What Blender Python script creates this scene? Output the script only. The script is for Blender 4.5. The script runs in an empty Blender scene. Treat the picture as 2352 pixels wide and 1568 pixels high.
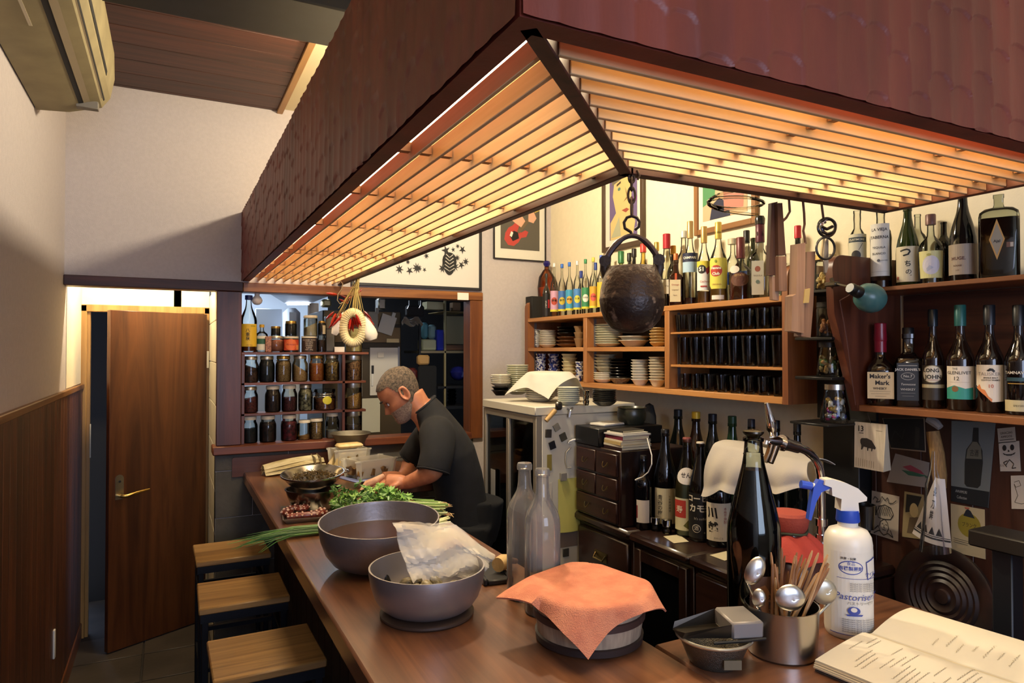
import bpy, bmesh, math, random
from mathutils import Vector, Matrix
SC = bpy.context.scene
COL = SC.collection
PI = math.pi
R = random.Random(11)

# ------------------------------------------------------------------ camera
F_PX, YAW, PIT, EYE = 1550.0, math.atan(786/1550), math.atan(22/1550), 1.6
_cy, _sy, _cp, _sp = math.cos(YAW), math.sin(YAW), math.cos(PIT), math.sin(PIT)
FW, RT, UP = Vector((_sy*_cp, _cy*_cp, _sp)), Vector((_cy, -_sy, 0)), Vector((-_sy*_sp, -_cy*_sp, _cp))
cd = bpy.data.cameras.new('camera'); cam = bpy.data.objects.new('camera', cd); COL.objects.link(cam)
cd.sensor_width = 36.0; cd.lens = 36.0*F_PX/2352; cd.clip_start = 0.02
cam.location = (0, 0, EYE); cam.rotation_euler = (PI/2+PIT, 0, -YAW)
SC.camera = cam

def at(px, py, X=None, Y=None, Z=None):
    """the point of the room that pixel (px, py) of the photograph shows on the plane X, Y or Z"""
    d = FW + RT*((px-1176)/F_PX) - UP*((py-784)/F_PX)
    t = X/d.x if X is not None else Y/d.y if Y is not None else (Z-EYE)/d.z
    return Vector((d.x*t, d.y*t, EYE+d.z*t))

# ------------------------------------------------------------------ light
SC.view_settings.view_transform = 'Standard'; SC.view_settings.look = 'None'
SC.view_settings.gamma = 1.0; SC.view_settings.use_curve_mapping = False
SC.view_settings.exposure = 0.55
SC.cycles.use_denoising = True
SC.cycles.max_bounces = 7; SC.cycles.diffuse_bounces = 4; SC.cycles.glossy_bounces = 3
SC.cycles.transmission_bounces = 4; SC.cycles.transparent_max_bounces = 28
SC.cycles.caustics_reflective = False; SC.cycles.caustics_refractive = False
SC.cycles.sample_clamp_indirect = 4.0
w = bpy.data.worlds.new('sky'); SC.world = w; w.use_nodes = True
w.node_tree.nodes['Background'].inputs[0].default_value = (0.45, 0.55, 0.8, 1)
w.node_tree.nodes['Background'].inputs[1].default_value = 0.9

def lamp(name, kind, loc, energy, color, target=None, size=(0.1, 0.1), spread=None, spot=None, blend=0.3):
    d = bpy.data.lights.new(name, kind); o = bpy.data.objects.new(name, d); COL.objects.link(o)
    d.energy = energy; d.color = color; o.location = loc
    if kind == 'AREA':
        d.shape = 'RECTANGLE'; d.size, d.size_y = size
        if spread: d.spread = spread
    else: d.shadow_soft_size = size[0]
    if kind == 'SPOT': d.spot_size = spot; d.spot_blend = blend
    if target is not None:
        o.rotation_euler = (Vector(target)-Vector(loc)).to_track_quat('-Z', 'Y').to_euler()
    return o
WARM = (1.0, 0.83, 0.55)
# tubes inside the slatted canopy, one run over each leg
lamp('canopy_light', 'AREA', (0.58, 2.25, 2.295), 22, WARM, (0.58, 2.25, 0), (0.40, 2.9))
lamp('canopy_light', 'AREA', (1.24, 0.90, 2.295), 11, WARM, (1.24, 0.90, 0), (0.75, 0.34))
# bare lamp near the ceiling over the kitchen side
lamp('ceiling_light', 'POINT', (1.05, 2.40, 2.64), 66, (1.0, 0.84, 0.60), None, (0.06, 0))
# lamp over the seats behind the photographer
lamp('front_light', 'POINT', (-0.10, -1.1, 2.6), 7, (1.0, 0.80, 0.58), None, (0.06, 0))
# downlight in the door alcove
lamp('alcove_light', 'SPOT', (-0.12, 4.02, 2.30), 34, (1.0, 0.82, 0.55), (-0.12, 4.06, 0), (0.03, 0), spot=math.radians(150), blend=0.5)
# cold fluorescent of the back kitchen
lamp('kitchen_light', 'AREA', (0.62, 4.85, 2.25), 24, (0.72, 0.84, 1.0), (0.62, 4.75, 0), (1.0, 0.25))
# daylight through the front window behind the photographer
lamp('window_daylight', 'AREA', (0.45, -1.85, 1.75), 34, (0.62, 0.72, 1.0), (0.5, 3, 1.3), (1.5, 1.35))

# ------------------------------------------------------------------ materials
MATS = {}
def lin(h):
    if not isinstance(h, str): return tuple(h)[:3]+(1,)
    c = [int(h[i:i+2], 16)/255 for i in (0, 2, 4)]
    return tuple(x/12.92 if x <= .04045 else ((x+.055)/1.055)**2.4 for x in c)+(1,)

def _new(name):
    m = bpy.data.materials.new(name); m.use_nodes = True
    nt = m.node_tree; b = nt.nodes['Principled BSDF']
    return m, nt, b, (lambda a, o, bb, i: nt.links.new(a.outputs[o], bb.inputs[i]))

def plain(h, rough=0.5, metal=0.0, var=0.0, scale=20, bump=0.0, bscale=None, h2=None, spec=None, emit=0, stretch=None, trans=0, coat=0, sub=0, lo=.35, hi=.65):
    key = ('p', h, rough, metal, var, scale, bump, bscale, h2, spec, emit, stretch, trans, coat, sub, lo, hi)
    if key in MATS: return MATS[key]
    m, nt, b, L = _new('surface_%d' % len(MATS)); N = nt.nodes.new
    c = lin(h); b.inputs['Base Color'].default_value = c
    b.inputs['Roughness'].default_value = rough; b.inputs['Metallic'].default_value = metal
    if spec is not None: b.inputs['Specular IOR Level'].default_value = spec
    if coat: b.inputs['Coat Weight'].default_value = coat; b.inputs['Coat Roughness'].default_value = .15
    if trans: b.inputs['Transmission Weight'].default_value = trans
    if sub: b.inputs['Subsurface Weight'].default_value = sub; b.inputs['Subsurface Radius'].default_value = (.01, .005, .003)
    if emit:
        b.inputs['Emission Color'].default_value = c; b.inputs['Emission Strength'].default_value = emit
    if var or h2 or bump:
        tc = N('ShaderNodeTexCoord'); mp = N('ShaderNodeMapping'); L(tc, 'Object', mp, 'Vector')
        if stretch: mp.inputs['Scale'].default_value = stretch
    if var or h2:
        n = N('ShaderNodeTexNoise'); n.inputs['Scale'].default_value = scale; n.inputs['Detail'].default_value = 5
        L(mp, 'Vector', n, 'Vector'); r = N('ShaderNodeValToRGB'); L(n, 'Fac', r, 'Fac')
        r.color_ramp.elements[0].position = lo; r.color_ramp.elements[1].position = hi
        c2 = lin(h2) if h2 else tuple(min(1, x*(1+var)) for x in c[:3])+(1,)
        c1 = c if h2 else tuple(x*(1-var) for x in c[:3])+(1,)
        r.color_ramp.elements[0].color = c1; r.color_ramp.elements[1].color = c2
        L(r, 'Color', b, 'Base Color')
    if bump:
        n2 = N('ShaderNodeTexNoise'); n2.inputs['Scale'].default_value = bscale or scale*3; n2.inputs['Detail'].default_value = 4
        L(mp, 'Vector', n2, 'Vector'); bp = N('ShaderNodeBump'); bp.inputs['Strength'].default_value = bump; bp.inputs['Distance'].default_value = .004
        L(n2, 'Fac', bp, 'Height'); L(bp, 'Normal', b, 'Normal')
    MATS[key] = m
    return m

def wood(h1, h2, axis='Z', scale=1.0, rough=0.45, tone=0.12, coat=0.0, along=0.9, across=16):
    key = ('w', h1, h2, axis, scale, rough, tone, coat, along, across)
    if key in MATS: return MATS[key]
    m, nt, b, L = _new('wood_%d' % len(MATS)); N = nt.nodes.new
    tc = N('ShaderNodeTexCoord'); mp = N('ShaderNodeMapping'); oi = N('ShaderNodeObjectInfo')
    s = [across*scale]*3; s['XYZ'.index(axis)] = along*scale
    mp.inputs['Scale'].default_value = s; L(tc, 'Object', mp, 'Vector')
    ad = N('ShaderNodeVectorMath'); ad.operation = 'ADD'; mu = N('ShaderNodeMath'); mu.operation = 'MULTIPLY'; mu.inputs[1].default_value = 37
    L(oi, 'Random', mu, 0); L(mp, 'Vector', ad, 0); L(mu, 'Value', ad, 1)
    n = N('ShaderNodeTexNoise'); n.inputs['Scale'].default_value = 1; n.inputs['Detail'].default_value = 8; n.inputs['Roughness'].default_value = .62; n.inputs['Distortion'].default_value = 1.2
    L(ad, 'Vector', n, 'Vector'); r = N('ShaderNodeValToRGB'); L(n, 'Fac', r, 'Fac')
    r.color_ramp.elements[0].position = .3; r.color_ramp.elements[1].position = .7
    r.color_ramp.elements[0].color = lin(h1); r.color_ramp.elements[1].color = lin(h2)
    hs = N('ShaderNodeHueSaturation'); mr = N('ShaderNodeMapRange'); L(oi, 'Random', mr, 'Value')
    mr.inputs['To Min'].default_value = 1-tone; mr.inputs['To Max'].default_value = 1+tone
    L(mr, 'Result', hs, 'Value'); L(r, 'Color', hs, 'Color'); L(hs, 'Color', b, 'Base Color')
    bp = N('ShaderNodeBump'); bp.inputs['Strength'].default_value = .25; bp.inputs['Distance'].default_value = .001
    L(n, 'Fac', bp, 'Height'); L(bp, 'Normal', b, 'Normal')
    b.inputs['Roughness'].default_value = rough
    if coat: b.inputs['Coat Weight'].default_value = coat; b.inputs['Coat Roughness'].default_value = .18
    MATS[key] = m
    return m

def glass(h='f4f6f2', edge=.5, refl=1.0, rough=.03, ior=1.45, haze=0):
    """thin-walled glass: what lies behind shows through, darker and more mirroring towards the edges"""
    key = ('g', h, edge, refl, rough, ior, haze)
    if key in MATS: return MATS[key]
    m, nt, b, L = _new('glass_%d' % len(MATS)); N = nt.nodes.new; nt.nodes.remove(b)
    tr = N('ShaderNodeBsdfTransparent'); gl = N('ShaderNodeBsdfGlossy'); mx = N('ShaderNodeMixShader')
    gl.inputs['Roughness'].default_value = rough
    lw = N('ShaderNodeLayerWeight'); lw.inputs['Blend'].default_value = .35
    fr = N('ShaderNodeFresnel'); fr.inputs['IOR'].default_value = ior
    mc = N('ShaderNodeMixRGB'); c = lin(h); mc.inputs[1].default_value = c
    mc.inputs[2].default_value = tuple(x*edge for x in c[:3])+(1,)
    L(lw, 'Facing', mc, 0); L(mc, 0, tr, 'Color')
    mu = N('ShaderNodeMath'); mu.operation = 'MULTIPLY'; mu.inputs[1].default_value = refl; mu.use_clamp = True
    L(fr, 'Fac', mu, 0); L(mu, 0, mx, 0); L(tr, 0, mx, 1); L(gl, 0, mx, 2)
    if haze:
        df = N('ShaderNodeBsdfDiffuse'); m2 = N('ShaderNodeMixShader'); m2.inputs[0].default_value = haze; L(mx, 0, m2, 1); L(df, 0, m2, 2); mx = m2
    L(mx, 0, nt.nodes['Material Output'], 'Surface')
    MATS[key] = m
    return m

# ------------------------------------------------------------------ mesh builder
class MB:
    def __init__(s): s.v = []; s.f = []
    def add(s, vs, fs):
        b = len(s.v); s.v += [tuple(p) for p in vs]; s.f += [tuple(b+i for i in f) for f in fs]; return s
    def box(s, lo, hi, bev=0.0, rot=None, piv=None):
        x0, y0, z0 = lo; x1, y1, z1 = hi
        if bev:
            bev = min(bev, abs(x1-x0)*.45, abs(y1-y0)*.45, abs(z1-z0)*.45); bm = bmesh.new()
            for sx in (0, 1):
                for sy in (0, 1):
                    for sz in (0, 1):
                        for k in range(3):
                            d = [bev]*3; d[k] = 0
                            bm.verts.new(((x1-d[0]) if sx else (x0+d[0]), (y1-d[1]) if sy else (y0+d[1]), (z1-d[2]) if sz else (z0+d[2])))
            bmesh.ops.convex_hull(bm, input=bm.verts[:])
            bmesh.ops.dissolve_limit(bm, angle_limit=.01, verts=bm.verts[:], edges=bm.edges[:])
            bm.verts.index_update()
            vs = [v.co.copy() for v in bm.verts]; fs = [[v.index for v in f.verts] for f in bm.faces]; bm.free()
        else:
            vs = [Vector((x, y, z)) for x in (x0, x1) for y in (y0, y1) for z in (z0, z1)]
            fs = [(0, 1, 3, 2), (4, 6, 7, 5), (0, 4, 5, 1), (2, 3, 7, 6), (0, 2, 6, 4), (1, 5, 7, 3)]
        if rot:
            m = rot if isinstance(rot, Matrix) else rotm(*rot)
            c = Vector(piv) if piv is not None else (Vector(lo)+Vector(hi))/2
            vs = [m@(v-c)+c for v in vs]
        return s.add(vs, fs)
    def lathe(s, prof, n=24, p=2.0, sy=1.0, c=(0, 0, 0), mat=None, a0=0.0, a1=2*PI):
        """revolve (r, z) points; p > 2 squares the section, sy flattens it"""
        full = abs(a1-a0-2*PI) < 1e-6; b = len(s.v); idx = []; k = n if full else n+1
        for r, z in prof:
            if r < 1e-7:
                idx.append([len(s.v)-b]*k); vs = [(0, 0, z)]
            else:
                idx.append([len(s.v)-b+i for i in range(k)]); vs = []
                for i in range(k):
                    a = a0+(a1-a0)*i/n; ca, sa = math.cos(a), math.sin(a)
                    q = r*(abs(ca)**p+abs(sa)**p)**(-1/p)
                    vs.append((q*ca, q*sa*sy, z))
            for x in vs:
                x = Vector(x); x = mat@x if mat else x; s.v.append((x.x+c[0], x.y+c[1], x.z+c[2]))
        for j in range(len(prof)-1):
            A, B = idx[j], idx[j+1]
            for i in range(n if full else n):
                q = [A[i], A[(i+1) % k], B[(i+1) % k], B[i]]; o = []
                for t in q:
                    if t not in o: o.append(t)
                if len(o) > 2: s.f.append(tuple(b+t for t in o))
        return s
    def tube(s, pts, r, n=8, cap=True):
        pts = [Vector(p) for p in pts]; rs = r if isinstance(r, (list, tuple)) else [r]*len(pts)
        t0 = (pts[1]-pts[0]).normalized(); nn = t0.orthogonal().normalized(); rings = []; b = len(s.v)
        for i, p in enumerate(pts):
            t = (pts[min(i+1, len(pts)-1)]-pts[max(i-1, 0)])
            t = t.normalized() if t.length > 1e-9 else t0
            nn = (nn-t*nn.dot(t)); nn = nn.normalized() if nn.length > 1e-6 else t.orthogonal().normalized()
            bn = t.cross(nn)
            for k in range(n):
                a = 2*PI*k/n; s.v.append(tuple(p+(nn*math.cos(a)+bn*math.sin(a))*rs[i]))
        m = len(pts)
        for j in range(m-1):
            for k in range(n):
                s.f.append((b+j*n+k, b+j*n+(k+1) % n, b+(j+1)*n+(k+1) % n, b+(j+1)*n+k))
        if cap:
            s.f.append(tuple(b+k for k in reversed(range(n)))); s.f.append(tuple(b+(m-1)*n+k for k in range(n)))
        return s
    def loop(s, pts, r, n=8):
        pts = [Vector(p) for p in pts]; m = len(pts); b = len(s.v); nn = None
        for i, p in enumerate(pts):
            t = (pts[(i+1) % m]-pts[i-1]).normalized()
            nn = t.orthogonal().normalized() if nn is None else (nn-t*nn.dot(t)).normalized(); bn = t.cross(nn)
            for k in range(n):
                a = 2*PI*k/n; s.v.append(tuple(p+(nn*math.cos(a)+bn*math.sin(a))*r))
        for j in range(m):
            for k in range(n):
                j2 = (j+1) % m; s.f.append((b+j*n+k, b+j*n+(k+1) % n, b+j2*n+(k+1) % n, b+j2*n+k))
        return s
    def prism(s, poly, d, o=(0, 0, 0), u=(1, 0, 0), v=(0, 0, 1)):
        """polygon in the plane (o, u, v), given the depth d along u x v"""
        o, u, v = Vector(o), Vector(u), Vector(v); w = u.cross(v)*d; n = len(poly)
        a = [o+u*x+v*y for x, y in poly]; vs = a+[p+w for p in a]
        return s.add(vs, [tuple(reversed(range(n))), tuple(range(n, 2*n))]+[(i, (i+1) % n, n+(i+1) % n, n+i) for i in range(n)])
    def grid(s, fn, nu, nv, thick=0.0):
        P = [[Vector(fn(i/nu, j/nv)) for j in range(nv+1)] for i in range(nu+1)]; b = len(s.v)
        W = nv+1
        for row in P: s.v += [tuple(p) for p in row]
        for i in range(nu):
            for j in range(nv): s.f.append((b+i*W+j, b+(i+1)*W+j, b+(i+1)*W+j+1, b+i*W+j+1))
        if thick:
            c = len(s.v)
            for i in range(nu+1):
                for j in range(nv+1):
                    du = P[min(i+1, nu)][j]-P[max(i-1, 0)][j]; dv = P[i][min(j+1, nv)]-P[i][max(j-1, 0)]
                    q = du.cross(dv); q = q.normalized() if q.length > 1e-12 else Vector((0, 0, 1)); s.v.append(tuple(P[i][j]-q*thick))
            for i in range(nu):
                for j in range(nv): s.f.append((c+i*W+j, c+i*W+j+1, c+(i+1)*W+j+1, c+(i+1)*W+j))
            ed = [(i, 0) for i in range(nu)]+[(nu, j) for j in range(nv)]+[(i, nv) for i in range(nu, 0, -1)]+[(0, j) for j in range(nv, 0, -1)]
            for k in range(len(ed)):
                (i, j), (i2, j2) = ed[k], ed[(k+1) % len(ed)]
                s.f.append((b+i2*W+j2, b+i*W+j, c+i*W+j, c+i2*W+j2))
        return s
    def xf(s, m):
        s.v = [tuple(m@Vector(p)) for p in s.v]; return s
    def mesh(s, name, smooth=.7):
        me = bpy.data.meshes.new(name); me.from_pydata(s.v, [], s.f)
        if smooth:
            me.polygons.foreach_set('use_smooth', [True]*len(me.polygons)); me.set_sharp_from_angle(angle=smooth)
        me.update(); return me

def rotm(x=0, y=0, z=0): return (Matrix.Rotation(z, 3, 'Z')@Matrix.Rotation(y, 3, 'Y')@Matrix.Rotation(x, 3, 'X'))
def place(loc, x=0, y=0, z=0): return Matrix.Translation(loc)@rotm(x, y, z).to_4x4()

def obj(name, mb, m, parent=None, loc=(0, 0, 0), rot=(0, 0, 0), smooth=.7):
    me = mb if isinstance(mb, bpy.types.Mesh) else mb.mesh(name, smooth)
    o = bpy.data.objects.new(name, me); COL.objects.link(o)
    if m is not None and not me.materials: me.materials.append(m)
    o.location = loc; o.rotation_euler = rot
    if parent is not None: o.parent = parent
    return o
def tag(o, label, cat, group=None):
    o['label'] = label; o['category'] = cat
    if group: o['group'] = group
    return o
def thing(name, label, cat, loc=(0, 0, 0), rz=0.0, group=None):
    o = bpy.data.objects.new(name, None); COL.objects.link(o); o.location = loc; o.rotation_euler = (0, 0, rz)
    o.empty_display_size = .02
    return tag(o, label, cat, group)
def solo(name, label, cat, mb, m, loc=(0, 0, 0), rot=(0, 0, 0), group=None, smooth=.7):
    return tag(obj(name, mb, m, None, loc, rot, smooth), label, cat, group)
def struct(name, mb, m, parent=None, smooth=.7):
    o = obj(name, mb, m, parent, smooth=smooth)
    if parent is None: o['kind'] = 'structure'
    return o
def dup(root, loc, rz=None, label=None, rot=None):
    c = root.copy(); COL.objects.link(c); c.location = loc
    if rz is not None: c.rotation_euler = (0, 0, rz)
    if rot is not None: c.rotation_euler = rot
    if label: c['label'] = label
    for ch in list(root.children):
        d = ch.copy(); COL.objects.link(d); d.parent = c
        for g in list(ch.children):
            e = g.copy(); COL.objects.link(e); e.parent = d
    return c
def box(lo, hi, bev=0.0): return MB().box(lo, hi, bev)
def face_cam(x, y): return math.atan2(-x, y)

_TX = {}
def text_geo(s, size, shear=0.0, bold=0.0, spacing=1.0):
    k = (s, shear, bold, spacing)
    if k not in _TX:
        cu = bpy.data.curves.new('lettering', 'FONT'); cu.body = s; cu.size = 1; cu.align_x = 'CENTER'; cu.align_y = 'CENTER'
        cu.resolution_u = 2; cu.shear = shear; cu.offset = bold; cu.space_character = spacing
        ob = bpy.data.objects.new('lettering', cu); me = bpy.data.meshes.new_from_object(ob)
        _TX[k] = ([v.co.copy() for v in me.vertices], [tuple(p.vertices) for p in me.polygons])
        bpy.data.objects.remove(ob); bpy.data.meshes.remove(me); bpy.data.curves.remove(cu)
    v, f = _TX[k]
    return [p*size for p in v], f

# ------------------------------------------------------------------ the room shell
YB, YA, XL, XR, XA = 3.78, 4.48, -0.445, 2.20, 0.212     # back wall, alcove end, left wall, right wall, alcove return
plaster = plain('c4bbb8', .95, var=.03, scale=60, bump=.35, bscale=260)
cream = plain('f2e6c8', .9, var=.02, scale=30, bump=.1, bscale=180)
DARKW = wood('2c1712', '5a2f22', 'X', 1, .5)
DARKZ = wood('2c1712', '5a2f22', 'Z', 1, .5)
floor = struct('floor', box((XL-.1, -2, -.06), (2.7, 6.3, 0)), plain('2b241d', .7, var=.3, scale=6))
tile_m = plain('3d342a', .55, var=.25, scale=5, bump=.2, bscale=30)
for i in range(3):
    for j in range(10):
        x0 = XL+.004+i*.33; y0 = 1.1+j*.33
        obj('tile', box((x0, y0, 0), (x0+.322, y0+.322, .006), .003), tile_m, floor)
wl = struct('wall_left', box((XL-.06, -2, 0), (XL, YA, 2.9)), plaster)
WZ = 1.39
pl_m = wood('251209', '6a3a1f', 'Z', 1.0, .45, .22)
y = -.3
while y < YA-.02:
    wd = .098; y1 = min(y+wd-.0015, YA-.01)
    obj('plank', box((XL, y, .09), (XL+.012, y1, WZ), .0015), pl_m, wl); y += wd
struct('trim_1', box((XL, -.3, WZ), (XL+.02, YA-.03, WZ+.026), .003), wood('5d3c1e', '8a5f33', 'Y', 1, .45))
struct('baseboard_left', box((XL, -.3, 0), (XL+.018, YA-.03, .09), .004), wood('5a3219', '8a5028', 'Y', 1, .4))
wb = struct('wall_back', MB().box((XL, YB, 1.935), (2.26, YB+.08, 2.9)).box((1.70, YB, 0), (2.26, YB+.08, 1.935)).box((XA, YB, 0), (1.70, YB+.08, 1.08)), plaster)
stone = plain('55524c', .75, var=.15, scale=9, bump=.3, bscale=60)
for j, (z0, z1) in enumerate(((.02, .26), (.264, .50), (.504, .74), (.744, .98), (.984, 1.078))):
    for i in range(4):
        x0 = XA+.001+i*.36-(.18 if j % 2 else 0); x1 = min(x0+.356, 1.69); x0 = max(x0, XA)
        obj('tile', box((x0, YB-.008, z0), (x1, YB, z1), .002), stone, wb)
wr = struct('wall_right', box((XR, -2, 0), (XR+.06, YB, 2.9)), cream)
struct('wall_front', MB().box((XL, -2.06, 0), (XR, -2, 1.0)).box((XL, -2.06, 2.4), (XR, -2, 2.9)).box((XL, -2.06, 1), (-.3, -2, 2.4)).box((1.2, -2.06, 1), (XR, -2, 2.4)), plaster)
# alcove with the door
ac = struct('wall_alcove', MB().box((XL, YA, 1.86), (XA, YA+.05, 2.5)).box((XL, YB+.08, 2.42), (XA+.06, YA+.05, 2.5)), cream)
obj('panel', box((XL, YB+.08, WZ+.03), (XL+.003, YA, 2.42)), cream, ac)
obj('return_panel', MB().box((XA+.012, YB+.001, 0), (XA+.06, YA+.05, 2.42)), cream, ac)
tw = plain('e6dfc4', .35, var=.04, scale=8)
zs = [.0, .22, .44, .66, .88, 1.10, 1.32, 1.54, 1.76, 1.93]
for a, b in zip(zs, zs[1:]):
    for y0, y1 in ((YB+.002, YB+.34), (YB+.344, YA-.03)):
        obj('tile', box((XA, y0, a+.002), (XA+.012, y1, b-.002), .0015), tw, ac)
struct('trim_2', box((XL, YB-.03, 1.909), (.338, YB+.078, 1.958), .003), DARKW)
# ceiling: dark boards, a light batten, plaster beyond it, a black beam below
ce = struct('ceiling', box((XL-.06, -2.06, 2.9), (2.7, 6.3, 2.96)), plain('cfc3a2', .95, bump=.2, bscale=150))
cb = wood('2a140e', '5b3022', 'X', 1, .5, .2)
y = 2.2
while y < YB-.01:
    y1 = min(y+.172, YB); obj('plank', box((XL, y, 2.886), (.503, y1-.002, 2.9), .002), cb, ce); y += .172
struct('trim_3', box((.503, 2.2, 2.872), (.533, YB, 2.9), .002), wood('8a6236', 'a87d49', 'Y', 1, .5))
struct('beam', box((XL, 2.18, 2.70), (2.2, 2.465, 2.9), .006), plain('0e1016', .6, var=.2, scale=20))
# ---- the door, ajar, with its frame
fr_m = wood('8f6a35', 'b58c4f', 'Z', 1, .45)
fr = struct('door_frame', MB().box((XL, YA-.03, 0), (XL+.03, YA, 1.86), .003).box((XA-.028, YA-.03, 0), (XA, YA, 1.86), .003).box((XL, YA-.03, 1.822), (XA, YA, 1.862), .003)
            .box((XL+.03, YA-.012, 0), (XL+.045, YA+.03, 1.83)), fr_m)
struct('wall_passage', MB().box((XL-.05, YA+.6, 0), (XA+.1, YA+.65, 2.5)), plain('15120f', .9))
hx, hy = XA-.03, YA-.045
ang = math.atan2(hy-4.17, hx+.3)
dr = struct('door_1', MB().box((-.548, -.034, .012), (-.001, 0, 1.818), .002), wood('38190b', '70401d', 'Z', .8, .4, coat=.1))
dr.location = (hx, hy, 0); dr.rotation_euler = (0, 0, ang)
st = plain('b9b5a8', .3, 1)
pl = obj('lock_plate', MB().prism([(-.021, -.05)]+[(.021*math.cos(a), .05+.021*math.sin(a)) for a in [PI*i/8 for i in range(9)]][::1]+[(-.021, -.05)][:0]+[(-.021, -.05)][:0] if False else [(.021, -.06), (.021, .05)]+[(.021*math.cos(PI*i/8), .05+.021*math.sin(PI*i/8)) for i in range(1, 8)]+[(-.021, .05), (-.021, -.06)], .004, (-.495, -.034, .87), (1, 0, 0), (0, 0, 1)), st, dr)
obj('key_hole', MB().lathe([(0, 0), (.006, 0), (.006, .003), (0, .003)], 12, mat=rotm(PI/2, 0, 0), c=(-.495, -.038, .905)), plain('222222', .5), dr)
obj('handle', MB().tube([(-.495, -.036, .83), (-.495, -.075, .83), (-.48, -.085, .831), (-.42, -.085, .842), (-.36, -.083, .848)], [.010, .010, .010, .008, .005], 10), plain('c9a45a', .25, 1), dr)
for z in (.25, 1.50):
    obj('hinge', MB().tube([(0, -.042, z), (0, -.042, z+.10)], .007, 10), plain('cfc9b4', .3, .6), dr)
struct('window_2', MB().box((-.34, -2.05, .96), (1.24, -2.01, 1.0)).box((-.34, -2.05, 2.4), (1.24, -2.01, 2.44)).box((-.34, -2.05, 1.0), (-.3, -2.01, 2.4)).box((1.2, -2.05, 1.0), (1.24, -2.01, 2.4)).box((.43, -2.05, 1.0), (.47, -2.01, 2.4)), DARKZ)
# door stop strip seen low on the left wall
solo('wall_switch', 'thin white plastic strip fixed low on the dark plank wall', 'switch', box((0, 0, 0), (.008, .026, .12), .002), plain('d9d5cc', .5), (XL+.012, 3.43, .30))
solo('latch_strip', 'slim pale metal latch plate on the door jamb', 'latch', box((0, 0, 0), (.006, .012, .19), .002), plain('d8d2bf', .4), (XL+.046, YA-.02, 1.0))

# ------------------------------------------------------------------ slatted canopy with tubes inside
HZ, HT = 1.965, 2.327
X0, X1, Y0, Y1, XE = .338, .842, .648, 1.138, 1.690
hood = thing('canopy_light', 'large L-shaped dark wooden canopy with glowing orange slats hung over the counter', 'canopy', (X0, Y0, HZ))
def hp(name, mb, m, smooth=.7):
    return obj(name, mb.xf(Matrix.Translation((-X0, -Y0, -HZ))), m, hood, smooth=smooth)
TB = .045                                            # plain band along the bottom
def adze(n, zlo, zhi, L, seed, amp=.005):
    """scooped tool marks: columns of hollows, each ending in a rounded step"""
    rr = random.Random(seed); wd = .056; ph = [rr.random() for _ in range(400)]; ln = [.09+.05*rr.random() for _ in range(400)]
    ws = [wd*(.8+.4*rr.random()) for _ in range(400)]; ed = [0]
    for q in ws: ed.append(ed[-1]+q)
    def f(s, z):
        i = 0
        while i < 399 and ed[i+1] < s: i += 1
        u = 2*(s-ed[i])/ws[i]-1
        t = ((z+.018*(1-u*u)**.5*-1)/ln[i]+ph[i]) % 1.0
        return amp*(.45*u*u)+amp*.55*(1-t)
    return f
CARV = plain('5c2318', .5, h2='753022', scale=9, stretch=(1, 1, .25), bump=.12, bscale=90)
fx = adze(0, HZ, HT, 0, 3)
NU, NV = 300, 90
TOPZ = HT
hp('carved_panel', MB().grid(lambda a, b: (X0+(XE-X0)*a, Y0-.004-fx((XE-X0)*a, (TOPZ-HZ)*b), HZ+(TOPZ-HZ)*b), 330, 150), CARV, smooth=1.0)
fy = adze(0, HZ, HT, 0, 5)
hp('carved_panel', MB().grid(lambda a, b: (X0-.004-fy((YB-Y0)*a, (TOPZ-HZ)*b), YB-(YB-Y0)*a, HZ+(TOPZ-HZ)*b), 520, 60), CARV, smooth=1.0)
hp('outer_board', MB().prism([(0, 0), (0, YB-Y0), (.033, YB-Y0), (.033, .033), (XE-X0, .033), (XE-X0, 0)][::-1], HT-HZ, (X0, Y0, HZ), (1, 0, 0), (0, 1, 0)), CARV)
top_m = plain('e8d9b8', .8)
hp('top_board', MB().box((X0+.02, Y0+.02, HT-.02), (X1, YB-.001, HT-.004)).box((X1, Y0+.02, HT-.02), (XE, Y1, HT-.004)), top_m)
BH = .052
beam_m = wood('2e1911', '553120', 'Y', 1, .5)
hp('inner_beam', MB().box((X1-.012, Y1-.012, HZ), (X1+.012, YB-.001, HZ+BH), .002), beam_m)
hp('inner_beam', MB().box((X1-.012, Y1-.012, HZ), (XE, Y1+.012, HZ+BH), .002), wood('2e1911', '553120', 'X', 1, .5))
hp('inner_wall', MB().box((X1-.004, Y1-.004, HZ+BH), (X1+.004, YB-.001, HT-.02)).box((X1-.004, Y1-.004, HZ+BH), (XE, Y1+.004, HT-.02)), top_m)
hp('end_board', MB().box((XE-.018, Y0, HZ), (XE, Y1+.012, HT), .002), wood('4a281a', '6f4029', 'Y', 1, .5))
SLAT = wood('c79f6c', 'ecd0a0', 'Y', .7, .5, .1); SLATX = wood('c79f6c', 'ecd0a0', 'X', .7, .5, .1)
NL = 11; pit = (X1-X0-.033)/NL; SH = .0315
mX = lambda yy: X0+(yy-Y0)*(X1-X0)/(Y1-Y0)
for k in range(1, NL):
    xx = X0+.033+pit*k; ys = Y0+(xx-X0)*(Y1-Y0)/(X1-X0)+.016
    hp('slat', MB().box((xx-.004, ys, HZ+.004), (xx+.004, YB-.002, HZ+.004+SH), .001), SLAT)
pit2 = (Y1-Y0-.033)/11
for k in range(1, 11):
    yy = Y0+.033+pit2*k; xs = X0+(yy-Y0)*(X1-X0)/(Y1-Y0)+.016
    hp('slat', MB().box((xs, yy-.004, HZ+.004), (XE-.02, yy+.004, HZ+.004+SH), .001), SLATX)
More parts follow.
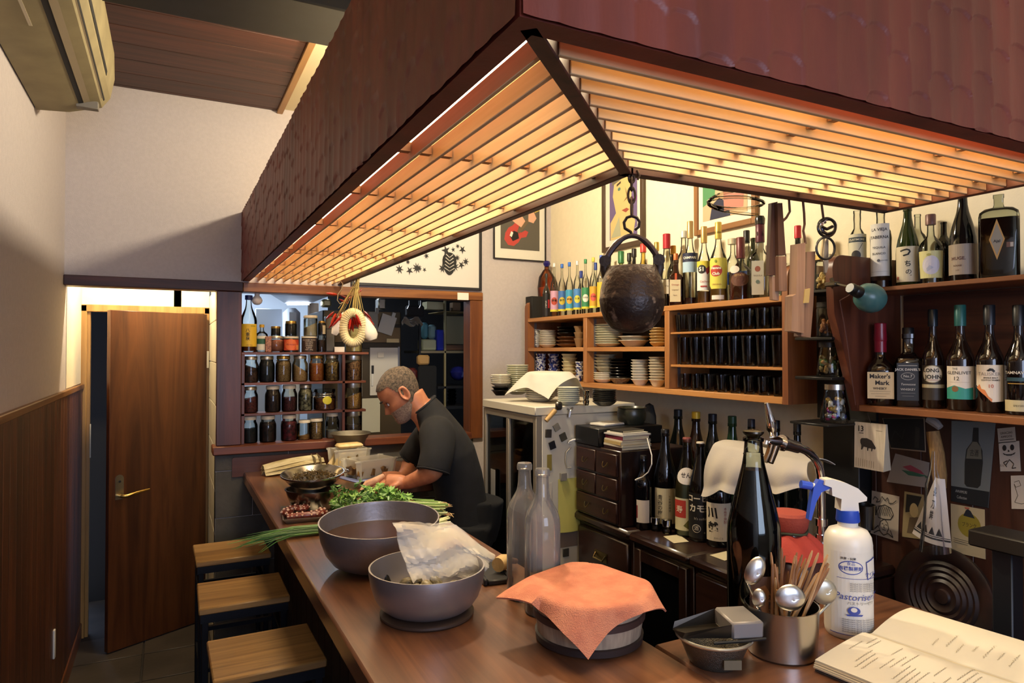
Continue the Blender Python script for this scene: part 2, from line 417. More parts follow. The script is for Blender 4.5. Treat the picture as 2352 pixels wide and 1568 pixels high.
hp('miter_board', MB().box((-.012, .03, 0), (.012, math.hypot(X1-X0, Y1-Y0), BH+.02), .002).xf(place((X0, Y0, HZ), z=-math.atan2(X1-X0, Y1-Y0))), DARKZ)
blk = wood('8d5c33', 'b98550', 'X', 1, .5)
for yy in (1.24, 1.62, 2.07, 2.62, 2.72, 3.12, 3.45, 3.70):
    for k in range(NL):
        xa = X0+.033+pit*k+(.006 if k else .0); xb = X0+.033+pit*(k+1)-.006
        if Y0+(xb-X0)*(Y1-Y0)/(X1-X0) < yy-.05: hp('spacer', MB().box((xa, yy-.008, HZ+.016), (xb, yy+.008, HZ+.034)), blk)
for xx in (.98, 1.34, 1.62):
    for k in range(11):
        ya = Y0+.033+pit2*k+.006; yb = Y0+.033+pit2*(k+1)-.006
        if k: hp('spacer', MB().box((xx-.008, ya, HZ+.016), (xx+.008, yb, HZ+.034)), blk)
tube_m = plain((1.0, .82, .55), .5, emit=5.0)
for a, b in ((1.0, 1.9), (1.93, 2.83), (2.86, 3.72)):
    hp('tube_lamp', MB().tube([(.645, a, 2.235), (.645, b, 2.235)], .016, 10), tube_m)
hp('tube_lamp', MB().tube([(.80, .90, 2.265), (1.62, .90, 2.265)], .016, 10), tube_m)
# ------------------------------------------------------------------ bottles, jars and their labels
PROF = {
 'wine': [(0, .012), (.6, .012), (.88, 0), (1, .02), (1, .60), (.97, .65), (.86, .70), (.62, .755), (.44, .80), (.37, .85), (.345, .945), (.42, .95), (.43, .985), (.38, 1)],
 'spirit': [(0, .01), (.88, 0), (1, .02), (1, .62), (.95, .67), (.75, .72), (.5, .755), (.38, .79), (.34, .84), (.33, .97), (.37, .975), (.37, 1)],
 'tall': [(0, .01), (.88, 0), (1, .02), (1, .56), (.93, .62), (.70, .70), (.48, .77), (.38, .83), (.33, .90), (.33, .97), (.38, .975), (.38, 1)],
 'sake': [(0, .01), (.9, 0), (1, .02), (1, .50), (.97, .56), (.82, .65), (.60, .75), (.43, .84), (.35, .90), (.32, .965), (.38, .97), (.38, 1)],
 'bulb': [(0, .01), (.88, 0), (1, .02), (.96, .5), (.99, .60), (.9, .68), (.62, .74), (.40, .78), (.38, .84), (.42, .90), (.40, .96), (.43, .97), (.43, 1)],
 'square': [(0, .01), (.92, 0), (1, .03), (1, .60), (.9, .66), (.55, .70), (.38, .75), (.36, .93), (.42, .94), (.42, 1)],
 'burgundy': [(0, .01), (.88, 0), (1, .02), (1, .42), (.97, .50), (.84, .60), (.64, .70), (.46, .79), (.36, .87), (.33, .95), (.38, .955), (.38, 1)],
 'onion': [(0, .01), (.9, 0), (1, .02), (1, .50), (.97, .58), (.8, .66), (.5, .72), (.32, .77), (.28, .86), (.28, .97), (.34, .975), (.34, 1)],
}
def bisect_u(vs, fs, step):
    bm = bmesh.new(); V = [bm.verts.new(v) for v in vs]
    for f in fs:
        try: bm.faces.new([V[i] for i in f])
        except ValueError: pass
    xs = [v[0] for v in vs]; k = math.ceil(min(xs)/step)
    while k*step < max(xs):
        g = bm.verts[:]+bm.edges[:]+bm.faces[:]
        bmesh.ops.bisect_plane(bm, geom=g, plane_co=(k*step, 0, 0), plane_no=(1, 0, 0)); k += 1
    bm.verts.index_update()
    o = [v.co.copy() for v in bm.verts], [[v.index for v in f.verts] for f in bm.faces]
    bm.free(); return o

def label_items(items, Rr, H, p=2, sy=1.0, base=.0005, prof=None):
    """[(name, MB, colour)] of a printed label laid round a body of radius Rr"""
    out = []; groups = {}
    def rad(z):
        if not prof: return Rr
        for (r0, z0), (r1, z1) in zip(prof, prof[1:]):
            if z0*H <= z <= z1*H and z1 > z0: return Rr*(r0+(r1-r0)*(z/H-z0)/(z1-z0))
        return Rr
    for k, it in enumerate(items):
        e = base+k*.00028
        def mp(u, z):
            if p > 2.01: return (u*Rr, -(Rr*sy+e), z)
            q = rad(z)+e; return (q*math.sin(u), -q*sy*math.cos(u), z)
        kind = it[0]; mb = MB()
        if kind == 'r':
            _, u0, u1, z0, z1, col = it; n = max(1, int((u1-u0)/.16))
            mb.grid(lambda a, b: mp(u0+(u1-u0)*a, (z0+(z1-z0)*b)*H), n, 4 if prof else 1)
        elif kind == 'p':
            _, pts, col = it
            vs, fs = bisect_u([(u, z*H, 0) for u, z in pts], [tuple(range(len(pts)))], .2); mb.add([mp(v[0], v[1]) for v in vs], fs)
        elif kind == 'e':
            _, u, z, ru, rz, col = it; vs = [mp(u, z*H)]; fs = []
            for j in (1, 2, 3):
                for i in range(24): a = 2*PI*i/24; vs.append(mp(u+ru*j/3*math.cos(a), z*H+rz*Rr*j/3*math.sin(a)))
            for i in range(24):
                i2 = (i+1) % 24; fs.append((0, 1+i, 1+i2))
                for j in (0, 1): fs.append((1+j*24+i, 25+j*24+i, 25+j*24+i2, 1+j*24+i2))
            mb.add(vs, fs)
        else:
            _, s, u, z, size, col = it[:6]; kw = it[6] if len(it) > 6 else {}
            rows = list(s) if kind == 'v' else [s]
            sh = kw.get('shear', 0); bo = kw.get('bold', 0); gap = kw.get('gap', 1.0)
            for r, ch in enumerate(rows):
                if not ch.strip(): continue
                vs, fs = text_geo(ch, size, sh, bo)
                off = -(r-(len(rows)-1)/2)*size*gap
                vs = [(v.x+u, v.y*Rr+z*H+off*Rr, 0) for v in vs]
                if p <= 2.01 and vs and max(v[0] for v in vs)-min(v[0] for v in vs) > .3: vs, fs = bisect_u(vs, fs, .18)
                mb.add([mp(v[0], v[1]) for v in vs], fs)
        if k == 0: out.append(('label', mb, col)); continue
        nm = 'lettering' if kind in 'tv' else 'print'
        g = groups.get((nm, col))
        if g is None: g = groups[(nm, col)] = MB(); out.append((nm, g, col))
        g.add(mb.v, mb.f)
    return out

def put_labels(root, items, Rr, H, p=2, sy=1.0, prof=None, loc=(0, 0, 0), rough=.55, base=.0005, metal=0):
    first = None
    for nm, mb, col in label_items(items, Rr, H, p, sy, base, prof):
        o = obj(nm, mb, plain(col, rough, metal if nm == 'label' else 0), first or root, loc if first is None else (0, 0, 0), smooth=0)
        first = first or o
    return first

def bottle(label, prof, H, Rr, gm, loc, liq=None, cap=None, items=None, p=2.0, sy=1.0, rz=None, turn=0.0, group=None, n=24, name='bottle', cat='bottle', extra=None):
    loc = Vector(loc); rz = face_cam(loc.x, loc.y)+turn if rz is None else rz
    t = thing(name, label, cat, loc, rz, group)
    pr = PROF[prof] if isinstance(prof, str) else prof
    obj('glass', MB().lathe([(r*Rr, z*H) for r, z in pr]+([(0, H)] if cap is None or cap[0] > 0 else []), n, p, sy), gm, t)
    if liq:
        lv, lm = liq; q = [(r*Rr*.93, max(z*H, .006)) for r, z in pr if z < lv]
        lr = [(r0+(r1-r0)*(lv-z0)/(z1-z0))*Rr*.93 for (r0, z0), (r1, z1) in zip(pr, pr[1:]) if z0 <= lv <= z1 and z1 > z0]
        obj('liquid', MB().lathe(q+[(lr[0], lv*H), (0, lv*H)], n, p, sy), lm, t)
    if cap:
        hh, rr, cm = cap[:3]; ov = cap[3] if len(cap) > 3 else .012
        c0 = H-abs(ov)
        obj('cap', MB().lathe([(0, c0), (rr*Rr, c0), (rr*Rr, H+hh-.002), (rr*Rr*.9, H+hh), (0, H+hh)], 16), cm, t)
    if items: put_labels(t, items, Rr, H, p, sy)
    if extra: extra(t, Rr, H)
    return t

CLEAR = glass('f6f8f4', .55); CLEAR2 = glass('eef2ee', .35)
DARKG = plain('0a0c0a', .06, spec=.6); GREENG = plain('0d2a14', .07, spec=.6); BROWNG = plain('1c0d06', .06, spec=.6); OLIVEG = plain('20240c', .07, spec=.6)
AMBERL = plain('7a3a10', .2); REDL = plain('3a0a06', .2); GOLDL = plain('c08a3a', .2); PALEL = plain('d9cf9a', .3)
STEEL = plain('c8c6c0', .28, 1); STEELR = plain('b9b7b2', .42, 1); CHROME = plain('dedede', .08, 1); BLACKP = plain('101012', .4); BLACKM = plain('16181c', .5, .3); WHITEP = plain('e8e6de', .5)
ALU = plain('a7a5a3', .38, 1, bump=.05, bscale=120)
CERAM = plain('e3ddcb', .25); CERAMD = plain('2a211b', .3); TIN = plain('c9b27c', .3, 1)

# ------------------------------------------------------------------ the counter and the stools
CT = .97
ctr = thing('counter', 'L-shaped brown wooden bar counter with three stools along it', 'counter', (.345, .6, 0))
def cp(name, mb, m, smooth=.7): return obj(name, mb.xf(Matrix.Translation((-.345, -.6, 0))), m, ctr, smooth=smooth)
cw = dict(rough=.34, tone=.05, coat=.35)
CWY = wood('42271a', '7d5236', 'Y', .9, **cw); CWX = wood('42271a', '7d5236', 'X', .9, **cw)
cp('plank', box((.345, .42, CT-.055), (.930, YB-.011, CT), .006), CWY)
cp('plank', box((.932, .42, CT-.055), (1.665, .797, CT), .005), CWX)
cp('plank', box((.932, .799, CT-.055), (1.645, 1.165, CT), .005), CWX)
cp('back_board', MB().prism([(-.055, 0)]+[(-.055+.012-.012*math.cos(a), .10-.012+.012*math.sin(a)) for a in (0, .5, 1.0, 1.57)]+[(.62, .10), (.62, 0)], .010, (.345, YB-.0085, CT-.02), (1, 0, 0), (0, 0, 1)), wood('3a1d10', '63361f', 'X', 1, .4))
base_m = wood('160e0a', '33211a', 'Z', 1, .5, .2)
for k in range(28):
    y0 = .44+k*.119
    cp('front_board', box((.50, y0, .02), (.518, y0+.117, CT-.056), .002), base_m)
cp('foot_panel', MB().box((.52, .44, 0), (.88, YB-.012, .06)).box((.90, 1.1, .02), (.915, YB-.012, CT-.056)).box((.92, 1.12, .02), (1.64, 1.135, CT-.056)), base_m)
seat_m = wood('6a4a26', 'a9824c', 'X', 1.3, .45, .08)
leg_m = plain('15171f', .45, .5)
def make_stool():
    s = thing('stool', 'square wooden-topped stool on black metal legs, nearest the door', 'stool', (0, 0, 0), 0, 'square bar stools along the counter')
    obj('seat', box((-.153, -.149, .676), (.153, .149, .70), .004), seat_m, s)
    for sx in (-1, 1):
        for sy in (-1, 1): obj('leg', box((sx*.132-.011, sy*.128-.011, 0), (sx*.132+.011, sy*.128+.011, .646), .002), leg_m, s)
    obj('apron', MB().box((-.147, -.143, .646), (.147, -.121, .676)).box((-.147, .121, .646), (.147, .143, .676)).box((-.147, -.121, .646), (-.125, .121, .676)).box((.125, -.121, .646), (.147, .121, .676)), leg_m, s)
    for z in (.22, .52):
        for sg in (-1, 1):
            obj('rail', box((-.122, sg*.128-.008, z), (.122, sg*.128+.008, z+.016)), leg_m, s)
            obj('rail', box((sg*.132-.008, -.118, z+.03), (sg*.132+.008, .118, z+.046)), leg_m, s)
    return s
st0 = make_stool(); st0.location = (.256, 3.333, 0); st0.rotation_euler = (0, 0, .015)
dup(st0, (.250, 2.748, 0), -.01, 'square wooden-topped stool on black metal legs, middle one of three')
dup(st0, (.262, 2.163, 0), .012, 'square wooden-topped stool on black metal legs, closest to the viewer')

# ------------------------------------------------------------------ the pass-through window and its jar shelves
FRX = wood('4a2416', '7a4327', 'X', 1, .4); FRZ = wood('3a1c12', '653422', 'Z', 1, .4)
win = struct('window_1', MB().box((XA+.001, YB-.025, 1.115), (.332, YB+.085, 1.908), .003), FRZ)
obj('head', box((.338, YB-.027, 1.908), (1.705, YB+.085, 1.957), .003), wood('5e3018', '96602f', 'X', 1, .4), win)
obj('jamb', box((1.622, YB-.025, 1.07), (1.705, YB+.085, 1.907), .003), wood('552a17', '8a5229', 'Z', 1, .4), win)
obj('sill', box((.196, YB-.055, 1.070), (1.62, YB+.085, 1.114), .005), FRX, win)
SHX1 = 1.005
for z in (1.581, 1.4205, 1.260): obj('shelf_board', box((.334, YB-.004, z), (SHX1 if z > 1.5 else .99, YB+.115, z+.013), .0015), FRX, win)
obj('divider', box((.857, YB-.004, 1.1145), (.873, YB+.115, 1.581), .0015), FRZ, win)
obj('side_board', box((.334, YB-.004, 1.1145), (.350, YB+.115, 1.581), .0015), FRZ, win)
solo('lamp_bulb', 'round frosted white bulb under the window head beside the blue-capped bottle', 'bulb', MB().lathe([(0, 0), (.014, .003), (.024, .012), (.028, .026), (.022, .04), (.013, .05), (.013, .062), (0, .062)], 16), plain('f4ece4', .4), (.415, YB+.055, 1.906-.060))
solo('paper_tag', 'small blank white card taped to the window head under the framed print', 'card', box((0, 0, 0), (.072, .002, .043)), plain('efe9da', .7), (at(1051, 690, Y=YB-.03).x, YB-.0295, 1.9075))

JY = YB+.052
def jx(px, y=JY): return at(px, 800, Y=y).x
MASON = [(0, .006), (.8, 0), (.97, .03), (1, .10), (1, .60), (.97, .68), (.86, .76), (.80, .80), (.80, .86)]
STRAIGHT = [(0, .006), (.9, 0), (1, .03), (1, .80), (.96, .84), (.92, .86)]
JLID = plain('bfb7a4', .35, .9); JLIDG = plain('b08f4c', .3, .9); JLIDW = plain('d9cdb4', .5); JLIDB = plain('2a2420', .4)
def contents(h1, h2, scale=160): return plain(h1, .8, h2=h2, scale=scale, bump=.6, bscale=scale)
def jar(label, px, zb, wpx, hpx, cm, lid, fill=.6, tilt=0.0, prof=MASON, group='spice jars on the window shelves', name='jar', y=JY, lidh=.14, lidr=.84, lm=None, lbl=None, n=18):
    x = jx(px, y); mm = (x*_sy+y*_cy)/F_PX; Rr = wpx*mm/2; H = hpx*mm
    t = thing(name, label, 'jar', (x, y, zb), face_cam(x, y), group)
    obj('glass', MB().lathe([(r*Rr, z*H) for r, z in prof], n), CLEAR2, t)
    if cm:
        q = [(r*Rr*.94, max(z*H, .004)) for r, z in prof if z <= fill]
        k = len(q)*n
        m = MB().lathe(q+[(Rr*.94*min(1, (prof[-1][0] if fill > .8 else 1)), fill*H), (0, fill*H+.004)], n)
        zt = fill*H-.004
        m.v = [(a, b, c+(tilt*a/Rr*H*.16+.004*math.sin(37*a/Rr+11*b/Rr) if c >= zt else 0)) for a, b, c in m.v]
        obj('contents', m, cm, t)
    obj('lid', MB().lathe([(0, (1-lidh)*H), (Rr*lidr, (1-lidh)*H), (Rr*lidr*1.01, (1-lidh)*H+.002), (Rr*lidr*1.01, H-.003), (Rr*lidr*.95, H), (0, H)], n), lid, t)
    if lbl: put_labels(t, lbl, Rr, H)
    return t
zA, zB, zC, zT = 1.4336, 1.2731, 1.1142, 1.5941
for px, lab, c, lid, fl, ti in (
    (576, 'jar of dark brown bark pieces at the start of the upper jar row', contents('241208', '5e3a22', 60), JLID, .58, -.6),
    (613, 'jar packed full of black contents in the upper jar row', contents('060808', '12161a', 60), JLID, .85, 0),
    (651, 'jar full of tan seeds with a gold lid in the upper row', contents('6a4a20', 'b08a50', 220), JLIDG, .8, 0),
    (689, 'half-filled jar of pale tan powder sloping to one side', contents('b98a4e', 'd0a468', 120), JLID, .5, -1.2),
    (727, 'jar of bright orange chilli powder', contents('b0521a', 'cc7a30', 90), JLIDG, .66, 0),
    (762, 'jar of mottled brown and olive spice near the divider', contents('4a3414', 'a8803e', 90), JLID, .68, .3)):
    jar(lab, px, zA, 35, 60, c, lid, fl, ti)
for px, lab, c, lid, fl, ti in (
    (575, 'jar of reddish brown flakes in the middle jar row', contents('3c1410', '7a3024', 120), JLID, .55, .3),
    (627, 'jar full of dark brown leaves with a cream lid in the middle row', contents('160c08', '3a2010', 80), JLIDW, .86, 0),
    (665, 'jar half full of wine-red pepper berries with cream lid', contents('2c0e0e', '6a2a28', 170), JLIDW, .52, 0),
    (702, 'jar crammed with pale green and brown dried leaves', contents('2a2410', 'bdb084', 55), JLID, .82, 0)):
    jar(lab, px, zB, 35 if px < 690 else 32, 60, c, lid, fl, ti)
for px, lab, c, lid, fl, w, h in (
    (574, 'jar half full of black liquid on the window sill', contents('04080a', '0c1416', 30), JLIDW, .52, 36, 61),
    (616, 'jar of very dark brown contents with cream lid on the window sill', contents('140c08', '361e12', 60), JLIDW, .72, 37, 60),
    (665, 'jar of whole dark red chillies on the window sill', contents('2a0810', '82202c', 45), JLIDW, .72, 37, 59)):
    jar(lab, px, zC, w, h, c, lid, fl)
jar('small straight jar nearly empty but for some orange powder', 699, zC, 29, 45, contents('a06a2c', 'c08840', 120), JLIDW, .2, .4, STRAIGHT, lidr=.95)
jar('small straight jar full of speckled brown seeds with cream lid', 727, zC, 30, 47, contents('4a2e14', 'c49a5c', 240), JLIDW, .78, 0, STRAIGHT, lidr=.95)
jar('white-lidded jar with pale glass partly behind the steel bowl', 764, zC, 31, 58, contents('b9b3a4', 'd6d0c0', 30), JLIDW, .3, 0, MASON)
def clip_jar():
    t = jar('squat clip-top jar of brown shavings with round yellow sticker', 746, zB, 50, 48, contents('3c1a0c', '9a5a30', 60), CLEAR2, .55, 0, [(0, .006), (.9, 0), (1, .05), (1, .62), (.9, .70), (.9, .86)], lidr=.95,
            lbl=[('e', .25, .48, .42, .36, 'd8cc3a')])
    Rr = 25*2.33e-3; H = 48*2.33e-3
    for z in (.70, .80): obj('wire_clip', MB().loop([(Rr*.97*math.cos(a), Rr*.97*math.sin(a), z*H) for a in [2*PI*i/20 for i in range(20)]], .0018, 5), CHROME, t)
    obj('wire_clip', MB().tube([(-Rr*1.0, -.01, .62*H), (-Rr*1.12, -.01, .70*H), (-Rr*1.1, -.01, .88*H), (-Rr*.95, -.01, .9*H)], .002, 5), CHROME, t)
clip_jar()
for zb, lab, c, fl, ti, h in ((zA, 'big straight jar full of dark seeds with polished steel lid, upper', contents('3a1c0e', '9a6a3c', 130), .72, .5, 58), (zB, 'big straight jar half full of ochre grain with steel lid, middle', contents('8a5c26', 'bf9050', 150), .5, .9, 60), (zC, 'big steel-lidded jar on the sill with the steel bowl before it', contents('3a2a1c', '6b5640', 60), .45, 0, 60)):
    jar(lab, 811, zb, 41, h, c, STEEL, fl, ti, STRAIGHT, lidh=.2, lidr=.97)

# ---- what stands on the top board of the window
def mm_at(x, y): return (x*_sy+y*_cy)/F_PX
def onboard(px, wpx, hpx, y=JY):
    x = jx(px, y); m = mm_at(x, y); return x, wpx*m/2, hpx*m
x, r, H = onboard(569, 36, 129)
bottle('clear awamori bottle with yellow label and blue cap at the window corner', 'tall', H, r, CLEAR, (x+.004, JY, zT), (.13, AMBERL), (.004, .46, plain('22306e', .4), .02),
       [('r', -1.25, 1.25, .10, .50, 'd8b02e'), ('v', '八重泉', -.1, .31, .52, '14120c', {'bold': .015}), ('t', '琉球泡盛', .55, .46, .16, '5d7a2a'), ('t', '30度 720ml', .1, .125, .18, '7a4a18')])
x, r, H = onboard(602, 26, 62)
bottle('small flat bottle with yellow cap beside the awamori bottle', 'spirit', H, r, CLEAR, (x, JY+.012, zT), None, (.004, .42, plain('c99a24', .4), .012),
       [('r', -.9, .9, .08, .6, 'd9d3bc'), ('r', -.9, .9, .3, .5, '2d5a40')])
x, r, H = onboard(613, 13, 36)
solo('spice_box', 'tiny spice jar with a navy blue stripe down its label', 'jar', box((-r, -r, 0), (r, r, H), .003), plain('6a3a2c', .5, h2='b07a58', scale=120), (x+.004, JY-.02, zT))
jar('round jar of salmon pink paste carrying a small black jar', 634, zT, 36, 37, contents('a4583c', 'b86e50', 40), JLID, .72, 0, [(0, .006), (.8, 0), (1, .15), (1, .6), (.86, .8), (.84, .86)], lidr=.88, lidh=.16)
x, r, H = onboard(634, 36, 37)
jar('small black jar standing on the salmon pink jar', 633, zT+H+.0005, 21, 22, contents('060606', '101014', 30), JLIDG, .8, 0, STRAIGHT, lidr=1.0, lidh=.22)
x, r, H = onboard(668, 34, 36)
t = thing('preserve_jar', 'black jar with a broad orange label carrying a smaller black jar', 'jar', (x, JY, zT), face_cam(x, JY))
obj('body', MB().lathe([(0, 0), (r, 0), (r, H*.86), (r*.98, H*.88), (0, H*.88)], 24), plain('120c0a', .3), t)
obj('lid', MB().lathe([(0, H*.88), (r*1.0, H*.88), (r*1.0, H), (0, H)], 24), JLIDW, t)
put_labels(t, [('r', -1.4, 1.4, .12, .80, 'c2462a'), ('e', 0, .48, .8, .75, 'd86a38'), ('t', 'Marmalade', 0, .48, .30, '7a1a30', {'shear': .3}), ('r', .75, 1.35, .15, .45, 'd98a48')], r, H)
jar('square-shouldered black jar with gold lid standing on the orange labelled jar', 668, zT+H+.0005, 26, 35, contents('060606', '0e0e10', 30), JLIDG, .78, 0, STRAIGHT, lidr=.92, lidh=.2)
x, r, H = onboard(710, 34, 36)
t = thing('spice_tin', 'dark brown tin printed with rows of white lettering', 'tin', (x, JY, zT), face_cam(x, JY))
obj('body', MB().lathe([(0, 0), (r, 0), (r, H*.9), (0, H*.9)], 24), plain('2a201c', .5), t)
obj('lid', MB().lathe([(0, H*.9), (r*1.02, H*.9), (r*1.02, H), (0, H)], 24), JLIDW, t)
put_labels(t, [('r', -1.3, 1.3, .06, .86, '35251f')]+[('t', s, 0, .76-.12*i, .24, 'cdbfae') for i, s in enumerate(('CRUSHED PEPPER', 'NATURAL', 'SEA SALT', 'SMOKED', 'BLEND', 'NET 150g'))], r, H)
jar('tall jar of cream powder standing on the brown lettered tin', 713, zT+H+.0005, 31, 48, contents('cdbb94', 'ddd0b0', 20), JLIDW, .5, .9, STRAIGHT, lidr=1.0, lidh=.13)
jar('small jar of dark coffee beans beside the brown lettered tin', 738, zT, 20, 38, contents('1c0c08', '4a2a1e', 150), CLEAR2, .7, 0, STRAIGHT)
x, r, H = onboard(738, 20, 38)
jar('small dark jar with white side label standing on the coffee bean jar', 739, zT+H+.0005, 18, 33, contents('0c0a08', '1c1612', 30), JLIDG, .8, 0, STRAIGHT, lbl=[('r', .2, 1.1, .1, .7, 'c9bfa6')])
x, r, H = onboard(758, 21, 82)
t = thing('grater', 'tall steel box grater with a bright edge on the window board', 'grater', (x, JY+.02, zT), face_cam(x, JY)+.25)
obj('body', box((-r, -r, 0), (r, r, H), .004), plain('6a645a', .35, .9), t)
obj('rim', MB().box((-r-.001, -r-.001, H*.64), (r+.001, r+.001, H*.66)).box((-r-.001, -r-.001, .0), (r+.001, r+.001, .008)), BLACKM, t)
x, r, H = onboard(778, 22, 12)
solo('match_box', 'little white and red paper box at the window board edge', 'box', box((-r, -.02, 0), (r, .02, H), .001), plain('d8cfc4', .6), (x, JY-.02, zT), (0, 0, face_cam(x, JY)))
jar('tall jar of pale grain behind the hanging dried gourd ring', 812, zT, 40, 74, contents('b39a5e', 'd0ba80', 40), JLIDW, .7, 0, STRAIGHT)

# ------------------------------------------------------------------ the back kitchen seen through the window
kit = struct('wall_kitchen', MB().box((.0, 5.45, 0), (1.12, 5.5, 2.6)).box((.02, YB+.7, 0), (.06, 5.45, 2.6)), plain('cfd8e4', .5))
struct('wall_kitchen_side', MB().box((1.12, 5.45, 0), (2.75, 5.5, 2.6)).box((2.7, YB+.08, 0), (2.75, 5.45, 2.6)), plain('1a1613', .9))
struct('ceiling_kitchen', box((.0, YB+.08, 2.42), (2.75, 5.5, 2.5)), plain('7a7468', .9))
def pxbox(x0, y0, x1, y1, Y, depth, bev=.003):
    a, b = at(x0, y0, Y=Y), at(x1, y1, Y=Y)
    return (a.x, Y, b.z), (b.x, Y+depth, a.z)
def pxsolo(name, label, cat, x0, y0, x1, y1, Y, depth, m, bev=.003, group=None, ry=0):
    lo, hi = pxbox(x0, y0, x1, y1, Y, depth); c = Vector(((lo[0]+hi[0])/2, Y, lo[2]))
    return solo(name, label, cat, box(Vector(lo)-c, Vector(hi)-c, bev), m, c, (0, ry, 0), group)
KY = 4.55
# range hood with a lit tube
a, b, c_, d_ = at(608, 668, Y=KY), at(775, 672, Y=KY), at(712, 697, Y=KY+.35), at(655, 697, Y=KY+.35)
rh = thing('range_hood', 'white range hood with a glowing fluorescent tube behind the window jars', 'hood', (a.x, KY, a.z))
o_ = Vector((a.x, KY, a.z))
obj('hood_panel', MB().grid(lambda u, v: (a.lerp(b, u)).lerp(d_.lerp(c_, u), v)-o_+Vector((0, 0, .02)), 1, 1, .02), plain('dfe6ef', .5), rh)
obj('tube', MB().tube([d_-o_+Vector((.01, -.02, -.0)), c_-o_+Vector((-.01, -.02, -.0))], .012, 8), plain('e8f0ff', .5, emit=9), rh)
obj('duct', MB().box(Vector((.02, .05, .03)), Vector((.42, .45, .30))), plain('b8c0c8', .4, .6), rh)
pxsolo('notice_board', 'pale grey upright panel behind the awamori bottle and black jars', 'board', 587, 708, 646, 1090, KY+.25, .03, plain('bcc3cc', .4))
pxsolo('milk_jug', 'large white plastic jug standing behind the jars', 'jug', 654, 706, 690, 1060, KY+.1, .12, plain('dfe5f0', .5), .03)
pxsolo('wooden_post', 'worn wooden upright between the kitchen shelves', 'post', 709, 695, 731, 1050, 4.98, .04, wood('4a3a30', '8a7664', 'Z', 1, .6))
# steel refrigerator with papers and a whiteboard
fy_ = 4.42
lo, hi = pxbox(742, 712, 921, 1400, fy_, .5)
fr2 = thing('steel_refrigerator', 'dark steel refrigerator in the back kitchen behind the man', 'refrigerator', (lo[0], fy_, 0))
def fp(name, x0, y0, x1, y1, Y, depth, m, bev=.002):
    l, h = pxbox(x0, y0, x1, y1, Y, depth); return obj(name, box(Vector(l)-Vector((lo[0], fy_, 0)), Vector(h)-Vector((lo[0], fy_, 0)), bev), m, fr2)
brs = plain('6b5c44', .35, .7)
obj('cabinet', box((0, .012, .0), (hi[0]-lo[0], .5, hi[2]), .004), plain('3a3226', .4, .5), fr2)
fp('door', 745, 712, 920, 745, fy_, .012, brs); fp('door', 745, 749, 920, 787, fy_, .012, brs); fp('door', 745, 800, 920, 917, fy_, .012, plain('4a402f', .4, .5))
fp('door', 745, 921, 920, 1390, fy_, .012, brs)
fp('trim_strip', 888, 777, 917, 787, fy_-.003, .004, plain('c0b48e', .3, .8))
wbd = thing('whiteboard', 'small whiteboard with a magnet and marker hung on the steel refrigerator', 'whiteboard', (at(850, 905, Y=fy_-.012).x, fy_-.012, at(850, 905, Y=fy_-.012).z))
def wp(name, x0, y0, x1, y1, dy, depth, m):
    l, h = pxbox(x0, y0, x1, y1, fy_-.012, depth); off = Vector((0, dy, 0)); return obj(name, box(Vector(l)-wbd.location+off, Vector(h)-wbd.location+off, .001), m, wbd)
wp('board', 850, 798, 914, 906, 0, .010, plain('ded9cc', .3)); wp('frame', 914, 796, 918, 908, -.002, .012, plain('8f96a4', .3, .8))
wp('magnet', 867, 809, 881, 821, -.008, .008, plain('efe6d2', .4)); wp('marker', 853, 839, 858, 858, -.008, .008, BLACKP); wp('marker', 853, 858, 857, 886, -.008, .008, WHITEP)
for i, (x0, y0, x1, y1, rr_, lab) in enumerate(((866, 722, 900, 766, .30, 'tilted white sheet in a clear sleeve clipped to the steel refrigerator'), (848, 716, 868, 758, 0, 'clear plastic sleeve hung on the steel refrigerator beside the tilted sheet'))):
    l, h = pxbox(x0, y0, x1, y1, fy_-.02-.006*i, .004); c = Vector(((l[0]+h[0])/2, l[1], l[2]))
    s_ = solo('paper_sheet', lab, 'paper', MB().box(Vector(l)-c, Vector(h)-c).box((.012, -.004, h[2]-l[2]-.01), (.034, .006, h[2]-l[2]+.028)), plain('cfcabb' if i == 0 else '9a9686', .5), c, (0, rr_, 0))
pxsolo('lower_notice', 'large cream sheet fixed to the lower refrigerator door', 'paper', 832, 915, 873, 992, fy_-.006, .003, plain('c9c5ac', .6))
pxsolo('steel_canister', 'bright steel canister on top of the steel refrigerator', 'canister', 869, 684, 887, 711, fy_+.06, .08, plain('d0c9b8', .25, .9), .01)
pxsolo('foil_tin', 'short brass-coloured tin on the refrigerator beside the grater', 'tin', 741, 686, 762, 705, fy_+.06, .08, plain('c8b98c', .3, .9), .012)
# right: racks, baskets and hanging things
rk = thing('kitchen_rack', 'dark metal shelf rack with two levels beside the window jamb', 'rack', (at(958, 800, Y=4.3).x, 4.3, 0))
def rp(name, x0, y0, x1, y1, Y, depth, m, bev=.002):
    l, h = pxbox(x0, y0, x1, y1, Y, depth); return obj(name, box(Vector(l)-rk.location, Vector(h)-rk.location, bev), m, rk)
rp('shelf', 965, 805, 1082, 811, 4.3, .35, plain('8a8068', .4, .7)); rp('shelf', 1018, 714, 1082, 718, 4.3, .3, plain('8f7a4a', .5)); rp('shelf', 1005, 887, 1082, 891, 4.3, .35, BLACKM); rp('shelf', 1000, 934, 1082, 938, 4.3, .35, BLACKM)
for px in (963, 1021, 1082): rp('post', px, 690, px+3, 1500, 4.3, .02, plain('a59a72', .4, .6) if px == 1021 else BLACKM)
pxsolo('steel_tray', 'upright pale steel tray leaning at the window jamb', 'tray', 1024, 724, 1074, 791, 4.315, .02, plain('9d9676', .35, .7), .006)
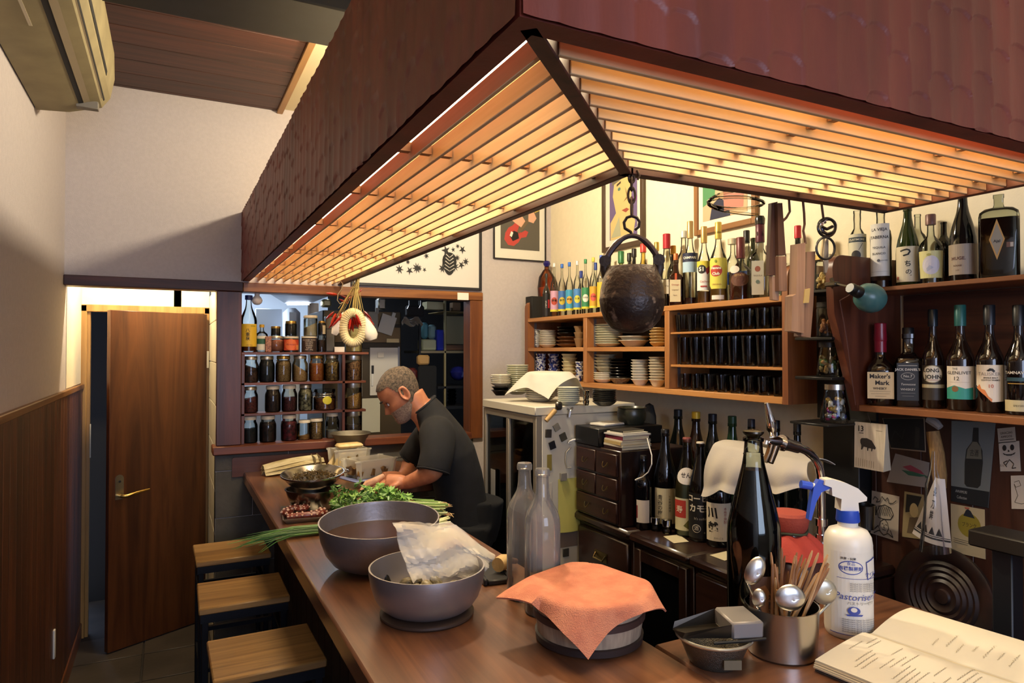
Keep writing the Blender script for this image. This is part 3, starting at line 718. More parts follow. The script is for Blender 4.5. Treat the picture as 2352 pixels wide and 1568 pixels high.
pxsolo('tray_box', 'brown cardboard strip under the upright steel tray', 'box', 1024, 792, 1074, 804, 4.32, .05, plain('6a4c34', .6))
pxsolo('dish_basket', 'green-white plastic basket of bottles on the kitchen rack', 'basket', 970, 779, 1003, 804.5, 4.325, .10, plain('b9bd94', .5), .008)
for i, (x0, y0, x1, y1, h_, lab) in enumerate(((970, 740, 985, 779, '4f8590', 'teal plastic bottle standing in the green-white basket'), (986, 745, 1003, 779, '7fa3a6', 'pale blue bottle standing in the green-white basket'))):
    pxsolo('plastic_bottle', lab, 'bottle', x0, y0, x1, y1-1, 4.35, .05, plain(h_, .35), .015)
t = pxsolo('blue_container', 'bright blue ribbed container on the kitchen rack', 'container', 1004, 757, 1020, 804.5, 4.32, .08, plain('1f2fae', .35), .006)
pxsolo('white_box', 'cream boxes stacked at the top of the kitchen rack', 'box', 981, 692, 1019, 711, 4.32, .10, plain('c3b98c', .6))
pxsolo('noodle_packet', 'brown packet with a lettered label on the top rack shelf', 'packet', 1040, 694, 1058, 714, 4.32, .06, plain('8a6a44', .6))
pxsolo('dark_hanging_bag', 'black bag hung below the window head by two hooks', 'bag', 936, 700, 976, 727, 4.25, .06, plain('16110e', .8), .012)
for px, wh in ((939.5, 'window'), (966, 'rack')):
    q = at(px, 690, Y=4.24); solo('hook', 'bright steel hook holding the black hanging bag on its %s side' % wh, 'hook', MB().tube([(0, 0, 0), (0, 0, -.03), (-.006, 0, -.045), (-.012, 0, -.055)], .003, 6), STEEL, q)
t = solo('crumpled_bag', 'crumpled white plastic bag lying in the dark kitchen gap', 'bag', MB().grid(lambda u, v: ((u-.5)*.13, .03*math.sin(9*u+5*v), (v-.5)*.05+.012*math.sin(11*u)), 14, 6, .004), plain('8d8578', .5), at(947, 738, Y=4.3))
pxsolo('paper_bag', 'tan paper bag hung from the kitchen rack', 'bag', 961, 815, 988, 838, 4.27, .05, plain('b08a52', .7), .012)
pxsolo('red_onion_net', 'dark red net bag hung behind the man', 'bag', 935, 845, 961, 888, 4.27, .07, plain('3a0f0e', .6, h2='5c1c18', scale=80), .02)
pxsolo('black_apron', 'black apron hanging beside the paper bag', 'apron', 962, 840, 1004, 930, 4.26, .03, plain('0f1113', .9), .01)
t = solo('blue_bag', 'crumpled deep blue plastic bag on the kitchen rack', 'bag', MB().lathe([(0, 0), (.03, .005), (.055, .03), (.062, .06), (.045, .09), (.02, .10), (0, .10)], 9), plain('1a1f6a', .25), at(1053, 874, Y=4.38))
for k in range(5):
    q = at(1038, 930-k*8, Y=4.42); r = .034
    solo('glass_bowl', 'clear glass bowl stacked with others on the kitchen rack', 'bowl', MB().lathe([(0, 0), (r*.6, 0), (r, .028), (r*.96, .028), (r*.55, .004), (0, .004)], 16), glass('aeb0a0', .6), q, group='glass bowls stacked on the kitchen rack')
# ------------------------------------------------------------------ dish and bottle shelf on the far wall
OAK = wood('9a6434', 'c58c50', 'Y', 1, .45, .05); OAKZ = wood('8f5a2e', 'b97f48', 'Z', 1, .45, .05); DKB = plain('1d1511', .7)
SX, SZ = 1.96, 1.800
sh = thing('wall_shelf', 'oak wall cabinet holding dishes and glasses below with liquor bottles along its top', 'shelf', (SX, 1.70, 1.409))
def sp(name, lo, hi, m, bev=.002): return obj(name, box(Vector(lo)-sh.location, Vector(hi)-sh.location, bev), m, sh)
def endpanel(y0, y1, nm='end_panel'):
    pts = [(0, 0), (.239, 0), (.239, .504)]+[(.05-.05*math.sin(a), .454+.05*math.cos(a)) for a in [PI/2*i/6 for i in range(7)]]
    obj(nm, MB().prism(pts, -(y1-y0), (0, y0-1.70, 0), (1, 0, 0), (0, 0, 1)), wood('6a3a22', '9a6238', 'Z', 1, .45, .05), sh, smooth=.4)
endpanel(3.652, 3.690); endpanel(1.697, 1.7215)
sp('top_board', (SX, 1.722, 1.777), (2.199, 3.651, SZ), OAK); sp('bottom_board', (SX, 1.722, 1.409), (2.199, 3.651, 1.4335), OAK)
sp('shelf_board', (SX+.002, 3.031, 1.598), (2.195, 3.651, 1.620), OAK); sp('shelf_board', (SX+.002, 2.369, 1.598), (2.195, 2.996, 1.620), OAK)
sp('divider', (SX, 2.997, 1.434), (2.195, 3.030, 1.7765), OAKZ); sp('divider', (SX, 2.336, 1.434), (2.195, 2.368, 1.7765), OAKZ)
sp('shelf_board', (SX+.006, 1.722, 1.673), (2.195, 2.335, 1.6825), OAK); sp('shelf_board', (SX+.006, 1.722, 1.530), (2.195, 2.335, 1.541), OAK)
sp('back_board', (2.196, 1.722, 1.434), (2.1995, 3.651, 1.777), DKB)
for y, z0, z1 in ((2.995, 1.44, 1.596), (2.995, 1.625, 1.772), (2.334, 1.44, 1.770), (3.650, 1.625, 1.772), (3.650, 1.44, 1.596)):
    sp('shelf_rail', (SX+.045, y-.003, z0), (SX+.060, y, z1), plain('8f8f96', .4, .8), 0)

def ypx(px, X): return at(px, 800, X=X).y
PLATE = [(0, .004), (.45, .004), (.48, 0), (.55, .002), (.8, .010), (1, .020), (.985, .022), (.75, .012), (.5, .007), (0, .007)]
DEEP = [(0, .003), (.42, .003), (.45, 0), (.52, .003), (.72, .42), (.85, .76), (1, .93), (.99, 1), (.80, .82), (.66, .45), (.4, .12), (0, .1)]
def stack(label, px, z, n, wpx, pitch, kind, m, X=2.05, h=.022, group=None, name='plate', cat='plate', jit=.002, sides=24, wavy=0, p=2.0, y=None, decor=None):
    """n dishes one in another: each is a thing of its own"""
    y = ypx(px, X) if y is None else y; r = wpx*mm_at(X, y)/2
    pf = [(a*r, b*(1 if kind is PLATE else h)) for a, b in kind]
    mb = MB().lathe(pf, sides, p)
    if wavy: mb.v = [(a, b, c+(wavy*math.sin(12*math.atan2(b, a))*(a*a+b*b)/(r*r))) for a, b, c in mb.v]
    o = solo(name, label, cat, mb, m, (X, y, z), (0, 0, R.random()*6), group or label)
    if decor: decor(o, r, h)
    for k in range(1, n):
        dup(o, (X+R.uniform(-jit, jit), y+R.uniform(-jit, jit), z+k*pitch), R.random()*6)
    return o
WB = plain('d9d4c6', .2, h2='b9bcc0', scale=50); WHC = plain('ddd6c2', .22); CELA = plain('c9c8ae', .25); YEL = plain('c4a468', .35); BRN = plain('6e4526', .35); BLK = plain('15120f', .3)
BLUE = plain('d4d4d6', .2, h2='2a3570', scale=70, lo=.47, hi=.53); BLUED = plain('2e3a78', .2, h2='c9cbd6', scale=45, lo=.5, hi=.56); CRM = plain('cdbf92', .3); BRW = plain('8a6a48', .35)
z1, z2 = 1.6205, 1.434
stack('small white dish with blue edge in the outermost upper stack', 1232, z1, 9, 22, .0115, PLATE, WB, 2.03, group='blue-edged dishes in the upper stack by the shelf end')
stack('white rounded dish in the tall upper stack beside brown plates', 1258, z1, 9, 40, .0105, PLATE, WHC, 2.05, group='white dishes in the upper stack beside brown plates')
stack('flat brown pottery plate in the upper shelf stack', 1306, z1, 3, 56, .020, PLATE, BRN, 2.07, group='brown plates stacked on the upper shelf')
stack('dark rimmed plate lying high over the brown plates', 1304, z1+.064, 3, 50, .018, PLATE, BLK, 2.07, group='dark plates on top of the brown stack')
stack('dark brown bowl nested at the divider of the upper shelf', 1330, z1, 3, 24, .034, DEEP, BRW, 2.03, h=.05, group='brown bowls nested at the divider', name='bowl', cat='bowl', jit=.0)
stack('pale green-white plate in the upper stack right behind the iron pot', 1396, z1, 9, 62, .0125, PLATE, CELA, 2.08, group='pale plates in the upper stack by the iron pot')
stack('big wavy-rimmed pale bowl lying below the iron pot', 1456, z1, 2, 72, .020, DEEP, plain('b9b3a2', .35), 2.09, h=.035, group='wavy bowls on the upper shelf', name='bowl', cat='bowl', wavy=.007)
stack('yellow cream dish in the short upper stack by the second divider', 1512, z1, 6, 40, .0135, PLATE, YEL, 2.05, group='yellow dishes in the upper stack')
stack('flared grey-green bowl at the lower shelf end', 1218, z2, 3, 27, .020, DEEP, plain('a9a98f', .3), 2.03, h=.05, group='grey-green bowls at the lower shelf end', name='bowl', cat='bowl')
stack('blue and white cup in the tall lower stack', 1242, z2, 6, 25, .021, DEEP, BLUE, 2.02, h=.045, group='blue and white cups in the lower stack', name='cup', cat='cup')
stack('deep blue patterned cup stacked beside the blue and white cups', 1273, z2, 4, 29, .030, DEEP, BLUED, 2.06, h=.06, group='deep blue patterned cups', name='cup', cat='cup')
stack('cream square-shouldered cup in the lower stack', 1308, z2, 6, 36, .021, DEEP, CRM, 2.04, h=.045, group='cream cups in the lower stack', name='cup', cat='cup')
stack('tiny blue-banded cup by the divider of the lower shelf', 1331, z2, 4, 20, .024, DEEP, BLUE, 2.01, h=.036, group='tiny blue-banded cups', name='cup', cat='cup')
stack('scallop-edged white dish in the low stack behind the white cloth', 1386, z2, 4, 46, .011, PLATE, WHC, 2.04, group='scalloped white dishes', wavy=.0018)
stack('shallow grey-beige bowl topping the scalloped white dishes', 1390, z2+.058, 5, 50, .016, DEEP, plain('b0a88e', .3), 2.05, h=.026, group='grey-beige bowls over the scalloped dishes', name='bowl', cat='bowl')
stack('black plate with thin pale rim in the lower black stack', 1424, z2+.014, 7, 50, .0155, PLATE, plain('16130f', .25), 2.08, group='black rimmed plates', jit=.004)
stack('speckled grey-brown bowl under the black plates', 1425, z2, 1, 54, .02, DEEP, plain('8d8472', .4, h2='5c5142', scale=80), 2.06, h=.03, group='speckled bowls', name='bowl', cat='bowl')
stack('white ribbed bowl in the lower middle stack', 1470, z2, 8, 42, .0135, DEEP, plain('d5d2c6', .22), 2.04, h=.03, group='white ribbed bowls in the lower stack', name='bowl', cat='bowl')
o = stack('conical cream bowl in the lower stack by the second divider', 1510, z2, 9, 40, .013, DEEP, plain('d3cab2', .3), 2.03, h=.035, group='conical cream bowls in the lower stack', name='bowl', cat='bowl')
# glasses in the third section
def tumbler(label, wpx, h, X, y, z, taper, n, group, facets=0, m=None):
    r = wpx*mm_at(X, y)/2
    pf = [(0, .006), (taper*r*.9, .0), (taper*r, .004), (r, h), (r*.955, h), (taper*r*.93, .012), (0, .012)]
    mb = MB().lathe(pf, n)
    if facets: mb.v = [(a*(1+.05*math.cos(facets*math.atan2(b, a))), b*(1+.05*math.cos(facets*math.atan2(b, a))), c) for a, b, c in mb.v]
    return solo('drinking_glass', label, 'glass', mb, m or GLS, (X, y, z), (0, 0, 0), group, smooth=.9)
GLS = glass('dcdee0', .35, .75, .04, 1.45)
def row(label, z, w, h, taper, count, y0, y1, group, X=2.0, n=20, facets=0, rows=2):
    p = None
    for q in range(rows):
        for k in range(count):
            y = y0+(y1-y0)*(k+.5)/count; xx = X+q*.088
            if p is None: p = tumbler(label, w, h, xx, y, z, taper, n, group, facets)
            else: dup(p, (xx, y, z), R.random())
row('ribbed tumbler on the top glass shelf', 1.683, 36, .075, .85, 3, 2.10, 2.33, 'ribbed tumblers on the top glass shelf', facets=10, n=40)
row('round plain tumbler on the top glass shelf near the shelf end', 1.683, 38, .080, .8, 5, 1.735, 2.10, 'plain tumblers on the top glass shelf')
row('tall straight beer glass on the middle glass shelf', 1.5415, 36, .118, .78, 8, 1.735, 2.32, 'tall glasses on the middle glass shelf')
row('low whisky tumbler on the bottom glass shelf', 1.434, 30, .068, .85, 8, 1.735, 2.31, 'low tumblers on the bottom glass shelf')

# ---- bottles along the top
def tb(label, px, w, ytop, prof, gm, caph=.02, capr=.42, capm=None, liq=None, items=None, X=2.035, p=2.0, sy=1.0, turn=0.0, group=None, n=24, extra=None, zb=SZ, ov=.012, name='bottle'):
    y = ypx(px, X); r = w*.94*mm_at(X, y)/2; H = at(px, ytop, X=X).z-zb-caph
    return bottle(label, prof, H, r, gm, (X, y, zb), liq, (caph, capr, capm, ov) if capm else None, items, p, sy, None, turn, group, n, name, 'bottle', extra)
def cm(h, r=.4, mt=.2): return plain(h, r, mt)
y = ypx(1229, 2.02)
t = thing('loudspeaker', 'small black box loudspeaker at the end of the bottle row', 'speaker', (2.03, y, SZ), 0)
obj('cabinet', box((-.055, -.042, 0), (.055, .042, .137), .003), plain('151412', .7), t)
obj('badge', box((-.0565, .004, .014), (-.055, .020, .017)), plain('c9c4b8', .4), t)
def stopper(t, r, H): obj('stopper', MB().lathe([(0, H-.005), (.25*r, H), (.40*r, H+.018), (.3*r, H+.034), (0, H+.038)], 14), plain('1f1a6e', .2), t)
tb('skull-shaped clear bottle with purple ball stopper behind the loudspeaker', 1256, 46, 612, [(0, .01), (.7, 0), (.8, .1), (.72, .25), (.95, .4), (1, .6), (.85, .8), (.4, .93), (.25, .95), (.25, 1)], glass('e8b48a', .4), .0, .3, None, (.6, plain('c07a4a', .2)), None, 2.13, extra=stopper)
W1 = 'e9e4d2'
tb('small dark bottle with white brush lettering beside the loudspeaker', 1255, 19, 628, 'onion', plain('2b2622', .15), .012, .36, plain('111111', .4), None,
   [('r', -1.3, 1.3, .04, .56, '15100e'), ('v', 'キジムナー', -.1, .30, .40, 'e8e0d0', {'bold': .02}), ('r', .4, .9, .22, .42, 'b5242a')], 2.005)
for px, top, capc, l1, l2, ink, word in ((1273, 604, 'd8d4cc', 'd0a0b8', 'b8452e', '20180f', '請福'), (1291, 606, '2c62b8', '3f6fb0', 'c9b43a', '14201a', '南風'), (1308, 602, '2c62b8', '3f9ac0', 'd8a83a', '3a2a1a', '時雨'), (1326, 599, 'd9d5cc', '4a86c4', 'd9d24a', '22281c', '久米'), (1345, 595, '2f7d4a', '3d8a5a', 'e6dfc6', '1e2a16', '白百合'), (1363, 591, 'd5c64a', 'd0a030', 'd9574a', '2a3a1c', '於茂登')):
    tb('little clear awamori bottle, %s cap, label lettered %s' % ({'d8d4cc': 'pale', '2c62b8': 'blue', 'd9d5cc': 'white', '2f7d4a': 'green', 'd5c64a': 'yellow'}[capc], {'請福': 'on pink and red', '南風': 'on blue and yellow', '時雨': 'on teal and amber', '久米': 'on bright yellow', '白百合': 'on a cream circle', '於茂登': 'on amber and red'}[word]), px, 19, top, 'onion', CLEAR, .012, .40, cm(capc), None,
       [('r', -1.3, 1.3, .10, .50, l1), ('e', 0, .30, .80, 1.0, l2 if word != '白百合' else W1), ('t', word, 0, .31, .62 if len(word) < 3 else .44, ink, {'bold': .02}), ('r', -1.3, 1.3, .10, .14, 'd9cf3e')], 2.015, group='small awamori bottles in a row', n=18)
tb('little clear awamori bottle with bright blue cap and all-yellow label next to the iron pot', 1381, 20, 586, 'onion', CLEAR, .012, .40, cm('3558b8'), None, [('r', -1.3, 1.3, .10, .55, 'd9b83a'), ('v', '八重泉', 0, .33, .40, '3a2a10', {'bold': .02})], 2.015, group='small awamori bottles in a row', n=18)
for px, top, g, c, lab in ((1335, 622, CLEAR2, '1d2f80', 'clear bottle with dark blue neck band behind the small awamori bottles'), (1368, 603, CLEAR2, '24408c', 'clear bottle with navy neck standing behind the yellow capped one'), (1400, 583, OLIVEG, '16140f', 'black capped olive bottle behind the iron pot ear')):
    tb(lab, px, 22, top, 'tall', g, .03, .40, cm(c), X=2.13)
for px, top, w, g, c, ch, lab in ((1427, 577, 30, glass('cfe0b0', .4), '2f6a3c', .05, 'green necked bottle seen through the iron pot handle'), (1446, 581, 22, DARKG, '12100e', .03, 'slim black necked bottle seen through the pot handle'), (1457, 571, 24, DARKG, '12100e', .03, 'second taller black necked bottle seen through the pot handle'), (1478, 560, 30, glass('efe0a0', .4), 'c03a34', .03, 'yellow bottle with red screw cap seen through the pot handle')):
    tb(lab, px, w, top, 'wine', g, ch, .5, cm(c), X=2.10, items=[('r', -1.2, 1.2, .3, .6, 'd8c88a')] if ch > .04 else None)
tb('clear bottle with black and white neck bands by the iron pot', 1506, 34, 575, 'spirit', CLEAR, .02, .4, cm('19160f'), None, [('r', -1.2, 1.2, .2, .5, 'ddd8c8')], 2.02)
tb('clear round-shouldered bottle with gold cap behind the red capped one', 1509, 30, 556, 'onion', CLEAR, .03, .4, cm('b59a4a', .3, .8), X=2.12)
tb('tall clear wine bottle with red capsule and white label', 1532, 46, 537, 'burgundy', glass('eef0e6', .4), .05, .40, cm('a81f2c'), (.45, plain('2a0a0a', .2)), [('r', -1.2, 1.2, .22, .44, 'e2dccb'), ('t', 'Vin', 0, .34, .3, '5a4a3a')], 2.09, ov=.02)
tb('dark bottle with amber capsule between the red capped and square liqueur bottle', 1547, 30, 564, 'wine', BROWNG, .03, .45, cm('c8912e'), X=2.13)
tb('square dark brown liqueur bottle with orange ribbon and cream side label', 1553, 34, 582, 'square', plain('2a1208', .08, spec=.6), .03, .34, cm('b4622c'), None, [('r', -.85, .65, .08, .56, 'd9c9a0'), ('r', -.15, .15, .56, .70, 'c0562c'), ('t', 'Orange', -.1, .45, .34, 'a83a28'), ('t', 'Liqueur', -.1, .34, .30, '6a3a28'), ('t', 'Paris', -.1, .22, .28, '6a3a28')], 2.00, p=5)
tb('tall clear bottle with plain flat cap behind the blue banner bottle', 1571, 36, 530, 'spirit', CLEAR, .02, .45, cm('cdd0c4'), X=2.12)
tb('clear bitter liqueur bottle with navy banner label and gold cap', 1586, 36, 508, 'tall', CLEAR, .045, .42, cm('b59d6a', .35, .6), (.10, REDL), [('r', -1.3, 1.3, .44, .58, 'a8c4d8'), ('r', -1.35, 1.35, .58, .70, '1c2240'), ('t', 'CAMPARI', -.1, .635, .44, 'e8e4d4', {'bold': .03})], 2.03, ov=.03)
tb('cachaca bottle with big black 51 disc and white label', 1618, 34, 520, 'tall', CLEAR, .04, .44, cm('b99a5c', .35, .6), (.18, plain('a87a44', .25)), [('r', -1.3, 1.3, .19, .62, 'e4e0d8'), ('p', [(-1.3, .54), (1.3, .46), (1.3, .62), (-1.3, .62)], 'd4c23a'), ('p', [(.1, .50), (1.3, .58), (1.3, .50), (.4, .42)], '9a2a2c'), ('e', -.35, .50, .62, .62, '14110f'), ('t', '51', -.35, .50, .80, 'f0ecdc', {'bold': .03}), ('t', 'Cachaça', .1, .32, .42, 'b0443a'), ('r', -.5, .4, .24, .26, 'a83a30')], 2.02, ov=.03)
tb('rum bottle with yellow shield label and red round emblem', 1651, 42, 510, 'tall', CLEAR, .04, .38, cm('c9ae52', .35, .5), (.24, plain('b98a3e', .25)), [('p', [(-1.25, .24), (-.9, .19), (.9, .19), (1.2, .26), (1.2, .40), (1.35, .44), (1.3, .56), (1.0, .62), (-1.0, .62), (-1.25, .58)], 'd6cc52'), ('e', -.3, .44, .72, .66, 'b23628'), ('t', 'Havana', -.3, .48, .40, 'f2eedc', {'bold': .03}), ('t', 'Club', -.3, .40, .44, 'f2eedc', {'bold': .03}), ('t', 'ORIGINAL', -.2, .25, .24, '8a3a20'), ('e', -.3, .575, .12, .18, '7a8a2a'), ('r', -.8, .6, .04, .10, 'dcd8cc')], 2.03, ov=.03)
tb('clear jar with pale lid and blue tag behind the rum bottle', 1684, 34, 548, 'spirit', CLEAR2, .012, .7, cm('c9bfa4'), None, [('r', -.8, .8, .3, .5, '2a4aa8')], 2.13)
tb('round-bodied rum bottle half full of dark rum with brown label', 1702, 54, 545, 'onion', CLEAR, .055, .38, cm('5c2426'), (.50, plain('4a1a0e', .12)), [('e', -.1, .42, .85, .62, '5a3220'), ('t', 'ESTATE', -.1, .50, .26, 'c9a468'), ('e', -.6, .62, .5, .34, 'd8d0c0')], 2.05, ov=.03)
tb('bottle with black cap and blue body behind the round rum bottle', 1716, 36, 529, 'wine', CLEAR2, .04, .42, cm('14120f'), None, [('r', -1, 1, .2, .5, '2a50a0')], 2.14)
tb('olive green bottle neck tilted behind the hand-blown tequila bottle', 1731, 30, 535, 'wine', OLIVEG, X=2.14)
def knob(t, r, H): obj('cork_stopper', MB().lathe([(0, H+.03), (.50*r, H+.03), (.54*r, H+.052), (.42*r, H+.062), (0, H+.063)], 16), plain('15130f', .2), t)
tb('square hand-blown tequila bottle with dark red neck wrap and black ball stopper', 1747, 46, 515, 'square', CLEAR, .03, .46, cm('4c1426'), None, [('r', -.85, .35, .06, .56, 'c4bfa8'), ('e', -.25, .44, .28, .3, '9a5a44'), ('t', 'TEQUILA', -.25, .34, .22, '6a5a4a'), ('e', -.25, .25, .2, .2, '6a7a6a')], 2.04, p=4, extra=knob, ov=.04)
tb('slim pale green wine glass coloured bottle at the shelf end', 1784, 30, 560, 'spirit', CLEAR2, X=2.10, items=[('r', -1, 1, .1, .3, '9fc4c4')])
tb('black bottle with red capsule behind the hanging wooden clappers', 1834, 36, 518, 'wine', DARKG, .035, .45, cm('b5202a'), X=2.08, zb=1.80)
tb('clear blown-glass decanter with twisted stopper at the shelf end', 1812, 36, 570, 'bulb', CLEAR, X=2.0)

# ---- whisky shelf nearer the viewer, with its tapering end bracket
WX = 1.98
ws = thing('whisky_shelf', 'dark brown two-board wall shelf of whisky bottles above the pinned cards', 'shelf', (WX, .25, 1.406))
WDK = wood('2c1510', '5c3222', 'Y', 1, .4, .05)
WEDGE = wood('5a3320', '8a5a38', 'Y', 1, .35, .05)
def wpart(name, lo, hi, m, bev=.002): return obj(name, box(Vector(lo)-ws.location, Vector(hi)-ws.location, bev), m, ws)
wpart('shelf_board', (WX, .25, 1.406), (2.199, 1.436, 1.4265), WEDGE); wpart('shelf_board', (WX, .25, 1.786), (2.199, 1.436, 1.80), WEDGE)
obj('end_bracket', MB().prism([(1.98, 1.406), (2.199, 1.406), (2.199, 1.905)]+[(1.905-.045*math.sin(a), 1.86+.045*math.cos(a)) for a in [PI/2*i/6 for i in range(7)]]+[(1.868, 1.72)], -.026, (-WX, 1.4365-.25, -1.406), (1, 0, 0), (0, 0, 1)), wood('3a1a12', '6a3a26', 'Z', 1, .4, .05), ws, smooth=.4)
wpart('back_board', (2.19, .25, 1.428), (2.1985, 1.422, 1.785), WDK)
def wk(*a, **k):
    k.setdefault('X', 2.07); a = list(a); a[2] *= .90; return tb(*a, **k)
zU, zL = 1.8003, 1.4268
MARK = 'cfc9ae'
wk('whisky bottle with spear and shield drawn on a cream label', 1971, 46, 470, 'bulb', CLEAR, liq=(.20, plain('2a0e06', .15)), items=[('r', -1.2, 1.2, .22, .70, 'd0cbb0'), ('r', -1.1, 1.1, .60, .66, '2a3a40'), ('t', 'CLAYMORE', -.1, .63, .34, 'd8d2b8', {'bold': .02}), ('e', -.15, .44, .5, .55, '33302e'), ('p', [(.1, .5), (.16, .5), (.55, .58), (.52, .585)], '33302e'), ('p', [(-.7, .30), (-.66, .30), (-.3, .40), (-.34, .40)], '33302e'), ('t', 'OLD SCOTCH', -.1, .27, .18, '5a5a50')], zb=zU)
wk('tequila bottle with block lettered white label', 2025, 54, 455, 'bulb', CLEAR, liq=(.10, plain('3a1c12', .2)), items=[('r', -1.15, .85, .15, .76, 'd6d4cc'), ('t', 'LA VIEJA', -.15, .69, .40, '2c2c30', {'bold': .02}), ('t', 'TABERNA', -.15, .60, .40, '2c2c30', {'bold': .02}), ('t', 'TEQUILA', -.2, .48, .30, '3a3a3e', {'bold': .01}), ('t', 'BLANCO', -.2, .41, .30, '3a3a3e', {'bold': .01}), ('e', -.2, .33, .14, .14, '5a5a60'), ('t', '50ml 40%', .3, .33, .16, '5a5a60'), ('r', -.9, .6, .20, .202, '7a7a80')], zb=zU)
wk('green shochu bottle with bold black brush strokes on cream label', 2087, 58, 462, 'burgundy', plain('1c2c0c', .07, spec=.6), items=[('r', -1.2, 1.1, .06, .50, 'cfc4a4'), ('t', 'つ', -.2, .42, 1.0, '14120f', {'bold': .03}), ('t', 'ち', .0, .28, .62, '14120f', {'bold': .02}), ('t', 'の', .05, .18, .55, '14120f', {'bold': .01}), ('t', '゛', .4, .11, .5, '14120f'), ('r', -.95, -.8, .09, .13, 'a8503a')], zb=zU)
wk('clear round bottle with yellow and white label and corked neck', 2140, 60, 492, 'onion', CLEAR2, .02, .42, cm('6a4a44'), None, [('p', [(-.95, .10), (1.0, .10), (1.15, .52), (-1.15, .52)], 'cdc98a'), ('e', 0, .30, .7, .85, 'c9c6cc'), ('e', -.15, .46, .18, .12, 'a8a25a'), ('p', [(-.3, .2), (.2, .26), (-.1, .3), (-.35, .25)], 'aab0c0')], zb=zU)
wk('black capped dark bottle standing in the back row of the upper whisky shelf', 2170, 44, 495, 'spirit', DARKG, X=2.15, zb=zU)
wk('clear tall glass bottle in the back row beside the corked one', 2110, 46, 478, 'spirit', CLEAR2, X=2.15, zb=zU)
wk('black wine bottle with silver metallic label', 2214, 66, 428, 'burgundy', plain('07090b', .05, spec=.6), items=[('r', -1.4, 1.4, .08, .42, '9a8c7a'), ('t', 'MUGE.', -.35, .26, .36, '4a1f14', {'bold': .02}), ('t', 'ROUGE', -.4, .18, .18, '5a3a2a', {'bold': .02}), ('t', '2018', -.4, .13, .12, '5a3a2a')], zb=zU)
wk('broad flat flask bottle with diamond label', 2297, 92, 430, [(0, .01), (.92, 0), (1, .03), (1, .74), (.95, .79), (.72, .83), (.28, .85), (.24, .88), (.24, .95), (.27, .96), (.27, 1)], glass('d8dcd0', .45), liq=(.72, plain('1a0c0c', .15)), items=[('p', [(-.1, .22), (.28, .46), (-.1, .70), (-.48, .46)], 'b58a4c'), ('p', [(-.1, .27), (.2, .46), (-.1, .65), (-.4, .46)], '8c8474'), ('t', 'Ajal', -.1, .44, .22, '2a221c', {'bold': .02}), ('r', .35, .68, .36, .42, '6a4a3a'), ('r', .53, .68, .365, .415, 'b8b0a4')], p=5, sy=.55, zb=zU)
wk('clear bottle with square shoulders at the far end of the upper whisky shelf', 2390, 56, 430, 'square', CLEAR2, p=5, zb=zU)
def wax(t, r, H): obj('wax_drip', MB().lathe([(.46*r, H*.80), (.50*r, H*.82), (.48*r, H*.9)], 14), plain('7a1226', .3), t)
wk('bourbon bottle sealed in red wax with cream label', 2022, 66, 742, [(0, .01), (.9, 0), (1, .03), (1, .42), (.96, .48), (.7, .54), (.42, .58), (.34, .64), (.36, .96), (.40, .965), (.40, 1)], plain('160b08', .06, spec=.6), .008, .46, plain('7a1226', .3), None, [('r', -.95, .95, .09, .42, 'cdb98e'), ('t', "Maker's", -.05, .365, .48, '1c140f', {'bold': .03}), ('t', 'Mark', .1, .285, .48, '1c140f', {'bold': .03}), ('t', 'WHISKY', -.05, .215, .26, '1c140f', {'bold': .02}), ('r', -.8, .7, .18, .183, '6a5a44'), ('r', -.7, .65, .15, .153, '6a5a44'), ('r', -.4, .4, .12, .123, '6a5a44')], zb=zL, ov=.085, p=3.2, extra=wax, X=2.035)
wk('square black labelled whiskey bottle with white script', 2086, 68, 752, 'square', plain('140d0a', .06, spec=.6), .02, .42, cm('0c0e12'), None, [('r', -.95, .55, .09, .60, '12120f'), ('p', [(-.85, .56), (.45, .56), (.45, .57), (-.85, .57)], '9a948a'), ('t', "JACK DANIEL'S", -.2, .51, .26, 'c9c4b8', {'bold': .02}), ('e', -.2, .42, .48, .30, '8d887c'), ('e', -.2, .42, .43, .25, '16150f'), ('t', 'No.7', -.2, .42, .30, 'c9c4b8'), ('t', 'Tennessee', -.2, .31, .24, 'c9c4b8', {'shear': .3}), ('t', 'WHISKEY', -.2, .24, .24, 'c9c4b8'), ('r', -.7, .3, .19, .193, '9a948a'), ('r', -.6, .2, .15, .153, '9a948a')], p=6, zb=zL, turn=.15)
wk('whisky bottle with oval white label', 2143, 52, 710, 'tall', plain('1a0d06', .06, spec=.6), .04, .46, cm('0f1a22', .3, .3), None, [('r', -1.4, 1.4, .10, .50, '2a2218'), ('r', -1.4, 1.4, .24, .28, 'b0a888'), ('e', -.1, .40, .98, .92, '8d8468'), ('e', -.1, .40, .90, .84, 'cfc9b6'), ('t', 'LONG', -.2, .44, .52, '17140f', {'bold': .03}), ('t', 'JOHN', 0, .365, .56, '17140f', {'bold': .03}), ('r', -.5, .4, .33, .334, '9a4a3a')], zb=zL)
wk('single malt bottle with white and turquoise label and the number 12', 2206, 66, 700, 'tall', plain('1c100a', .06, spec=.6), .05, .42, cm('1e5a56'), None, [('r', -1.2, 1.2, .13, .50, 'd6cdbd'), ('p', [(-1.2, .13), (.95, .13), (.95, .265), (.3, .25), (-.45, .285), (-1.2, .25)], '2f8f80'), ('e', -.4, .245, .24, .24, '7a5a38'), ('t', 'THE', -.4, .47, .22, '2a221c'), ('t', 'GLENLIVET', -.15, .425, .36, '1c1714'), ('t', '12', -.3, .36, .44, '1c1714'), ('r', -.8, .6, .32, .322, '8a8074')], zb=zL)
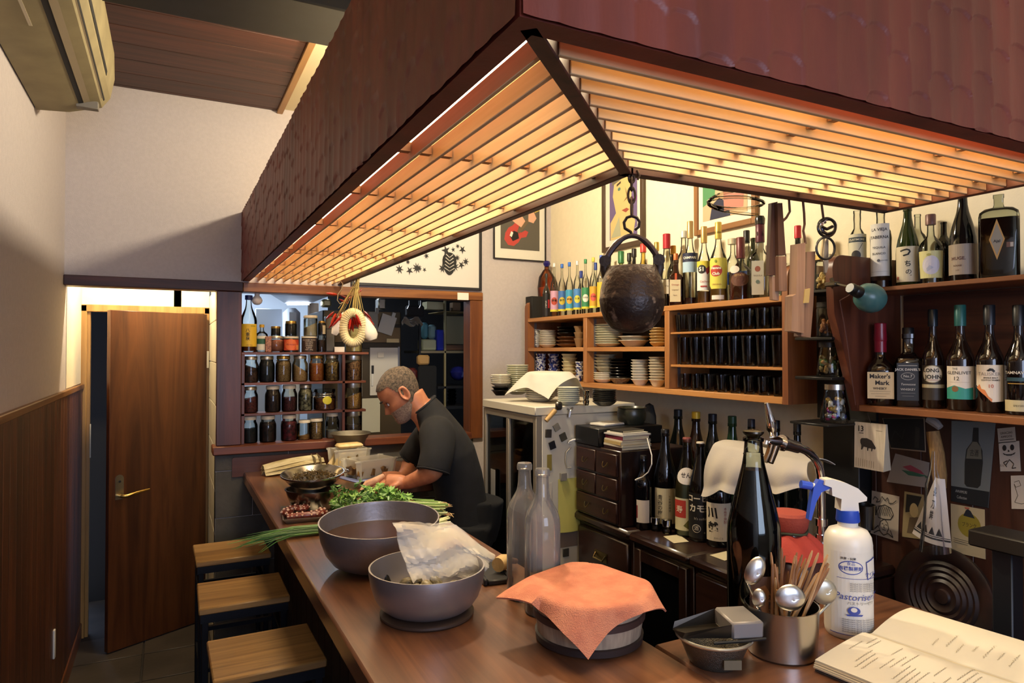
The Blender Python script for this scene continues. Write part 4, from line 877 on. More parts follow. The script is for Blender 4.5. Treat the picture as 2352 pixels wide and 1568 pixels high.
wk('single malt bottle with torn-edged white label and red number 10', 2273, 66, 700, 'tall', plain('170d0a', .06, spec=.6), .045, .42, cm('14181f'), None, [('p', [(-1.1, .30), (-.3, .20), (.15, .12), (1.1, .13), (1.1, .52), (-1.1, .52)], 'd8ccb8'), ('p', [(-1.05, .27), (-.75, .31), (-.6, .26), (-.35, .25), (-.1, .18), (.15, .15), (.1, .12), (-.35, .19)], 'c87a48'), ('t', 'TALISKER', -.05, .42, .38, '8a8076'), ('t', 'SINGLE MALT', .05, .38, .16, '2a241c', {'bold': .02}), ('t', 'SCOTCH WHISKY', .05, .355, .16, '2a241c', {'bold': .02}), ('t', '10', .05, .29, .40, 'b04a34'), ('p', [(-.2, .46), (.0, .485), (.2, .48), (.35, .455), (.25, .44), (.1, .46), (-.1, .45)], '17140f')], zb=zL)
wk('dark whisky bottle with white arched lettering at the frame edge', 2340, 66, 700, 'tall', plain('120c0a', .06, spec=.6), .045, .42, cm('101216'), None, [('r', -1.2, 1.2, .04, .16, 'b8ad86'), ('t', 'TAMNAVULIN', 0, .45, .34, 'cfc9b8', {'bold': .02}), ('r', -.9, .9, .36, .40, '2a4a52'), ('r', -.8, .8, .33, .34, 'a8843c'), ('t', 'SPEYSIDE', 0, .10, .2, '4a4434')], zb=zL)

# ---- black spice rack between the two shelves
rk2 = thing('spice_rack', 'narrow black rack of stacked clip jars between the two wall shelves', 'rack', (1.90, 1.46, 1.36))
def rkp(name, lo, hi): obj(name, box(Vector(lo)-rk2.location, Vector(hi)-rk2.location, .002), plain('0b0c0e', .4), rk2)
RKZ = (1.366, 1.480+.012, 1.628, 1.772+.026)
rkp('shelf_plate', (1.86, 1.456, 1.358), (2.10, 1.605, 1.366))
for z in (1.506, 1.636, 1.790): rkp('shelf_plate', (1.88, 1.458, z), (2.10, 1.60, z+.010))
rkp('back_plate', (2.10, 1.458, 1.358), (2.112, 1.69, 1.88))
def rjar(label, px, X, z, w, h, c, lid, prof, fill, lidr):
    y = ypx(px, X); r = w*mm_at(X, y)/2
    t = thing('jar', label, 'jar', (X, y, z), face_cam(X, y), 'jars in the black spice rack')
    obj('glass', MB().lathe([(a*r, b*h) for a, b in prof], 20), CLEAR2, t)
    if c:
        for k in range(26):
            a = R.random()*6.28; q = r*.62*math.sqrt(R.random()); s_ = r*.24; zz = .008+fill*h*R.random()
            q *= 1-.35*zz/h
            obj('sweet', MB().box((-s_, -s_*.7, -s_*.6), (s_, s_*.7, s_*.6), s_*.35).xf(place((q*math.cos(a), q*math.sin(a), zz+s_*.6), R.random()*3, R.random()*3, R.random()*3)), c[k % len(c)], t)
    obj('lid', MB().lathe([(0, h*.86), (r*lidr, h*.86), (r*lidr, h), (0, h)], 20), lid, t)
    return t
FL = [(0, .01), (.95, 0), (1, .06), (.9, .4), (.72, .75), (.68, .86)]
rjar('flared glass jar of shiny wrapped sweets with steel lid', 1917, 1.945, 1.3665, 64, .125, [plain(h, .25, .5) for h in ('b23a6a', 'c9c4c8', '4a4a9a', 'd8b060', 'e0dcd8', '6a3a8a', 'b8bcc4')], STEEL, FL, .5, .7)
rjar('dark glass jar of brown and green nuts in the middle of the rack', 1904, 1.945, 1.5165, 56, .112, [plain(h, .5) for h in ('8a6a3a', '6a5a30', '3a5a2a', 'a07a4a')], BLACKP, FL, .45, .8)
rjar('clip jar of small orange-brown beans high in the rack', 1900, 1.945, 1.6465, 48, .115, [plain(h, .5) for h in ('8a5430', 'a06a3a', '6a3a22')], BLACKP, STRAIGHT, .35, .95)
rjar('jar half full of pale cashew nuts topping the rack', 1896, 1.945, 1.8005, 52, .118, [plain(h, .45) for h in ('d0b070', 'c09a58', 'dcc088')], TIN, STRAIGHT, .36, .95)

# ---- dark plank panelling, pillar and pinned cards beside it
pn = wood('22110c', '4e2a1c', 'Z', 1, .5, .12)
for k in range(10):
    y0 = .10+k*.158; obj('plank', box((XR-.012, y0, 0), (XR-.001, min(y0+.1565, 1.54), 1.405), .002), pn, wr)
struct('pillar', box((2.13, 1.545, 0), (2.199, 1.69, 1.46), .003), plain('0c0d10', .5))
CX = XR-.0135
def card(name, label, pts, th=.0012, col='b9ae9a', items=(), cat='card', X=CX, rough=.7):
    """flat sheet on the panel: corners as picture points on the wall plane, printed figures in its own unit square"""
    P = [at(px, py, X=X) for px, py in pts]; o = Vector((X, sum(p.y for p in P)/4, min(p.z for p in P)))
    t = thing(name, label, cat, o)
    def uv(u, v, d=0.0):
        a = P[0].lerp(P[1], u); b = P[3].lerp(P[2], u); q = a.lerp(b, v)-o; return (q.x-d, q.y, q.z)
    m = MB(); q = [uv(0, 0), uv(1, 0), uv(1, 1), uv(0, 1)]
    m.add(q+[(a-th, b, c) for a, b, c in q], [(0, 1, 2, 3), (4, 7, 6, 5), (0, 4, 5, 1), (1, 5, 6, 2), (2, 6, 7, 3), (3, 7, 4, 0)])
    obj('sheet', m, plain(col, rough), t, smooth=0)
    k = 0; cols = {}
    for it in items:
        k += 1; d = th+.0004+.00012*k; mb = MB()
        if it[0] == 'p': mb.add([uv(u, 1-v, d) for u, v in it[1]], [tuple(range(len(it[1])))])
        elif it[0] == 'e':
            _, u, v, ru, rv, c = it; mb.add([uv(u+ru*math.cos(2*PI*i/20), 1-v+rv*math.sin(2*PI*i/20), d) for i in range(20)], [tuple(range(20))])
        elif it[0] == 'l':
            _, pl_, wd, c = it
            for (u0, v0), (u1, v1) in zip(pl_, pl_[1:]):
                du, dv = u1-u0, v1-v0; L_ = math.hypot(du, dv) or 1; nx, ny = -dv/L_*wd/2, du/L_*wd/2
                b = len(mb.v); mb.add([uv(u0+nx, 1-v0-ny, d), uv(u1+nx, 1-v1-ny, d), uv(u1-nx, 1-v1+ny, d), uv(u0-nx, 1-v0+ny, d)], [(0, 1, 2, 3)])
        else:
            _, s_, u, v, sz, asp, c = it
            vs, fs = text_geo(s_, sz); mb.add([uv(u+a.x*asp, 1-(v+a.y), d) for a in vs], fs)
        c = it[-1]; nm = 'lettering' if it[0] == 't' else 'print'
        obj(nm, mb, plain(c, .7), t, smooth=0)
    return t
INK = '26211d'
card('drawing_card', 'cream card with ink drawing of a face under a basket of fruit', [(2003, 1126), (2066, 1140), (2063, 1243), (2000, 1224)], col='ab9f90', items=[
    ('l', [(.38, .10), (.30, .20), (.36, .34), (.50, .42), (.62, .34), (.66, .22), (.60, .12)], .02, INK), ('l', [(.42, .30), (.46, .30)], .02, INK), ('l', [(.54, .30), (.60, .29)], .02, INK), ('l', [(.50, .29), (.48, .22), (.53, .22)], .015, INK), ('l', [(.44, .17), (.56, .17)], .015, INK),
    ('l', [(.28, .42), (.22, .55), (.30, .68), (.50, .74), (.72, .70), (.82, .56), (.72, .44), (.50, .41), (.28, .42)], .02, INK)]+[('l', [(.26+.08*i, .45+.015*i), (.40+.06*i, .71)], .010, INK) for i in range(6)]+[('l', [(.80-.09*i, .50), (.62-.07*i, .70)], .010, INK) for i in range(6)]+[
    ('l', [(.08, .80), (.14, .88), (.26, .84), (.20, .76), (.34, .80), (.40, .92), (.52, .84), (.60, .92), (.66, .80), (.80, .82), (.92, .90)], .018, INK), ('l', [(.12, .10), (.30, .24)], .03, INK), ('l', [(.14, .04), (.34, .14), (.5, .05), (.66, .12), (.84, .06), (.74, .2)], .02, INK)])
card('picture_card', 'yellowed card with dark edge half hidden by the wrapped charm', [(2078, 1128), (2122, 1136), (2130, 1240), (2072, 1232)], col='8a7a56', items=[('p', [(.1, .55), (.6, .6), (.9, .95), (.12, .95)], '1c1a16'), ('p', [(.2, .1), (.8, .1), (.9, .5), (.3, .45)], '5a4a34'), ('e', .5, .62, .2, .16, 'b09a6a')])
card('picture_card', 'pale grey card of two bright fish', [(2057, 1041), (2135, 1062), (2131, 1120), (2037, 1106)], col='8a8078', items=[('p', [(.30, .62), (.5, .74), (.8, .62), (.9, .5), (.55, .5)], '8a3a4a'), ('p', [(.30, .50), (.6, .52), (.95, .46), (.8, .38), (.5, .36)], '2f5a46'), ('p', [(.88, .5), (1.0, .44), (.95, .36)], '3a5a46')])
card('picture_card', 'dark framed picture card with a thin light lower edge', [(2027, 960), (2124, 960), (2127, 1038), (2046, 1030)], col='8f7a62', items=[('p', [(.02, .04), (.98, .04), (.98, .99), (.02, .99)], '171614'), ('p', [(.7, .1), (.82, .1), (.88, .7), (.78, .75)], '2c2822'), ('l', [(.1, .3), (.25, .6), (.4, .35), (.5, .65)], .03, '25231f')])
card('bottle_poster', 'grey poster of an old dust-covered bottle', [(2186, 966), (2287, 970), (2270, 1166), (2185, 1150)], col='6d716e', items=[('p', [(0, 0), (1, 0), (1, .19), (0, .19)], '15171a'),
    ('p', [(.36, .24), (.42, .21), (.70, .21), (.77, .25), (.79, .52), (.76, .66), (.66, .76), (.64, .93), (.52, .93), (.51, .76), (.38, .66), (.35, .5)], '23221e'), ('p', [(.38, .55), (.76, .56), (.72, .70), (.62, .76), (.52, .76), (.40, .66)], '6a6554'), ('t', 'AWAMORI', .28, .135, .05, 1.3, 'a8a8a4'), ('t', 'Collection', .30, .065, .05, 1.3, 'a8a8a4'), ('t', '古酒', .57, .62, .09, 1.2, '2e2a24')])
card('yellow_card', 'cream flyer with a round yellow bottle drawn on it', [(2184, 1156), (2262, 1170), (2264, 1284), (2186, 1266)], col='b5a684', items=[('e', .55, .62, .34, .25, '8f7f2a'), ('p', [(.38, .80), (.72, .78), (.60, .92), (.52, .95), (.46, .92)], '1c2028'), ('t', 'ブランク', .55, .62, .10, 1.1, '26211a'), ('l', [(.08, .30), (.6, .28)], .008, '5a5040'), ('l', [(.08, .26), (.7, .24)], .008, '5a5040'), ('l', [(.08, .22), (.5, .205)], .008, '5a5040'), ('p', [(.45, .95), (.55, .95), (.58, .985), (.42, .985)], 'a85a44')])
card('skull_card', 'white die-cut card of a grinning skull with a round plaque above', [(2294, 1016), (2341, 1012), (2345, 1082), (2298, 1082)], col='c4b8a6', items=[('e', .28, .80, .10, .10, INK), ('e', .66, .80, .10, .10, INK), ('p', [(.43, .66), (.53, .66), (.48, .74)], INK), ('l', [(.2, .62), (.4, .54), (.6, .54), (.8, .62)], .025, INK), ('l', [(.25, .57), (.75, .57)], .02, INK), ('l', [(.3, .2), (.5, .4), (.7, .25), (.6, .1), (.8, .12)], .03, INK), ('l', [(.4, .36), (.2, .3), (.35, .15)], .03, INK), ('v' if 0 else 't', 'えん', .12, .2, .10, 1.2, INK)])
card('round_plaque', 'small pale round plaque of lettering above the skull card', [(2291, 984), (2331, 980), (2334, 1014), (2294, 1018)], col='b5a896', items=[('t', 'GRACIAS', .5, .65, .22, .8, INK), ('t', 'AMIGOS', .5, .40, .22, .8, INK), ('l', [(.1, .2), (.9, .2)], .04, INK)])
card('sketch_card', 'white card with a thin pencil sketch at the frame edge', [(2322, 1092), (2400, 1090), (2405, 1170), (2324, 1168)], col='c4b9a8', items=[('l', [(.1, .8), (.25, .85), (.3, .7), (.15, .65), (.1, .75), (.2, .4), (.1, .2), (.3, .15), (.5, .2)], .015, '5a5044')])
# daily calendar hung by a cord: a thick pad turned away from the wall
cal = thing('calendar', 'thick tear-off calendar pad showing 13 and a black pig', 'calendar', at(1963, 1082, X=1.99))
def cq(px, py, X=1.99): return at(px, py, X=X)-cal.location
A_, B_, C_, D_ = cq(1963, 968), cq(2035, 975), cq(2029, 1084), cq(1962, 1072)
nb = Vector((.055, .012, 0)); nt_ = Vector((.010, .002, 0))
m = MB().add([D_, C_, B_, A_, D_+nb, C_+nb, B_+nt_, A_+nt_], [(0, 1, 2, 3), (7, 6, 5, 4), (0, 4, 5, 1), (1, 5, 6, 2), (2, 6, 7, 3), (3, 7, 4, 0)])
obj('pad', m, plain('cbbfa8', .7, h2='b8ac94', scale=120, stretch=(6, 1, .1)), cal, smooth=0)
def cuv(u, v, d=.0006): return A_.lerp(B_, u).lerp(D_.lerp(C_, u), 1-v)+Vector((-d*.9, -d*.4, 0))
def cprint(nm, poly, c, d=.0008): obj(nm, MB().add([cuv(u, v, d) for u, v in poly], [tuple(range(len(poly)))]), plain(c, .7), cal, smooth=0)
vs, fs = text_geo('13', .17, 0, .02); obj('lettering', MB().add([cuv(.20+a.x*1.3, .86+a.y, .0008) for a in vs], fs), plain('201c18', .7), cal, smooth=0)
cprint('pig_print', [(.20, .62), (.24, .66), (.42, .67), (.58, .63), (.66, .55), (.72, .49), (.70, .45), (.62, .46), (.60, .40), (.57, .40), (.57, .46), (.48, .46), (.47, .40), (.44, .40), (.43, .47), (.32, .48), (.27, .41), (.23, .41), (.24, .50), (.20, .56)], '2b2622')
for k in range(9): cprint('print', [(.06+.075*k, .04), (.075+.075*k, .04), (.075+.075*k, .22-.004*k), (.06+.075*k, .22-.004*k)], '8a7d68')
cprint('print', [(.15, .76), (.30, .76), (.30, .775), (.15, .775)], '5a5044'); cprint('print', [(.70, .85), (.90, .845), (.90, .855), (.70, .86)], '8a7d68')
obj('cord', MB().tube([cq(2000, 972), cq(1996, 960, 2.0), cq(1992, 948, 2.0), cq(1994, 936, 1.995)], .0012, 5), plain('2a2018', .8), cal)
# charm of straw wrapped in clear film
ch = thing('wrapped_charm', 'straw festival charm in clear film with a white paper skirt lettered in brush kanji', 'charm', at(2148, 1260, X=2.06))
def hq(px, py, X=2.06): return at(px, py, X=X)-ch.location
obj('straw', MB().tube([hq(2142, 990, 2.075), hq(2152, 1040, 2.075), hq(2158, 1090, 2.075), hq(2160, 1120, 2.075)], [.018, .020, .020, .016], 10), plain('8a6a3c', .7, h2='6a4e2a', scale=60, stretch=(4, 4, .2), bump=.4), ch)
obj('twist', MB().tube([hq(2132, 962, 2.07), hq(2150, 972, 2.07), hq(2160, 982, 2.07)], [.012, .014, .010], 8), plain('8a8480', .4), ch)
P4 = [hq(2150, 1095), hq(2170, 1100), hq(2186, 1258), hq(2096, 1224)]
def skirt(u, v, d=0): return P4[0].lerp(P4[1], u).lerp(P4[3].lerp(P4[2], u), v)+Vector((-d-.012*math.sin(PI*u), 0, -.006*math.sin(PI*u)*v))
obj('paper_skirt', MB().grid(lambda u, v: skirt(u, v), 10, 8, .0015), plain('bdb8b8', .6), ch)
for s_, v in (('長', .22), ('刀', .41), ('鉾', .58)):
    vs, fs = text_geo(s_, .15, 0, .012); obj('lettering', MB().add([skirt(.45+a.x*(1.0/(.45+v)), v-a.y, .0022) for a in vs], fs), plain('1d1c20', .7), ch, smooth=0)
for k in range(4): obj('print', MB().add([skirt(.05+.2*k, .86, .0022), skirt(.22+.2*k, .86, .0022), skirt(.135+.2*k, .74, .0022)], [(0, 1, 2)]), plain('26272c', .7), ch, smooth=0)
for v0, v1 in ((.875, .885), (.90, .925)): obj('print', MB().grid(lambda u, v: skirt(u, v0+(v1-v0)*v, .0022), 10, 1), plain('26272c', .7), ch)
obj('film', MB().lathe([(.008, .30), (.014, .245), (.030, .20), (.038, .10), (.052, 0)], 16, sy=.75, c=(0, 0, -.006)), glass('f2f2f4', .8, .9, .12), ch)
# leaning round lid, dark post and bench arm by the counter end
ld = thing('ring_plaque', 'big dark round wooden disc with ring grooves leaning on the plank wall', 'disc', (2.13, 1.262, .6905))
q = MB().lathe([(0, .012), (.02, .012), (.024, .006)]+[(r_, .012 if i % 2 else .006) for i, r_ in enumerate([.035+.009*j for j in range(10)])]+[(.125, .012), (.143, .016), (.152, .012), (.152, 0), (0, 0)], 40)
obj('disc', q.xf(place((0, 0, .153), 0, -PI/2+.10, 0)), plain('1c1210', .45, h2='2e1a16', scale=20), ld)
ps = thing('bench_frame', 'dark square post carrying a black arm board beyond the counter end', 'bench', (1.83, .93, 0))
obj('post', box((-.02, -.02, 0), (.03, .026, 1.115), .003), plain('0f1116', .45), ps)
obj('seat_board', box((-.02, -.6, .662), (.345, .495, .69), .004), plain('17120f', .45), ps)
obj('leg', box((.27, .44, 0), (.31, .48, .661), .003), plain('0f1116', .45), ps)
obj('arm_board', MB().box((-.05, -.60, 1.116), (.05, .065, 1.156), .004), plain('1a1613', .4), ps)
# clamp lamp with a teal shade fixed to the shelf bracket
lp = at(1990, 680, X=1.86); lm = thing('clamp_lamp', 'clamp lamp with a dull teal enamel shade on the shelf bracket', 'lamp', lp)
ax = (RT*.86+FW*.40-Vector((0, 0, .30))).normalized()
mt = ax.to_track_quat('Z', 'Y').to_matrix().to_4x4()
obj('shade', MB().lathe([(.016, -.034), (.018, -.03), (.026, -.024), (.038, -.010), (.044, .010), (.043, .030), (.036, .046), (.034, .046), (.040, .028), (.040, .010), (.034, -.008), (.014, -.028)], 24).xf(mt), plain('3f6a6a', .3), lm)
obj('socket', MB().lathe([(0, -.075), (.014, -.075), (.017, -.070), (.017, -.058), (.014, -.055), (.018, -.05), (.018, -.032), (0, -.032)], 16).xf(mt), plain('1b1a18', .35, .3), lm)
tip = mt@Vector((0, 0, -.045)); cl = at(1912, 652, X=1.852)-lp
obj('arm', MB().tube([cl+Vector((0, 0, .004)), cl.lerp(tip, .5)+Vector((0, 0, .006)), tip+Vector((0, 0, .012))], .0028, 6), plain('a8a08c', .3, .9), lm)
obj('clamp', MB().box(cl+Vector((-.014, -.02, -.008)), cl+Vector((.013, .02, .006)), .003).tube([cl+Vector((0, 0, .006)), cl+Vector((.0, .004, .018))], .006, 8), plain('5a554c', .3, .9), lm)
wv = [at(1929, 690, X=1.852)-lp, at(1945, 780, X=1.880)-lp, at(1958, 880, X=1.930)-lp, at(1965, 930, X=1.958)-lp]
obj('cord', MB().tube([tip]+wv, .0016, 5), plain('5a3a34', .5), lm)
# ---- framed pictures
def frame(label, X=None, Y=None, corners=(), fw=.02, fcol='2a2a2c', mat='ddd8cc', dep=.02, paper=None, inset=.05, name='framed_picture'):
    (px0, py0), (px1, py1) = corners
    a, b = at(px0, py0, X=X, Y=Y), at(px1, py1, X=X, Y=Y)
    h_ = a.z-b.z; wd = (Vector((a.x, a.y))-Vector((b.x, b.y))).length
    loc = Vector((a.x, a.y, b.z)); t = thing(name, label, 'picture', loc, 0 if Y else -PI/2)
    fm = plain(fcol, .4)
    for nm, lo, hi in (('frame_side', (0, -dep, 0), (fw, 0, h_)), ('frame_side', (wd-fw, -dep, 0), (wd, 0, h_)), ('frame_side', (fw, -dep, 0), (wd-fw, 0, fw)), ('frame_side', (fw, -dep, h_-fw), (wd-fw, 0, h_))):
        obj(nm, box(lo, hi, .0015), fm, t)
    obj('mat', box((fw, -dep*.5, fw), (wd-fw, -.001, h_-fw)), plain(mat, .7), t)
    if paper: obj('paper', box((fw+inset, -dep*.5-.0006, fw+inset), (wd-fw-inset, -dep*.5, h_-fw-inset)), plain(paper, .7), t)
    k = [0]
    def pr(poly, col, nm='print'):
        k[0] += 1; d = -dep*.5-.0012-.00015*k[0]
        return obj(nm, MB().add([(u*wd, d, v*h_) for u, v in poly], [tuple(range(len(poly)))]), plain(col, .7), t, smooth=0)
    return t, pr, wd, h_
def circ(u, v, ru, rv, n=18): return [(u+ru*math.cos(2*PI*i/n), v+rv*math.sin(2*PI*i/n)) for i in range(n)]
t, pr, wd, h_ = frame('wide black-framed print of black leaves and sea plants on white', Y=YB-.001, corners=((806, 470), (1104, 668)), fw=.016, fcol='26262a', mat='dcd8cf')
for k in range(34):
    u, v = .08+.84*R.random(), .20+.55*R.random(); s_ = .016+.022*R.random(); n = R.choice((5, 7, 9)); a0 = R.random()*6
    pts = []
    for i in range(n*2):
        rr_ = s_*(1 if i % 2 == 0 else .35); pts.append((u+rr_*math.cos(a0+PI*i/n), v+rr_*2.1*math.sin(a0+PI*i/n)))
    pr(pts, '2a2a2a')
pr([(.735+.055*math.sin(2*PI*i/20)*(1-.25*math.cos(2*PI*i/20)), .34-.15*math.cos(2*PI*i/20)) for i in range(20)], '1d1d1d')
for k in range(5): pr([(.735-.003, .24+.045*k), (.735+.003, .24+.045*k), (.778-.003*k, .28+.045*k), (.772-.003*k, .285+.045*k)], 'd0ccc4'); pr([(.735-.003, .24+.045*k), (.735+.003, .24+.045*k), (.698+.003*k, .285+.045*k), (.692+.003*k, .28+.045*k)], 'd0ccc4')
t, pr, wd, h_ = frame('thin black-framed picture of a hand playing a red electric guitar', Y=YB-.001, corners=((1132, 440), (1251, 602)), fw=.006, fcol='1e1c1c', mat='e0dccd')
pr([(.13, .16), (.88, .16), (.88, .98), (.13, .98)], '5a554a')
pr([(.22, .40), (.20, .30), (.27, .22), (.38, .21), (.47, .27), (.52, .34), (.62, .36), (.66, .44), (.60, .46), (.52, .42), (.46, .46), (.50, .56), (.44, .60), (.36, .52), (.28, .48)], 'b8423a')
pr([(.30, .36), (.36, .28), (.48, .33), (.46, .42), (.38, .44)], '1a1714'); pr([(.44, .44), (.48, .40), (.82, .74), (.78, .78)], '6a5a44'); pr([(.30, .36), (.34, .34), (.37, .41), (.33, .43)], 'e8e2d2')
pr([(.40, .56), (.52, .50), (.60, .60), (.50, .72), (.38, .74), (.30, .62)], 'd9a88a'); pr([(.66, .60), (.76, .58), (.82, .66), (.74, .80), (.66, .72)], 'd9a88a'); pr([(.78, .74), (.88, .78), (.88, .86), (.80, .84)], 'c9b04a')
t, pr, wd, h_ = frame('brown-framed drawing of a yellow face against purple and grey', X=XR-.001, corners=((1388, 340), (1484, 560)), fw=.026, fcol='4a3826', mat='e0d8c8', inset=.01)
pr([(.18, .10), (.84, .10), (.84, .92), (.18, .92)], '6a5a84'); pr([(.20, .10), (.74, .10), (.80, .22), (.70, .34), (.72, .55), (.66, .74), (.34, .76), (.26, .50), (.34, .34), (.20, .26)], 'cdb67a'); pr([(.24, .60), (.78, .68), (.82, .90), (.30, .90)], '6d675a')
pr([(.36, .60), (.46, .62), (.46, .60), (.36, .58)], '3a2a1c'); pr(circ(.42, .55, .035, .016), '5a7a6a'); pr([(.56, .56), (.60, .46), (.52, .42), (.56, .43), (.64, .45)], '8a6a44'); pr([(.48, .35), (.60, .36), (.66, .34), (.58, .32)], '9a4a3a'); pr([(.22, .12), (.42, .30), (.46, .12)], 'a8a88a'); pr([(.68, .40), (.84, .40), (.84, .44), (.68, .44)], '7a3f8a')
t, pr, wd, h_ = frame('oak-framed picture in green, pink and navy patches', X=XR-.001, corners=((1600, 340), (1743, 512)), fw=.024, fcol='8a5f34', mat='e4dcc8', inset=.01)
pr([(.14, .14), (.86, .14), (.86, .88), (.14, .88)], 'c9a884'); pr([(.14, .30), (.34, .36), (.38, .62), (.30, .86), (.14, .86)], '4f8a5a'); pr([(.26, .14), (.30, .30), (.42, .36), (.56, .28), (.60, .14)], '252840'); pr([(.5, .2), (.8, .2), (.84, .6), (.6, .7), (.48, .5)], 'b87a6a'); pr([(.4, .5), (.5, .52), (.5, .86), (.42, .86)], '8aa884')
# coil of clear tube under the canopy beam
co = at(1690, 462, Y=1.40)
solo('clear_hose', 'coil of clear plastic hose hung under the canopy beam', 'hose', MB().tube([((.085+.004*math.sin(i*.9))*math.cos(i*.35), .06*math.sin(i*.35), .012*math.sin(i*.2)+.0016*i-.03) for i in range(60)], .0045, 6), glass('f0f0e8', .8, 1.2), co)
# ------------------------------------------------------------------ glass-door fridge beside the man
FX, FY0, FY1, FZ = 1.42, 2.57, 3.12, 1.357
fg = thing('display_fridge', 'white glass-fronted fridge stacked with dishes, side covered in magnets', 'refrigerator', (FX, FY0, 0))
def gp(name, lo, hi, m, bev=.002): return obj(name, box(Vector(lo)-Vector((FX, FY0, 0)), Vector(hi)-Vector((FX, FY0, 0)), bev), m, fg)
FWH = plain('cbc5b2', .45); FGR = plain('8a8274', .4, .3); FDK = plain('14110e', .5)
gp('top', (FX-.006, FY0-.003, 1.318), (1.95, FY1, FZ), FWH, .004); gp('side_wall', (FX+.03, FY0, .06), (1.95, FY0+.02, 1.317), FWH)
gp('side_wall', (FX+.03, FY1-.02, .06), (1.95, FY1, 1.317), FWH); gp('back', (1.93, FY0+.02, .06), (1.95, FY1-.02, 1.317), FDK); gp('base', (FX+.03, FY0+.01, 0), (1.94, FY1-.01, .06), FDK)
for lo, hi in (((FX, FY0, .07), (FX+.03, FY0+.028, 1.316)), ((FX, FY1-.028, .07), (FX+.03, FY1, 1.316)), ((FX, FY0+.028, 1.285), (FX+.03, FY1-.028, 1.316)), ((FX, FY0+.028, .07), (FX+.03, FY1-.028, .13)), ((FX, 2.835, .13), (FX+.03, 2.863, 1.285))): gp('door_frame', lo, hi, FGR)
gp('door_pane', (FX+.012, FY0+.028, .13), (FX+.016, 2.835, 1.285), glass('c8c8c0', .5, .8), 0); gp('door_pane', (FX+.012, 2.863, .13), (FX+.016, FY1-.028, 1.285), glass('c8c8c0', .5, .8), 0)
for z in (.60, 1.05): gp('inner_shelf', (FX+.05, FY0+.03, z), (1.9, FY1-.03, z+.012), plain('9a927e', .4))
gp('price_strip', (FX-.0015, 2.98, .72), (FX-.0003, 3.03, 1.02), plain('9a9890', .5), 0)
for k in range(4):
    solo('drinking_glass', 'stem glass standing inside the glass-fronted fridge', 'glass', MB().lathe([(0, 0), (.025, .002), (.004, .008), (.004, .06), (.026, .09), (.028, .15), (.026, .15), (.003, .065), (0, .065)], 14), CLEAR2, (FX+.10, 2.64+.05*k, 1.0625), group='stem glasses inside the fridge')
# things on the side of the fridge (the plane Y = FY0)
def onside(px, py): return at(px, py, Y=FY0-.002)
def magnet(label, px, py, w, h, col, rot=.3, kind='magnet', d=.006):
    q = onside(px, py); return solo(kind, label, kind.split('_')[-1], box((-w/2, -d, -h/2), (w/2, 0, h/2), .001), plain(col, .4), q, (0, rot, 0))
magnet('pale grey square magnet in the upper row on the fridge side', 1278, 981, .030, .030, '8d8876', -.5); magnet('dark square magnet at the front edge of the fridge side', 1259, 995, .030, .036, '3a362e', .05)
magnet('dark olive tilted square magnet near the black box', 1293, 1003, .032, .034, '4a4638', -.4); magnet('black tilted square magnet, lowest of the four squares', 1268, 1022, .030, .034, '14141a', -.3)
magnet('steel clip magnet holding the yellow paper sheet', 1292, 1094, .030, .034, '8a8478', 0, d=.014); magnet('black clip magnet low on the fridge side', 1299, 1268, .03, .036, '3a3832', 0); magnet('small photo sticker strip on the fridge side', 1262, 1062, .024, .07, '8a7a3a', 0, 'sticker', .001)
magnet('narrow poster strip with red spot beside the yellow paper', 1262, 1135, .022, .10, 'cfc5b0', 0, 'sticker', .001)
q = onside(1306, 1160); solo('yellow_paper', 'large yellow paper sheet clipped to the fridge side', 'paper', MB().grid(lambda u, v: (-.055+.115*u, -.004-.01*math.sin(PI*u)*(1-v), -.115+.235*v), 6, 6, .001), plain('c4bd62', .6), q)
magnet('grey flyer with purple shape below the yellow paper', 1300, 1230, .12, .10, '77695e', 0, 'flyer', .001)
q = onside(1279, 935); mg = solo('bottle_opener', 'bottle opener with a wooden handle held on the fridge side', 'opener', MB().tube([(-.062, -.012, -.056), (-.015, -.012, -.012)], [.010, .011], 10), plain('c09a5c', .5), q)
obj('opener_head', MB().box((-.014, -.022, -.012), (.020, -.002, .026), .008), plain('5a5650', .3, .9), mg)
q = onside(1306, 944); solo('corkscrew', 'small silver corkscrew clinging to the fridge side', 'corkscrew', MB().tube([(-.012, -.01, .012), (0, -.012, 0), (.016, -.01, .016)], .004, 6).tube([(0, -.012, 0), (-.006, -.012, -.026)], [.008, .006], 6), STEEL, q)
q = onside(1309, 1012); solo('charging_cable', 'short white charger plug hanging by the black box', 'cable', MB().tube([(.03, -.012, .006), (.005, -.015, .004), (-.012, -.014, 0), (-.016, -.012, -.008), (0, -.012, -.012)], [.004, .006, .002, .002, .002], 6), WHITEP, q)
q = onside(1304, 1058); solo('wall_cable', 'pale grey cable loop behind the chest of drawers', 'cable', MB().tube([(.012, -.008, .06), (-.012, -.008, .04), (-.016, -.008, 0), (-.008, -.008, -.03), (.012, -.008, -.03)], .003, 6), plain('a8a294', .5), q)
